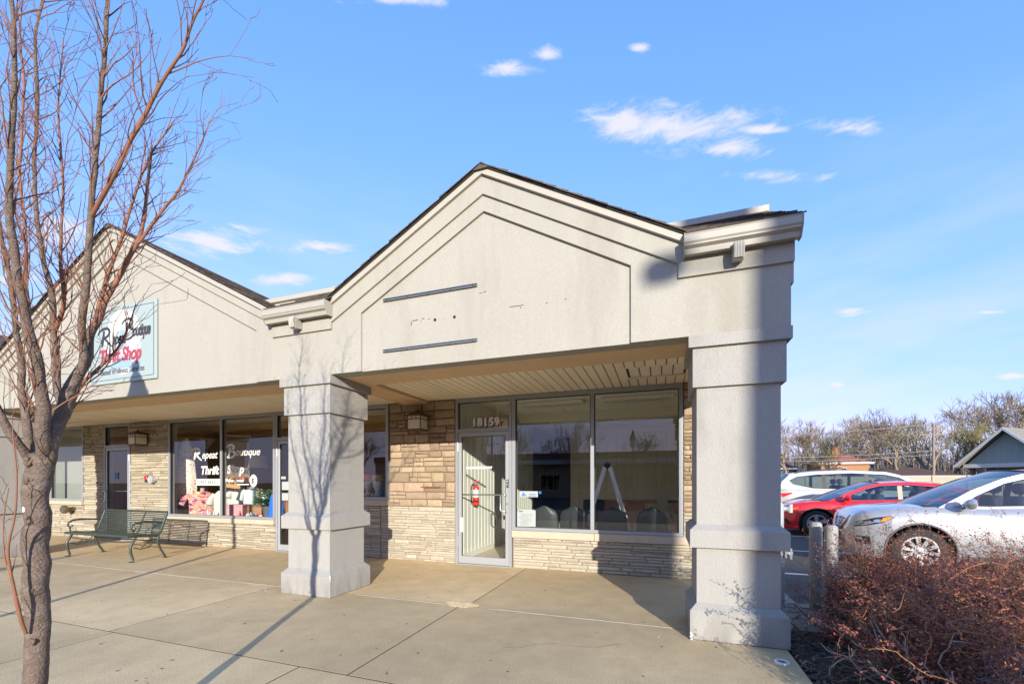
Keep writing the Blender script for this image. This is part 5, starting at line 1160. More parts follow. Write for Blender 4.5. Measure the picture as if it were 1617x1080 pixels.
def wob(pts, amp, f=9.0):
    return [(p[0] + mnoise.noise((p[2] * f, p[0] * f, 1.7)) * amp * p[3] * 8, p[1] + mnoise.noise((p[2] * f, p[1] * f, 8.1)) * amp * p[3] * 8, p[2], p[3] * (1 + .12 * mnoise.noise((p[2] * 23, p[0] * 9, 4)))) for p in pts]
tw = smooth_path(LIMBS['trunk'], 2); tw = wob(tw, .05)
tw[0] = (tw[0][0], tw[0][1], -.02, tw[0][3] * 1.25)
def barky(pts, n, amp):
    mb = MB(); vs = []
    mb.tube([p[:3] for p in pts], [p[3] for p in pts], n)
    out = []
    for i, v in enumerate(mb.v):
        k = min(i // n, len(pts) - 1); c = Vector(pts[k][:3]); d = Vector(v) - c
        q = mnoise.noise((v[0] * 26, v[1] * 26, v[2] * 12)) * amp + mnoise.noise((v[0] * 70, v[1] * 70, v[2] * 40)) * amp * .5
        out.append(tuple(c + d * (1 + q)))
    mb.v = out; return mb
dense = []
for a, b in zip(tw[:-1], tw[1:]):
    for k in range(3): dense.append(tuple(a[j] + (b[j] - a[j]) * k / 3 for j in range(4)))
dense.append(tw[-1])
trunk = barky(dense, 22, .09).build('trunk', 'bark', tree, 70)
paths = {}
for k, v in LIMBS.items():
    if k == 'trunk': continue
    p = wob(smooth_path(v, 2), .10); paths[k] = p
    barky(p, 10, .07).build('limb', 'bark' if k in 'AFHIGB' else 'bark_twig', tree, 70)
# pruning scars and bark ridges
kn = MB()
for (x, y, z, r_, n_) in ((x_ * .66 - 2.35 * .34, .968 + (y_ - .968) * .66, z_, r2_ * .8, n2_) for x_, y_, z_, r2_, n2_ in ((-2.325, .925, 1.40, .020, 26), (-2.318, .925, 1.33, .012, 16), (-2.322, .923, 1.27, .017, 22), (-2.31, .926, 1.17, .016, 20), (-2.318, .925, 1.12, .014, 12), (-2.30, .935, .90, .012, 8), (-2.30, .93, .70, .016, 10), (-2.295, .93, .50, .016, 12), (-2.40, .935, .78, .012, 7))):
    for k in range(n_):
        a = rt.uniform(0, 6.28); q = rt.uniform(.3, 1) * r_; c = Vector((x + math.cos(a) * q * .8, y + rt.uniform(-.008, .006), z + math.sin(a) * q * 1.1)); s_ = rt.uniform(.004, .009)
        kn.lathe([(s_ * .6, -s_), (s_, -s_ * .3), (s_ * .9, s_ * .4), (s_ * .3, s_)], c, 6)
kn.build('bark_scars', 'bark_knot', tree, 70)['kind'] = 'stuff'
MB().box(-2.345, -2.335, .926, .932, 1.205, 1.228, .002).build('paint_fleck', 'vinyl_white', tree)
# twigs
tm = MB(); buds = MB()
def bud(p, d, s_):
    d = d.normalized() * s_ * 1.7; o = d.orthogonal().normalized() * s_ * .5; o2 = d.cross(o).normalized() * s_ * .5
    buds.add([p - d * .3, p + o, p + o2, p - o, p - o2, p + d], [(0, 1, 2), (0, 2, 3), (0, 3, 4), (0, 4, 1), (5, 2, 1), (5, 3, 2), (5, 4, 3), (5, 1, 4)])
def grow(p, d, L_, r0, lvl):
    n = max(4, int(L_ / .035)); pts = [p.copy()]; rad = [r0]; d = d.normalized(); q = p.copy()
    for i in range(n):
        d = (d + Vector((rt.gauss(0, .13), rt.gauss(0, .13), rt.gauss(.055, .10)))).normalized(); q = q + d * (L_ / n); pts.append(q.copy()); rad.append(max(.0009, r0 * (1 - .8 * (i + 1) / n)))
        if rt.random() < .55 and lvl > 0: bud(q, d + Vector((rt.uniform(-1, 1), rt.uniform(-1, 1), rt.uniform(-.2, 1))), rt.uniform(.0018, .0034))
        if lvl < 3 and i > 0 and rt.random() < (.36, .28, .15)[lvl]:
            a = d.orthogonal().normalized(); a = Matrix.Rotation(rt.uniform(0, 6.28), 3, d) @ a
            grow(q, (d + a * rt.uniform(.5, 1.0)), L_ * rt.uniform(.3, .62), rad[-1] * .7, lvl + 1)
    tm.tube(pts, rad, 5 if lvl == 0 else 4, caps=False)
for k, p in paths.items():
    tot = 0
    step = {'S': .10, 'T': .12, 'H': .13, 'A': .10}.get(k, .031); acc = rt.uniform(0, step)
    zmin = 1.55
    for a, b in zip(p[:-1], p[1:]):
        va, vb = Vector(a[:3]), Vector(b[:3]); seg = (vb - va).length; acc += seg
        if vb.z < zmin and k not in 'ST': continue
        while acc > step:
            acc -= step * rt.uniform(.7, 1.4)
            t = (vb - va).normalized(); o = Matrix.Rotation(rt.uniform(0, 6.28), 3, t) @ t.orthogonal().normalized()
            o.z = abs(o.z) * .5; big = rt.random() < .3
            r_ = min(b[3] * .5, rt.uniform(.0016, .0031) * (1.3 if big else 1))
            grow(vb, t * 1.05 + o * rt.uniform(.38, .80), rt.uniform(.13, .27) * (1.35 if big else 1) * (.5 if k in 'ST' else 1), r_, 0 if big else 1)
crown = tm.build('crown', 'bark_twig', tree, 60, fix=False); crown['kind'] = 'stuff'
bo = buds.build('buds', 'bud', tree, fix=False); bo['kind'] = 'stuff'

# ================================================================== HEDGE
def shrub(x, y, rx, ry, hgt, seed, label, nstem, nleaf, leafm, orange=0, dead=0, wild=.0, low=0.0):
    t = thing('barberry_shrub', label, 'shrub', (x, y, -.02), group='barberry hedge beside the lot'); rs = random.Random(seed)
    st = MB(); lv = MB(); tips = []
    def outl(a): return 1 + .16 * math.sin(3 * a + seed) + .10 * math.sin(7 * a + seed * 2.3)
    def cane(p, d, L_, r0, lvl, mb):
        n = max(4, int(L_ / .05)); pts = [p.copy()]; rad = [r0]; q = p.copy(); d = d.normalized()
        for i in range(n):
            d = (d + Vector((rs.gauss(0, .16), rs.gauss(0, .16), rs.gauss(-.01, .13)))).normalized(); q = q + d * (L_ / n); pts.append(q.copy()); rad.append(max(.0009, r0 * (1 - .7 * (i + 1) / n)))
            if q.z > hgt * low: tips.append((q.copy(), d.copy()))
            if lvl < 2 and i > 0 and rs.random() < .36: cane(q, d + Vector((rs.gauss(0, .6), rs.gauss(0, .6), rs.gauss(.1, .35))), L_ * rs.uniform(.3, .6), rad[-1] * .7, lvl + 1, mb)
        mb.tube(pts, rad, 4, caps=False)
    for k in range(nstem):
        a = rs.uniform(0, 6.283); e = rs.random() ** .6; w_ = outl(a)
        d = Vector((math.cos(a) * rx * e * w_, math.sin(a) * ry * e * w_, hgt * (1 - .45 * e * e)))
        cane(Vector((math.cos(a) * rx * .15, math.sin(a) * ry * .15, 0)), d, d.length * rs.uniform(.70, .97), rs.uniform(.003, .006), 0, st)
    lpart('stems', st, 'berry_stem', t, fix=False)['kind'] = 'stuff'
    for k in range(nleaf):
        if wild or k % 5 < 2:
            q, d = rs.choice(tips); a = q + Vector((rs.gauss(0, .014), rs.gauss(0, .014), rs.gauss(0, .014)))
        else:                                   # foliage held in clumps along the outside of the mound
            for _t in range(6):
                th = rs.uniform(0, 6.283); ph = math.acos(rs.uniform(.02, 1)); u_ = Vector((math.sin(ph) * math.cos(th), math.sin(ph) * math.sin(th), math.cos(ph)))
                if mnoise.noise(u_ * 4.2 + Vector((seed, 0, 0))) > -.12: break
            rad_ = (.86 + .22 * mnoise.noise(u_ * 3.1 + Vector((0, seed, 0)))) * rs.uniform(.78, 1.0); a = Vector((u_.x * rx * rad_, u_.y * ry * rad_, u_.z * hgt * .88 * rad_ + .02))
        s_ = rs.uniform(.0055, .0115)
        u = Vector((rs.gauss(0, 1), rs.gauss(0, 1), rs.gauss(0, 1))).normalized(); v = u.orthogonal().normalized()
        lv.add([a - u * s_, a + v * s_ * .55, a + u * s_ * 1.2, a - v * s_ * .55], [(0, 1, 2, 3)])
    lpart('leaves', lv, leafm, t, fix=False)['kind'] = 'stuff'
    if orange:
        oc_ = MB(); ol = MB()
        for k in range(orange):
            a = rs.uniform(0, 6.283); q = Vector((math.cos(a) * rx * .6, math.sin(a) * ry * .6, hgt * rs.uniform(.5, .8))); d = Vector((rs.gauss(0, 1), rs.gauss(0, 1), rs.gauss(.15, .3))).normalized(); pts = [q.copy()]; n = 12; L_ = rs.uniform(.25, .6)
            for i in range(n):
                d = (d + Vector((rs.gauss(0, .28), rs.gauss(0, .28), rs.gauss(-.03, .22)))).normalized(); q = q + d * L_ / n; pts.append(q.copy())
                for m_ in range(2):
                    aa = q + Vector((rs.gauss(0, .012), rs.gauss(0, .012), rs.gauss(0, .012))); u = Vector((rs.gauss(0, 1), rs.gauss(0, 1), rs.gauss(0, 1))).normalized(); v = u.orthogonal().normalized(); s_ = rs.uniform(.005, .010)
                    ol.add([aa - u * s_, aa + v * s_ * .5, aa + u * s_, aa - v * s_ * .5], [(0, 1, 2, 3)])
            oc_.tube(pts, [rs.uniform(.0025, .0045) * (1 - .6 * i / n) for i in range(n + 1)], 5, caps=False)
        lpart('orange_canes', oc_, 'berry_cane', t, fix=False)['kind'] = 'stuff'; lpart('orange_leaves', ol, 'berry_leaf_orange', t, fix=False)['kind'] = 'stuff'
    if dead:
        dc = MB()
        for k in range(dead):
            a = rs.uniform(0, 6.283); q = Vector((math.cos(a) * rx * rs.uniform(.1, .7), math.sin(a) * ry * rs.uniform(.1, .7), hgt * rs.uniform(.05, .3))); d = Vector((math.cos(a) * .7 + rs.gauss(0, .4), math.sin(a) * .7 + rs.gauss(0, .4), rs.uniform(.2, 1.1))).normalized(); pts = [q.copy()]
            for i in range(9):
                d = (d + Vector((rs.gauss(0, .28), rs.gauss(0, .28), rs.gauss(-.02, .25)))).normalized(); q = q + d * rs.uniform(.03, .06); pts.append(q.copy())
                if rs.random() < .3:
                    e = (d + Vector((rs.gauss(0, .7), rs.gauss(0, .7), rs.gauss(0, .5)))).normalized(); dc.tube([q, q + e * .05, q + e * .09 + Vector((0, 0, rs.gauss(0, .02)))], [.0035, .0025, .001], 4, caps=False)
            dc.tube(pts, [.008 * (1 - .75 * i / 9) for i in range(10)], 5, caps=False)
        lpart('dead_canes', dc, 'dead_cane', t, fix=False)['kind'] = 'stuff'
    return t
shrub(1.72, 4.24, .50, .40, .90, 3, 'dark red barberry shrub at the left end of the hedge beside the column', 150, 32000, 'berry_leaf', low=.10)
shrub(1.58, 3.22, .46, .40, .80, 5, 'sparse barberry shrub with orange and grey canes at the front of the hedge', 110, 13000, 'berry_leaf', 120, 80, wild=1.0, low=.3)
shrub(2.30, 4.50, .50, .45, .86, 7, 'dark red barberry shrub in front of the silver car wheel', 130, 22000, 'berry_leaf', 8, 0, low=.15)
shrub(2.95, 4.55, .60, .50, .97, 9, 'russet barberry shrub in front of the silver car door', 150, 26000, 'berry_leaf_orange', 10, 0, low=.15)
shrub(2.28, 3.50, .50, .46, .92, 11, 'dark tangled barberry shrub at the right edge of the view', 130, 17000, 'berry_leaf', 8, 30, low=.15)
shrub(3.7, 4.9, .60, .5, .98, 13, 'russet barberry shrub at the far right end of the hedge', 90, 12000, 'berry_leaf_orange', 4, 0, low=.2)
shrub(1.56, 2.50, .38, .34, .50, 15, 'low barberry shrub nearest the viewpoint at the lower right', 70, 7000, 'berry_leaf', 12, 25, low=.2)
# ================================================================== CARS
def interp(tab, x):
    if x <= tab[0][0]: return tab[0][1]
    for (a, b), (c_, d) in zip(tab[:-1], tab[1:]):
        if x <= c_: return b + (d - b) * (x - a) / ((c_ - a) or 1)
    return tab[-1][1]
PROF = [(0, .945), (.08, .98), (.3, 1.0), (.6, .998), (.8, .985), (.92, .955), (1.0, .90)]
class Car:
    def __init__(s, sp): s.__dict__.update(sp)
    def ztop(s, x): return interp(s.top, x)
    def w(s, x): return interp(s.plan, x)
    def zb0(s, x): return interp(s.bot, x)
    def zb(s, x):
        z = s.zb0(x)
        for xw in (s.wb / 2, -s.wb / 2):
            d = abs(x - xw)
            if d <= s.Ra: z = max(z, s.R + math.sqrt(max(0, s.Ra ** 2 - d * d)))
        return z
    def sy(s, x, z):
        b, t = s.zb0(x), s.ztop(x); return s.w(x) * interp(PROF, min(1, max(0, (z - b) / (t - b))))
    def sx(s, y, z):
        y = abs(y); lo, hi = s.xf - 1.0, s.xf
        ok = lambda x: s.ztop(x) >= z and s.sy(x, z) >= y
        if ok(hi): return hi
        for _ in range(24):
            m = (lo + hi) / 2
            if ok(m): lo = m
            else: hi = m
        return lo
    def sxr(s, y, z):
        y = abs(y); lo, hi = s.xr, s.xr + 1.0
        ok = lambda x: s.ztop(x) >= z and s.sy(x, z) >= y
        if ok(lo): return lo
        for _ in range(24):
            m = (lo + hi) / 2
            if ok(m): hi = m
            else: lo = m
        return hi
    def gy(s, x, z):
        zb = s.ztop(min(max(x, s.cab[0]), s.cab[1])); return s.w(min(max(x, s.cab[0] + .2), s.cab[1] - .2)) * .905 * (1 - s.tumble * max(0, z - zb) / (s.H - zb))
def sub_tris(poly, levels=2):
    tri = geometry.tessellate_polygon([[Vector((p[0], p[1], 0)) for p in poly]])
    T = [tuple(poly[i] for i in t) for t in tri]
    for _ in range(levels):
        N = []
        for a, b, c_ in T:
            ab, bc, ca = [((p[0] + q[0]) / 2, (p[1] + q[1]) / 2) for p, q in ((a, b), (b, c_), (c_, a))]
            N += [(a, ab, ca), (ab, b, bc), (ca, bc, c_), (ab, bc, ca)]
        T = N
    return T
def patch(mapf, poly, levels=2):
    idx = {}; vs = []; fs = []
    for t in sub_tris(poly, levels):
        f = []
        for p in t:
            k = (round(p[0], 5), round(p[1], 5))
            if k not in idx: idx[k] = len(vs); vs.append(mapf(*p))
            f.append(idx[k])
        fs.append(f)
    mb = MB(); mb.add(vs, fs); return mb
def build_car(name, label, loc, rz, sp, full=True):
    c = Car(sp); t = thing(name, label, 'car', loc, rz, 'cars parked beside the shops'); P = sp['paint']
    # --- body shell
    xs = set(); x = c.xr
    while x < c.xf: xs.add(round(x, 4)); x += .06
    xs.add(c.xf)
    for xw in (c.wb / 2, -c.wb / 2):
        for k in range(-24, 25): xs.add(round(xw + c.Ra * math.sin(k / 24 * math.pi / 2), 4))
        xs.add(round(xw + c.Ra + .004, 4)); xs.add(round(xw - c.Ra - .004, 4))
    for k in range(22): xs.add(round(c.xf - .012 * k, 4)); xs.add(round(c.xr + .012 * k, 4))
    for p in c.top: xs.add(round(min(max(p[0], c.xr), c.xf), 4))
    xs = sorted(xs); F = (0, .07, .18, .32, .46, .6, .72, .82, .90, .96, 1.0)
    rows = []
    for x in xs:
        zt, zb, zn = c.ztop(x), c.zb(x), c.zb0(x); half = []
        for f in F:
            z = zb + (zt - zb) * f; half.append((c.sy(x, z), z))
        cr = interp(c.crown, x)
        half += [(c.w(x) * .72, zt + cr * .55), (c.w(x) * .4, zt + cr * .9), (0, zt + cr)]
        rows.append([(x, y, z) for y, z in half] + [(x, -y, z) for y, z in half[-2::-1]])
    mb = MB(); m = len(rows[0]); nF = len(F)
    for i in range(len(rows) - 1):
        for j in range(m - 1):
            xm = (rows[i][0][0] + rows[i + 1][0][0]) / 2
            mb.cur = 1 if (nF - 1 <= j < m - nF and c.cab[0] < xm < c.cab[1]) else 0
            mb.add([rows[i][j], rows[i][j + 1], rows[i + 1][j + 1], rows[i + 1][j]], [(0, 1, 2, 3)])
    mb.cur = 0
    mb.add(rows[-1], [tuple(range(m))]); mb.add(rows[0], [tuple(range(m))[::-1]])
    me = mb.mesh('body', [P, 'interior_dark'], None, False)
    bm = bmesh.new(); bm.from_mesh(me); bmesh.ops.remove_doubles(bm, verts=bm.verts, dist=.0008); bmesh.ops.recalc_face_normals(bm, faces=bm.faces)
    for f in bm.faces: f.smooth = True
    for e in bm.edges:
        if len(e.link_faces) == 2: e.smooth = e.calc_face_angle(0) < R(40)
    bm.to_mesh(me); bm.free(); body = link('body', me, t, local=True)
    # underside and wheel wells
    ub = MB(); ub.box(c.xr + .25, c.xf - .25, -c.W + .12, c.W - .12, .22, .5)
    for xw in (c.wb / 2, -c.wb / 2):
        for sg in (1, -1):
            ring = [[(xw + (c.Ra - .004) * math.cos(a), sg * yy, c.R + (c.Ra - .004) * math.sin(a)) for a in [math.pi * k / 16 * 1.2 - .3 for k in range(17)]] for yy in (c.W - .03, c.W - .36)]
            ub.grid(ring); ub.add(ring[1], [tuple(range(17))])
    lpart('underbody', ub, 'trim_black', t)
    # --- greenhouse
    gz = lambda p, off=0.0: (p[0], c.gy(*p) + off, p[1])
    O, I = c.ring_o, c.ring_i; n = len(O)
    for sg in (1, -1):
        mb = MB()
        vo = [(p[0], sg * c.gy(*p), p[1]) for p in O]; vi = [(p[0], sg * (c.gy(*p) - .004), p[1]) for p in I]; vk = [(p[0], sg * (c.gy(*p) - .05), p[1]) for p in I]
        mb.add(vo + vi + vk, [(i, (i + 1) % n, (i + 1) % n + n, i + n) for i in range(n)] + [(i + n, (i + 1) % n + n, (i + 1) % n + 2 * n, i + 2 * n) for i in range(n)])
        lpart('side_frame', mb, P, t, 35)
        # thin dark or bright surround
        loop = [(p[0], sg * (c.gy(*p) + .001), p[1]) for p in I]; lpart('window_trim', MB().tube(loop + [loop[0]], .010, 5), c.trim, t, 60)
        cuts = [-9] + sorted(c.pillars) + [9]; k = 0
        for a, b in zip(cuts[:-1], cuts[1:]):
            # clip window outline between the pillars
            poly = I
            for lim, sgn in ((a, 1), (b, -1)):
                q = []
                for p0, p1 in zip(poly, poly[1:] + poly[:1]):
                    i0, i1 = sgn * (p0[0] - lim) >= 0, sgn * (p1[0] - lim) >= 0
                    if i0: q.append(p0)
                    if i0 != i1: u = (lim - p0[0]) / (p1[0] - p0[0]); q.append((lim, p0[1] + (p1[1] - p0[1]) * u))
                poly = q
                if len(poly) < 3: break
            if len(poly) >= 3: lpart('side_window', patch(lambda x, z: (x, sg * (c.gy(x, z) - .014), z), poly, 1), 'car_glass', t, 60)
        for px_ in c.pillars:
            zs = [interp_ring(I, px_, 0), interp_ring(I, px_, 1)]; w_ = .045
            mb = MB(); mb.add([(px_ - w_, sg * (c.gy(px_, zs[0]) - .006), zs[0]), (px_ + w_, sg * (c.gy(px_, zs[0]) - .006), zs[0]), (px_ + w_ - .02, sg * (c.gy(px_, zs[1]) - .006), zs[1]), (px_ - w_ - .02, sg * (c.gy(px_, zs[1]) - .006), zs[1])], [(0, 1, 2, 3)])
            lpart('pillar', mb, c.pillar_mat, t)
    def sheet(line, bulge, crown, inset=0.0):
        return [[(x + bl * (1 - u * u), u * (c.gy(x, z) - inset), z + cr * (1 - u * u)) for u in [k / 6 - 1 for k in range(13)]] for (x, z), bl, cr in zip(line, bulge, crown)]
    nw = 7; A0, A1 = c.ws
    line = [(A0[0] + (A1[0] - A0[0]) * k / nw, A0[1] + (A1[1] - A0[1]) * k / nw + .035 * math.sin(math.pi * k / nw)) for k in range(nw + 1)]
    lpart('windscreen', MB().grid(sheet(line, [.26 - .16 * k / nw for k in range(nw + 1)], [.0 + .035 * k / nw for k in range(nw + 1)])), 'windscreen', t, 70)
    lpart('screen_edge', MB().tube(sheet(line, [.26 - .16 * k / nw for k in range(nw + 1)], [.035 * k / nw for k in range(nw + 1)])[-1], .012, 5).tube(sheet(line, [.26] * 8, [0] * 8)[0], .016, 5), 'trim_black', t, 60)
    rl = c.roof; nr = len(rl)
    lpart('roof', MB().grid(sheet(rl, [.10 * (1 - k / (nr - 1)) - .08 * (k / (nr - 1)) for k in range(nr)], [.035] * nr)), P, t, 70)
    B0, B1 = c.rg
    line = [(B0[0] + (B1[0] - B0[0]) * k / 5, B0[1] + (B1[1] - B0[1]) * k / 5 + .02 * math.sin(math.pi * k / 5)) for k in range(6)]
    lpart('rear_window', MB().grid(sheet(line, [-.08 - .06 * k / 5 for k in range(6)], [.035 * (1 - k / 5) for k in range(6)])), 'car_glass', t, 70)
    # --- interior
    ix = MB()
    for xx in c.seats:
        for sy in (-.36, .36):
            zb = c.ztop(xx)
            ix.box(xx - .10, xx + .08, sy - .22, sy + .22, zb - .2, zb + .16, .05); ix.box(xx - .10, xx + .02, sy - .13, sy + .13, zb + .19, zb + .36, .04); ix.tube([(xx - .04, sy, zb + .15), (xx - .04, sy, zb + .22)], .02, 5)
    lpart('seats', ix, 'seat_grey', t, 40)
    lpart('dashboard', MB().box(c.cab[1] - .62, c.cab[1] - .18, -c.W + .22, c.W - .22, c.ztop(.6) - .1, c.ztop(.6) + .03, .03), 'interior_dark', t, 40)
    sw = [(c.cab[1] - .70 - .06 * math.sin(a), .36 + .18 * math.cos(a), c.ztop(.6) + .06 + .17 * math.sin(a)) for a in [2 * math.pi * k / 18 for k in range(19)]]
    lpart('steering_wheel', MB().tube(sw, .014, 6), 'interior_dark', t, 60)
    # --- wheels
    for xw in (c.wb / 2, -c.wb / 2):
        for sg in (1, -1):
            yc = sg * (c.W - .125); Rr = c.rim
            ty = lpart('wheel', MB().lathe([(Rr, -.10), (c.R * .84, -.112), (c.R * .95, -.100), (c.R, -.066), (c.R, .066), (c.R * .95, .100), (c.R * .84, .112), (Rr, .10)], (xw, yc, c.R), 40, 'y', caps=False), 'tyre', t, 40)
            sp_ = MB(); yo = yc + sg * .098
            for k in range(c.spokes):
                a = 2 * math.pi * k / c.spokes + .2; ca, sa = math.cos(a), math.sin(a); r0, r1 = .045, Rr - .012; w0, w1 = c.spoke_w
                for off in ((-.5, .5) if c.twin else (0,)):
                    A = a + off * .32 if c.twin else a; cA, sA = math.cos(A), math.sin(A)
                    vs = []
                    for r_, w_, yy in ((r0, w0, yo - sg * .012), (r1, w1, yo - sg * .002)):
                        for s1 in (-1, 1): vs.append((xw + r_ * cA - s1 * w_ * sA, yy, c.R + r_ * sA + s1 * w_ * cA))
                    for r_, w_, yy in ((r0, w0, yo - sg * .05), (r1, w1, yo - sg * .035)):
                        for s1 in (-1, 1): vs.append((xw + r_ * cA - s1 * w_ * 1.2 * sA, yy, c.R + r_ * sA + s1 * w_ * 1.2 * cA))
                    sp_.add(vs, [(0, 1, 3, 2), (0, 2, 6, 4), (1, 5, 7, 3)])
            sp_.lathe([(Rr, -.03), (Rr, .0), (Rr - .022, .0), (Rr - .03, -.03)], (xw, yo - sg * .0 + (0 if sg > 0 else .03), c.R), 36, 'y', caps=False)
            sp_.lathe([(.058, -.03), (.055, .0), (.03, .004)], (xw, yo - sg * .012, c.R), 16, 'y')
            wl_ = link('rim', sp_.mesh('rim', 'rim_alloy', 40), ty, local=True)
            link('brake_disc', MB().lathe([(Rr - .02, -.01), (Rr - .02, .01)], (xw, yc + sg * .02, c.R), 24, 'y').mesh('brake_disc', 'trim_black'), ty, local=True)
    # --- side trim: seams, handles, mirrors, arch lips
    side = lambda off, sg: (lambda x, z: (x, sg * (c.sy(x, z) + off), z))
    for sg in (1, -1):
        for seam in c.seams:
            lpart('door_seam', MB().tube([side(.0005, sg)(x, z) for x, z in seam], .0035, 4), 'trim_black', t)
        for hx, hz in c.handles: lpart('door_handle', MB().tube([side(.004, sg)(hx - .09, hz), side(.035, sg)(hx - .07, hz), side(.035, sg)(hx + .07, hz), side(.004, sg)(hx + .09, hz)], .012, 6), c.handle_mat, t, 60)
        mx, mz = c.mirror; yb = c.gy(mx, mz)
        mb = MB(); rr_ = []
        for k in range(9):
            u = k / 8 * 2 - 1; s_ = math.sqrt(max(0, 1 - abs(u) ** 3)); rr_.append([(mx + .075 * s_ * math.cos(a) * (1.25 if math.cos(a) > 0 else .5), sg * (yb + .19 + u * .115), mz + .035 + .085 * s_ * math.sin(a) + .01 * u) for a in [2 * math.pi * q / 12 for q in range(13)]])
        mb.grid(rr_); lpart('mirror', mb, P, t, 70); lpart('mirror_stalk', MB().tube([(mx + .02, sg * (yb - .03), mz - .03), (mx + .01, sg * (yb + .09), mz - .01)], [.022, .016], 8), 'trim_black', t)
        for xw in (c.wb / 2, -c.wb / 2):
            pts = []
            for k in range(25):
                a = math.pi * k / 24 * 1.1 - .157; xx, zz = xw + (c.Ra + .006) * math.cos(a), c.R + (c.Ra + .006) * math.sin(a)
                if zz > c.zb0(xx): pts.append((xx, sg * (c.sy(xx, zz) - .004), zz))
            lpart('arch_lip', MB().tube(pts, .016, 6), c.lip, t, 60)
    for nm, m_, poly, lv in c.side_patches:
        for sg in (1, -1): lpart(nm, patch(side(.006 if 'lamp_dark' == m_ or nm in ('headlight', 'tail_lamp') else .010, sg), poly, lv), m_, t, 60)
    for nm, m_, poly, off in c.front_patches: lpart(nm, patch(lambda y, z: (c.sx(y, z) + off, y, z), poly, 2), m_, t, 60)
    for nm, m_, pts, r_ in c.front_tubes: lpart(nm, MB().tube([(c.sx(y, z) + .012, y, z) for y, z in pts], r_, 6), m_, t, 60)
    for nm, m_, poly, off in c.rear_patches: lpart(nm, patch(lambda y, z: (c.sxr(y, z) - off, y, z), poly, 2), m_, t, 60)
    for sg in (1, -1):
        if c.rails: lpart('roof_rail', MB().tube([(rl[1][0] - .1, sg * (c.gy(*rl[1]) - .06), rl[1][1] + .03), (rl[1][0] - .25, sg * (c.gy(*rl[1]) - .07), rl[1][1] + .075), (rl[-1][0] + .3, sg * (c.gy(*rl[-1]) - .07), rl[-1][1] + .085), (rl[-1][0] + .15, sg * (c.gy(*rl[-1]) - .06), rl[-1][1] + .03)], .018, 6), 'trim_black', t, 60)
    return t
def interp_ring(ring, x, upper):
    zs = []
    for p0, p1 in zip(ring, ring[1:] + ring[:1]):
        if (p0[0] - x) * (p1[0] - x) <= 0 and p0[0] != p1[0]: zs.append(p0[1] + (p1[1] - p0[1]) * (x - p0[0]) / (p1[0] - p0[0]))
    return max(zs) if upper else min(zs)

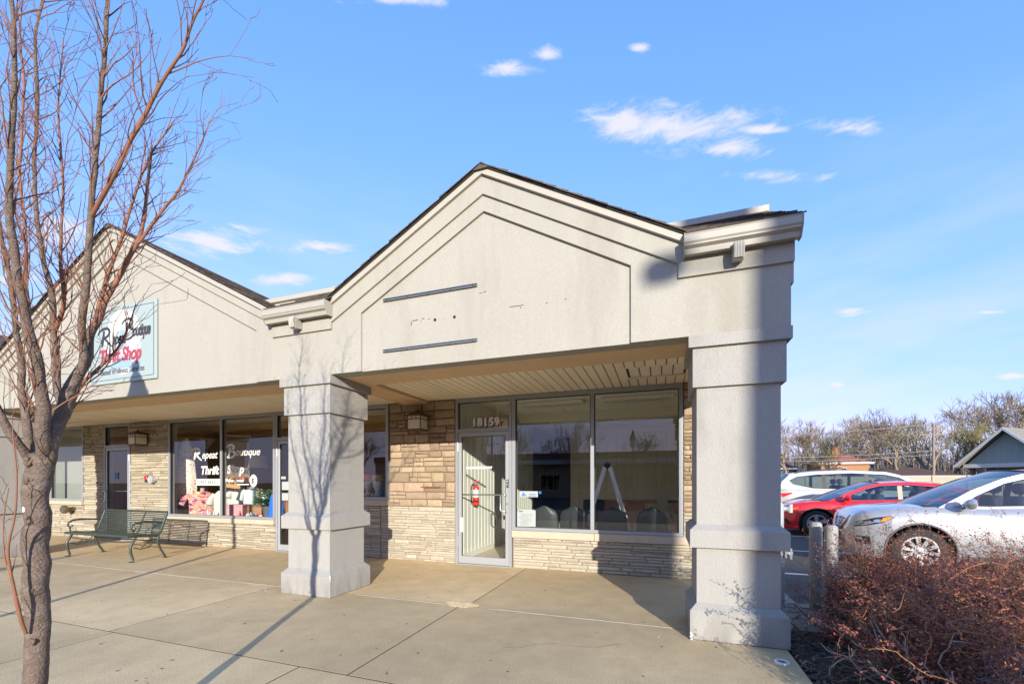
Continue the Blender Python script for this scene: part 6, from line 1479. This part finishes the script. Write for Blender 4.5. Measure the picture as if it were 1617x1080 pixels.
suv = dict(paint='paint_silver', xf=2.22, xr=-2.38, wb=2.70, W=.92, R=.36, Ra=.425, rim=.235, spokes=10, twin=False, spoke_w=(.020, .030), H=1.70, tumble=.20, cab=(-2.05, 1.30),
 top=[(-2.38, .70), (-2.36, .95), (-2.28, 1.12), (-2.0, 1.16), (-.6, 1.10), (.6, 1.045), (1.15, 1.06), (1.45, 1.05), (1.8, 1.0), (2.0, .955), (2.10, .90), (2.15, .83), (2.18, .74), (2.205, .66), (2.22, .56)],
 plan=[(-2.38, .70), (-2.3, .80), (-2.1, .875), (-1.6, .915), (0, .92), (1.2, .92), (1.7, .905), (1.95, .865), (2.06, .81), (2.14, .73), (2.19, .62), (2.22, .50)],
 bot=[(-2.38, .42), (-2.1, .30), (-1.6, .22), (1.6, .22), (2.0, .22), (2.22, .26)], crown=[(-2.4, .0), (.9, .0), (1.2, .03), (1.9, .05), (2.15, .03), (2.27, .0)],
 ring_o=[(1.12, 1.05), (.72, 1.32), (.36, 1.50), (.05, 1.60), (-.7, 1.655), (-1.5, 1.62), (-2.02, 1.54), (-2.22, 1.30), (-2.28, 1.12), (-1.6, 1.135), (-.4, 1.085), (.5, 1.04)],
 ring_i=[(.86, 1.085), (.66, 1.235), (.34, 1.425), (.04, 1.515), (-.7, 1.565), (-1.4, 1.53), (-1.72, 1.45), (-1.86, 1.33), (-1.86, 1.24), (-1.5, 1.175), (-.4, 1.125), (.5, 1.085)],
 pillars=[-.32, -1.30], pillar_mat='trim_black', trim='chrome', ws=((1.12, 1.05), (.05, 1.60)), roof=[(.05, 1.60), (-.7, 1.655), (-1.5, 1.62), (-2.02, 1.54)], rg=((-2.02, 1.54), (-2.28, 1.12)), seats=(.05, -.95),
 seams=[[(.98, .26), (1.0, .5), (1.0, .8), (.98, 1.02)], [(-.30, .26), (-.32, .6), (-.30, 1.07)], [(2.02, .80), (1.6, .74), (1.42, .70)]], handles=[(-.10, .93), (-1.15, .97)], handle_mat='paint_silver', mirror=(.80, 1.08), lip='trim_grey', rails=True,
 side_patches=[('headlight', 'lamp_dark', [(2.17, .74), (2.10, .80), (1.90, .87), (1.70, .905), (1.66, .885), (1.80, .79), (2.0, .735), (2.13, .71)], 2), ('headlight_reflector', 'lamp_clear', [(2.12, .735), (2.06, .785), (1.96, .82), (1.92, .78), (2.02, .745)], 1), ('headlight_reflector', 'lamp_clear', [(1.94, .79), (1.90, .84), (1.83, .845), (1.84, .79)], 1), ('turn_signal', 'lamp_amber', [(1.84, .80), (1.80, .87), (1.70, .898), (1.68, .885), (1.78, .81)], 1), ('fog_recess', 'trim_black', [(2.15, .56), (1.97, .56), (1.95, .43), (2.13, .45)], 1), ('fog_lamp', 'lamp_clear', [(2.12, .54), (2.02, .54), (2.01, .50), (2.11, .50)], 1), ('sill_trim', 'trim_grey', [(.86, .23), (-.86, .23), (-.86, .32), (.86, .32)], 1)],
 front_patches=[('grille', 'trim_black', [(-.46, .86), (.46, .86), (.40, .74), (.26, .62), (-.26, .62), (-.40, .74)], .004), ('lower_grille', 'trim_black', [(-.46, .46), (.46, .46), (.40, .33), (-.40, .33)], .004), ('skid_plate', 'brushed', [(-.42, .31), (.42, .31), (.36, .265), (-.36, .265)], .006), ('number_plate', 'plate_white', [(-.16, .58), (.16, .58), (.16, .48), (-.16, .48)], .022)],
 front_tubes=[('grille_chrome', 'chrome', [(-.42, .87), (-.34, .76), (-.22, .645), (-.12, .61), (.12, .61), (.22, .645), (.34, .76), (.42, .87)], .024), ('grille_bar', 'trim_grey', [(-.36, .80), (0, .80), (.36, .80)], .008), ('grille_bar', 'trim_grey', [(-.30, .70), (0, .70), (.30, .70)], .008), ('badge', 'chrome', [(.075 * math.cos(a), .755 + .075 * math.sin(a)) for a in [2 * math.pi * k / 16 for k in range(17)]], .011), ('badge', 'chrome', [(-.10, .755), (.10, .755)], .013)],
 rear_patches=[('number_plate', 'plate_white', [(-.16, .85), (.16, .85), (.16, .75), (-.16, .75)], .01)])
build_car('silver_crossover', 'silver crossover with amber side lamp nosed toward the bollards', (5.30, 9.15, -.12), math.pi - R(7), suv)

sed = dict(paint='paint_red', xf=2.22, xr=-2.44, wb=2.72, W=.91, R=.33, Ra=.385, rim=.225, spokes=5, twin=False, spoke_w=(.030, .046), H=1.43, tumble=.24, cab=(-1.95, 1.28),
 top=[(-2.44, .75), (-2.40, .98), (-2.30, 1.02), (-1.9, 1.03), (-1.3, .99), (.6, .90), (1.1, .91), (1.5, .88), (1.9, .80), (2.05, .74), (2.14, .67), (2.19, .58), (2.22, .48)],
 plan=[(-2.44, .70), (-2.35, .80), (-2.1, .87), (-1.5, .905), (0, .91), (1.2, .91), (1.6, .90), (1.85, .865), (2.0, .80), (2.12, .70), (2.19, .58), (2.22, .46)],
 bot=[(-2.44, .36), (-2.1, .24), (-1.6, .18), (1.6, .17), (2.0, .17), (2.22, .20)], crown=[(-2.44, .0), (.9, .0), (1.2, .03), (1.8, .045), (2.1, .02), (2.22, 0)],
 ring_o=[(1.10, .91), (.70, 1.12), (.34, 1.28), (.05, 1.36), (-.5, 1.395), (-1.05, 1.35), (-1.45, 1.24), (-1.80, 1.10), (-2.02, 1.02), (-1.4, .985), (-.4, .94), (.5, .90)],
 ring_i=[(.84, .945), (.62, 1.06), (.32, 1.21), (.04, 1.285), (-.5, 1.315), (-.98, 1.27), (-1.28, 1.18), (-1.50, 1.085), (-1.60, 1.035), (-1.2, 1.005), (-.4, .965), (.5, .935)],
 pillars=[-.32], pillar_mat='lamp_shade', trim='chrome', ws=((1.10, .91), (.05, 1.36)), roof=[(.05, 1.36), (-.5, 1.395), (-1.05, 1.35)], rg=((-1.05, 1.35), (-2.02, 1.02)), seats=(.0, -1.0),
 seams=[[(1.0, .22), (1.02, .5), (.98, .86)], [(-.30, .22), (-.32, .6), (-.30, .92)], [(1.0, .44), (0, .40), (-.9, .48)]], handles=[(-.12, .80), (-1.10, .84)], handle_mat='paint_red', mirror=(.74, .96), lip='trim_black', rails=False,
 side_patches=[('headlight', 'lamp_dark', [(2.14, .60), (2.02, .68), (1.72, .755), (1.70, .735), (1.95, .63), (2.1, .57)], 2), ('headlight_reflector', 'lamp_clear', [(2.10, .60), (2.02, .655), (1.92, .675), (1.95, .64), (2.05, .60)], 1), ('turn_signal', 'lamp_amber', [(1.92, .69), (1.74, .742), (1.76, .72), (1.90, .665)], 1), ('bumper_vent', 'trim_black', [(2.10, .42), (2.02, .44), (1.92, .28), (1.98, .27)], 1)],
 front_patches=[('grille', 'trim_black', [(-.62, .60), (.62, .60), (.52, .36), (-.52, .36)], .004), ('lower_grille', 'trim_grey', [(-.5, .30), (.5, .30), (.45, .22), (-.45, .22)], .004)],
 front_tubes=[('grille_bar', 'chrome', [(-.5, .50), (0, .50), (.5, .50)], .008)], rear_patches=[('number_plate', 'plate_white', [(-.16, .70), (.16, .70), (.16, .60), (-.16, .60)], .01)])
build_car('red_sedan', 'bright red sedan parked between the silver and the white cars', (5.46, 14.25, -.12), math.pi - R(5), sed).scale = (1.05, 1.05, 1.05)

big = dict(paint='paint_white', xf=2.50, xr=-2.62, wb=3.05, W=1.0, R=.385, Ra=.45, rim=.25, spokes=6, twin=False, spoke_w=(.030, .042), H=1.80, tumble=.18, cab=(-2.30, 1.42),
 top=[(-2.62, .80), (-2.60, 1.02), (-2.50, 1.16), (-2.2, 1.20), (-.6, 1.13), (.8, 1.10), (1.3, 1.12), (1.7, 1.10), (2.1, 1.03), (2.3, .95), (2.42, .84), (2.47, .72), (2.50, .60)],
 plan=[(-2.62, .78), (-2.52, .88), (-2.3, .95), (-1.7, .995), (0, 1.0), (1.4, 1.0), (1.9, .97), (2.2, .90), (2.35, .80), (2.45, .66), (2.50, .52)],
 bot=[(-2.62, .42), (-2.3, .30), (-1.8, .22), (1.8, .22), (2.2, .22), (2.5, .26)], crown=[(-2.62, .0), (1.1, .0), (1.4, .03), (2.1, .05), (2.4, .02), (2.5, 0)],
 ring_o=[(1.30, 1.12), (.90, 1.42), (.55, 1.60), (.25, 1.69), (-.6, 1.75), (-1.6, 1.72), (-2.22, 1.64), (-2.44, 1.40), (-2.50, 1.16), (-1.6, 1.165), (-.4, 1.12), (.6, 1.10)],
 ring_i=[(1.04, 1.15), (.82, 1.34), (.52, 1.52), (.22, 1.60), (-.6, 1.655), (-1.5, 1.62), (-2.02, 1.55), (-2.22, 1.44), (-2.12, 1.33), (-1.6, 1.21), (-.4, 1.17), (.6, 1.14)],
 pillars=[-.22, -1.30], pillar_mat='trim_black', trim='chrome', ws=((1.30, 1.12), (.25, 1.69)), roof=[(.25, 1.69), (-.6, 1.75), (-1.6, 1.72), (-2.22, 1.64)], rg=((-2.22, 1.64), (-2.50, 1.16)), seats=(.2, -.75),
 seams=[[(1.12, .26), (1.14, .6), (1.10, 1.08)], [(-.20, .26), (-.22, .6), (-.20, 1.10)], [(-1.25, .5), (-1.28, .8), (-1.30, 1.13)]], handles=[(.02, .98), (-1.02, 1.0)], handle_mat='chrome', mirror=(.95, 1.14), lip='trim_grey', rails=True,
 side_patches=[('headlight', 'lamp_clear', [(2.36, .80), (2.2, .90), (1.95, .97), (2.05, .84), (2.25, .76)], 2), ('tail_lamp', 'lamp_red', [(-2.55, .93), (-2.50, 1.03), (-2.16, 1.06), (-2.18, 1.02), (-2.40, .92)], 1)],
 front_patches=[('grille', 'trim_black', [(-.5, .84), (.5, .84), (.4, .56), (-.4, .56)], .004)], front_tubes=[('grille_bar', 'chrome', [(-.4, .7), (0, .7), (.4, .7)], .01)],
 rear_patches=[('number_plate', 'plate_white', [(-.2, .86), (.2, .86), (.2, .74), (-.2, .74)], .01), ('rear_bumper', 'trim_grey', [(-.6, .55), (.6, .55), (.6, .45), (-.6, .45)], .004)])
build_car('white_suv', 'large white SUV parked tail-in behind the red sedan', (6.48, 17.3, -.12), -R(4), big).scale = (1.05, 1.05, 1.05)
# ================================================================== FAR SETTING
# fence: each panel board run is a piece
fn = thing('board_fence', 'long beige board fence behind the parking lot', 'fence', (18, 40, -.12))
fm = MB().box(-.5, .5, -.02, .02, 0, 1.9, .01).mesh('fence_panel', 'fence_beige')
pmx = MB().box(-.06, .06, -.05, .05, 0, 2.0, .01).mesh('post', 'fence_beige')
for i in range(-7, 18):
    x = -8 + i * 2.0
    o = link('fence_panel', fm, fn, local=True); o.location = (x, 0, .02); o.scale = (1.93, 1, 1)
    o = link('post', pmx, fn, local=True); o.location = (x - 1.0, -.03, 0)
lpart('rail', MB().box(-23, 27, -.05, -.022, .35, .45), 'fence_beige', fn); lpart('rail', MB().box(-23, 27, -.05, -.022, 1.45, 1.55), 'fence_beige', fn)

def hip_house(name, label, x, y, w_, d_, eave, ridge, wallm, roofm, rz=0.0, chimney=None, windows=()):
    t = thing(name, label, 'house', (x, y, -.17), rz, None)
    lpart('wall', MB().box(-w_ / 2, w_ / 2, 0, d_, 0, eave), wallm, t)
    o = .35; r_ = max(.2, (w_ - d_) / 2 if w_ > d_ else .2)
    mb = MB(); mb.add([(-w_ / 2 - o, -o, eave), (w_ / 2 + o, -o, eave), (w_ / 2 + o, d_ + o, eave), (-w_ / 2 - o, d_ + o, eave), (-r_, d_ / 2, ridge), (r_, d_ / 2, ridge)], [(0, 1, 5, 4), (1, 2, 5), (2, 3, 4, 5), (3, 0, 4), (3, 2, 1, 0)])
    ro = lpart('roof', mb, roofm, t)
    lpart('eave_board', MB().box(-w_ / 2 - o - .03, w_ / 2 + o + .03, -o - .04, -o + .02, eave - .16, eave + .05).box(w_ / 2 + o - .06, w_ / 2 + o + .03, -o, -o + .15, 0, eave - .16), 'trim_white', t)
    if chimney: link('chimney', MB().box(chimney - .35, chimney + .35, d_ * .4, d_ * .4 + .5, eave, ridge + .55).box(chimney - .42, chimney + .42, d_ * .4 - .06, d_ * .4 + .56, ridge + .55, ridge + .65).mesh('chimney', 'brick_house'), ro, local=True)
    for (wx, wz, ww, wh) in windows:
        wf = lpart('window', MB().box(wx - ww / 2, wx + ww / 2, -.05, .02, wz, wz + wh), 'trim_white', t)
        for s1 in (-1, 1):
            for s2 in (0, 1): link('pane', MB().box(wx + s1 * ww * .23 - ww * .19, wx + s1 * ww * .23 + ww * .19, -.062, -.05, wz + .08 + s2 * wh * .5, wz + wh * .46 + s2 * wh * .5).mesh('pane', 'house_glass'), wf, local=True)
    return t
hip_house('brick_house', 'small orange brick house with a hipped red roof beyond the fence', 19.7, 58, 4.6, 5.0, 3.75, 5.05, 'brick_house', 'roof_red', 0, -.2, ((-.1, 2.0, .55, 1.2),))
hip_house('brown_roofed_house', 'low house with a dark brown roof just behind the fence', 22.6, 50, 7.5, 6, 2.1, 3.05, 'brick_house', 'roof_brown', 0, None)
hip_house('red_brick_house', 'red brick house mostly hidden behind the white SUV and bare trees', 13.6, 62, 5.0, 6, 3.3, 4.6, 'brick_dark', 'roof_brown', 0, 1.5, ((1.2, 1.8, .8, 1.2), (-2.0, 1.8, .8, 1.2)))
# right-hand office with the siding gable
of = thing('gabled_office', 'pale green sided office with a deep gabled porch roof at the right edge', 'building', (27.6, 47.9, -.17), R(37))
Wg, Lg, ze, zr = 5.3, 16.0, 3.25, 6.2
# local: ridge runs along +x from the gable at x=0, y across
lpart('wall', MB().box(2.2, Lg, -Wg / 2 + .5, Wg / 2 - .5, 0, ze), 'tan_wall', of)
for sg in (-1, 1):
    mb = MB(); mb.prism([(sg * 0, zr), (sg * (Wg / 2 + .5), ze - .42 + .22), (sg * (Wg / 2 + .5), ze - .42 + .08), (0, zr - .14)], -.35, Lg, 'x'); ro = lpart('roof', mb, 'roof_grey', of)
    link('rake_board', MB().prism([(0, zr + .02), (sg * (Wg / 2 + .55), ze - .19), (sg * (Wg / 2 + .55), ze - .42), (0, zr - .24)], -.42, -.35, 'x').mesh('rake_board', 'trim_white'), ro, local=True)
gb = lpart('gable_wall', MB().prism([(-Wg / 2, ze - .1), (Wg / 2, ze - .1), (0, zr - .2)], .45, .5, 'x'), 'siding_green', of)
for i in range(20):                                # vertical boards on one half, laid boards on the other
    y0 = -Wg / 2 + i * Wg / 40 * 2 / 2; y1 = y0 + Wg / 40 - .012
    zt = lambda y: ze - .1 + (zr - .2 - ze + .1) * (1 - abs(y) / (Wg / 2))
    if y1 < 0: link('siding_board', MB().prism([(y1 - (y1 - y0), ze - .08), (y1, ze - .08), (y1, zt(y1)), (y0, zt(y0))], .425, .45, 'x').mesh('siding_board', 'siding_green'), gb, local=True)
for i in range(20):
    y0 = i * Wg / 40; y1 = y0 + Wg / 40 - .012
    if y1 < Wg / 2: link('siding_board', MB().prism([(y0, ze - .08), (y1, ze - .08), (y1, zt(y1)), (y0, zt(y0))], .43, .45, 'x').mesh('siding_board', 'siding_green'), gb, local=True)
lpart('porch_beam', MB().box(.3, .6, -Wg / 2 - .2, Wg / 2 + .2, ze - .42, ze - .08), 'trim_white', of); lpart('porch_soffit', MB().box(-.3, 2.2, -Wg / 2 - .3, Wg / 2 + .3, ze - .46, ze - .42), 'post_brown', of)
for yy in (-1.5, .6, 2.3): lpart('post', MB().box(.35, .60, yy - .12, yy + .12, 0, ze - .46), 'post_brown', of)
for xx in (3.0, 5.0, 7.0):
    wf = lpart('window', MB().box(xx - .6, xx + .6, -Wg / 2 + .44, -Wg / 2 + .52, 1.0, 2.1), 'trim_white', of); link('pane', MB().box(xx - .52, xx + .52, -Wg / 2 + .42, -Wg / 2 + .44, 1.08, 2.02).mesh('pane', 'house_glass'), wf, local=True)
for yy in (-1.0, .3, 1.5):
    wf = lpart('window', MB().box(2.14, 2.2, yy - .5, yy + .5, .9, 1.95), 'trim_white', of); link('pane', MB().box(2.12, 2.14, yy - .43, yy + .43, .98, 1.87).mesh('pane', 'house_glass'), wf, local=True)

# bare trees
def bare_tree(seed, hgt, spread, levels=6, up=.12):
    rs = random.Random(seed); tk, cr = MB(), MB()
    def br(p, d, L_, r0, lvl):
        n = 3 if lvl > 2 else 4; pts = [p.copy()]; rad = [r0]; q = p.copy()
        for i in range(n):
            d = (d + Vector((rs.gauss(0, .12), rs.gauss(0, .12), rs.gauss(up * .3, .08)))).normalized(); q = q + d * L_ / n; pts.append(q.copy()); rad.append(r0 * (1 - .42 * (i + 1) / n))
            if lvl < levels and lvl > 0 and i in (1, 2) and rs.random() < .75: sub(q, d, L_, rad[-1], lvl)
        (tk if lvl < 2 else cr).tube(pts, rad, 6 if lvl < 2 else 3, caps=False)
        if lvl < levels:
            for _ in range(rs.choice((2, 3, 3) if lvl < 3 else (2, 2, 3))): sub(q, d, L_, rad[-1], lvl)
    def sub(q, d, L_, r_, lvl):
        a = Matrix.Rotation(rs.uniform(0, 6.283), 3, d) @ d.orthogonal().normalized()
        nd = (d + a * rs.uniform(.35, .85) * spread + Vector((0, 0, up))).normalized(); br(q, nd, L_ * rs.uniform(.58, .82), max(.013, r_ * rs.uniform(.60, .80)), lvl + 1)
    br(Vector((0, 0, 0)), Vector((rs.gauss(0, .05), rs.gauss(0, .05), 1)), hgt * .24, hgt * .020, 0)
    return tk, cr
protos = []
for s_, sp_, lv in ((1, 1.0, 5), (2, 1.1, 5), (3, .9, 5), (4, 1.1, 5)):
    tk, cr = bare_tree(s_, 10, sp_, lv); protos.append((tk.mesh('trunk', 'far_bark', 70, False), cr.mesh('crown', 'far_twig', None, False), cr.mesh('crown', 'far_twig_green', None, False)))
def far_tree(x, y, hgt, k, rz, label, green=False, grp='bare trees beyond the fence'):
    t = thing('bare_tree', label, 'tree', (x, y, -.17), rz, grp); sc_ = hgt / 10.0
    a = link('trunk', protos[k][0], t, local=True); b = link('crown', protos[k][2 if green else 1], t, local=True)
    for o in (a, b): o.scale = (sc_ * 1.05, sc_ * 1.05, sc_)
def at(px_, Y):
    tt = (px_ - 808.5) / 670.0; c_, s2 = math.cos(R(19.34)), math.sin(R(19.34)); return Y * (tt * c_ - s2) / (c_ + tt * s2)
rf = random.Random(31)
FT = [(1236, 50, 8.6, 0, 'dark bare tree at the left end of the tree line beside the column', False), (1262, 70, 9.6, 1, 'bare tree left of the brick house chimney', False), (1296, 66, 10.5, 2, 'bare tree behind the left side of the brick house', False), (1326, 56, 7.4, 1, 'forked pale tree standing in front of the brick house chimney', True), (1352, 70, 11.5, 3, 'bare tree behind the right side of the brick house', False),
 (1378, 66, 9.4, 0, 'bare tree right of the brick house', False), (1400, 66, 11.0, 2, 'bare tree above the brown roof', False), (1424, 52, 9.2, 1, 'pale straight bare tree between the brown roof and the utility pole', False), (1446, 62, 10.5, 3, 'bare tree just left of the utility pole', False), (1468, 56, 9.0, 0, 'bare tree behind the utility pole', True), (1484, 56, 8.0, 2, 'bushy olive bare tree right of the utility pole', True), (1502, 54, 7.6, 1, 'low olive bare tree left of the gabled office', True), (1530, 60, 11.5, 3, 'tall dark bare tree above the gabled office eave', False), (1556, 64, 12.5, 0, 'tallest dark bare tree behind the gabled office', False), (1590, 62, 12.0, 2, 'dark bare tree over the gabled office ridge', False), (1616, 58, 11.0, 1, 'bare tree at the right edge over the office roof', False), (1340, 84, 12.0, 1, 'far bare tree in the second row over the brick house', False), (1416, 84, 13.0, 3, 'far bare tree in the second row over the brown roof', False), (1482, 84, 13.0, 2, 'far bare tree in the second row beyond the utility pole', False), (1280, 84, 11.5, 3, 'far bare tree in the second row near the column', False), (1222, 60, 10, 2, 'bare tree partly hidden by the right column', False)]
for px_, Y, hgt, k, lb, gr in FT: far_tree(at(px_, Y), Y, hgt * 1.32, k, rf.uniform(0, 6.28), lb, gr)
for k, (x, Y, lb) in enumerate(((11.5, 62, 'bare tree hidden behind the right column, nearest the tree line'), (7.0, 58, 'bare tree hidden behind the shop end wall'), (2.0, 64, 'bare tree hidden farthest behind the shop building'))): far_tree(x, Y, 12.5, k, k * 1.7, lb)
# far wood on the skyline
mb = MB(); rs = random.Random(77)
for k in range(3000):
    x = rs.uniform(-15, 125); y = 118 + rs.uniform(-4, 4); h_ = 8 + 2.6 * mnoise.noise((x * .09, 3, 0)) + rs.uniform(-1, 2); 
    a = rs.gauss(0, .12); mb.tube([(x, y, -.2), (x + a * h_ * .5, y, h_ * .5), (x + a * h_, y, h_)], [.12, .08, .02], 3, caps=False)
    for q in range(3):
        z = h_ * rs.uniform(.3, .9); b = rs.gauss(0, 1.6); mb.tube([(x + a * z, y, z), (x + a * z + b, y + rs.gauss(0, 1), z + rs.uniform(.5, 2.2))], [.06, .015], 3, caps=False)
tag(mb.build('far_wood', mat('far_wood', (.14, .125, .11), .95), fix=False), 'distant bare wood on the skyline behind the houses', 'wood', kind='stuff')
# utility pole with wires
ux, uy = at(1474, 43), 43
up_ = thing('utility_pole', 'wooden utility pole with a crossarm among the bare trees', 'utility pole', (ux, uy, -.17))
lpart('pole', MB().tube([(0, 0, 0), (0, 0, 6.2)], [.10, .075], 10), 'pole_wood', up_, 50); lpart('crossarm', MB().box(-.7, .7, -.05, .05, 5.78, 5.9), 'pole_wood', up_); lpart('crossarm', MB().box(-.9, .5, -.05, .05, 5.27, 5.38), 'pole_wood', up_)
for xx in (-.6, -.25, .25, .6): lpart('insulator', MB().lathe([(.04, 5.93), (.06, 5.98), (.04, 6.05), (.01, 6.1)], (xx, 0, 0), 8), 'meter_grey', up_)
for k, (z0, z1) in enumerate(((3.55, 3.4), (3.85, 3.75), (5.9, 5.6))):
    x1 = at(1226, 42) - 6; pts = [(ux + (x1 - ux) * i / 20, 43 - .5 * k, z0 + (z1 - z0) * i / 20 - .5 * math.sin(math.pi * i / 20) * .6) for i in range(21)]
    w_ = MB().tube(pts, .022, 4, caps=False).build('overhead_wire', 'wire', fix=False); tag(w_, ('lower', 'middle', 'upper')[k] + ' overhead wire running left from the utility pole', 'wire', 'overhead wires')

# ================================================================== ACROSS THE LOT (mirrored in the shop glass)
ac = thing('opposite_shops', 'low tan shop row across the lot, mirrored in the window glass', 'building', (-4, -27, -.17), 0)
lpart('wall', MB().box(-26, 24, -8, 0, 0, 3.6), 'tan_wall', ac); lpart('parapet', MB().box(-26.1, 24.1, -8, .15, 3.6, 4.3), 'brick_dark', ac); lpart('canopy_band', MB().box(-10, 24.3, 0, 1.2, 3.2, 3.6), 'trim_white', ac)
for i in range(14):
    x = -24 + i * 3.4
    wf = lpart('window', MB().box(x, x + 2.0, -.02, .05, .7, 2.7), 'trim_white', ac)
    for a in range(3): link('pane', MB().box(x + .08 + a * .64, x + .64 + a * .64, .05, .06, .8, 2.6).mesh('pane', 'house_glass'), wf, local=True)
for x, y, hgt, k in ((-26, -40, 11, 0), (-20, -42, 12, 1), (-14, -40, 10, 2), (-9, -43, 12, 3), (-3, -41, 10.5, 1), (3, -42, 11, 0), (-33, -41, 12, 3), (-40, -38, 12, 2)):
    far_tree(x, y, hgt, k, rf.uniform(0, 6), 'bare tree behind the shops across the lot, seen only mirrored in the glass', False, 'bare trees mirrored in the glass')
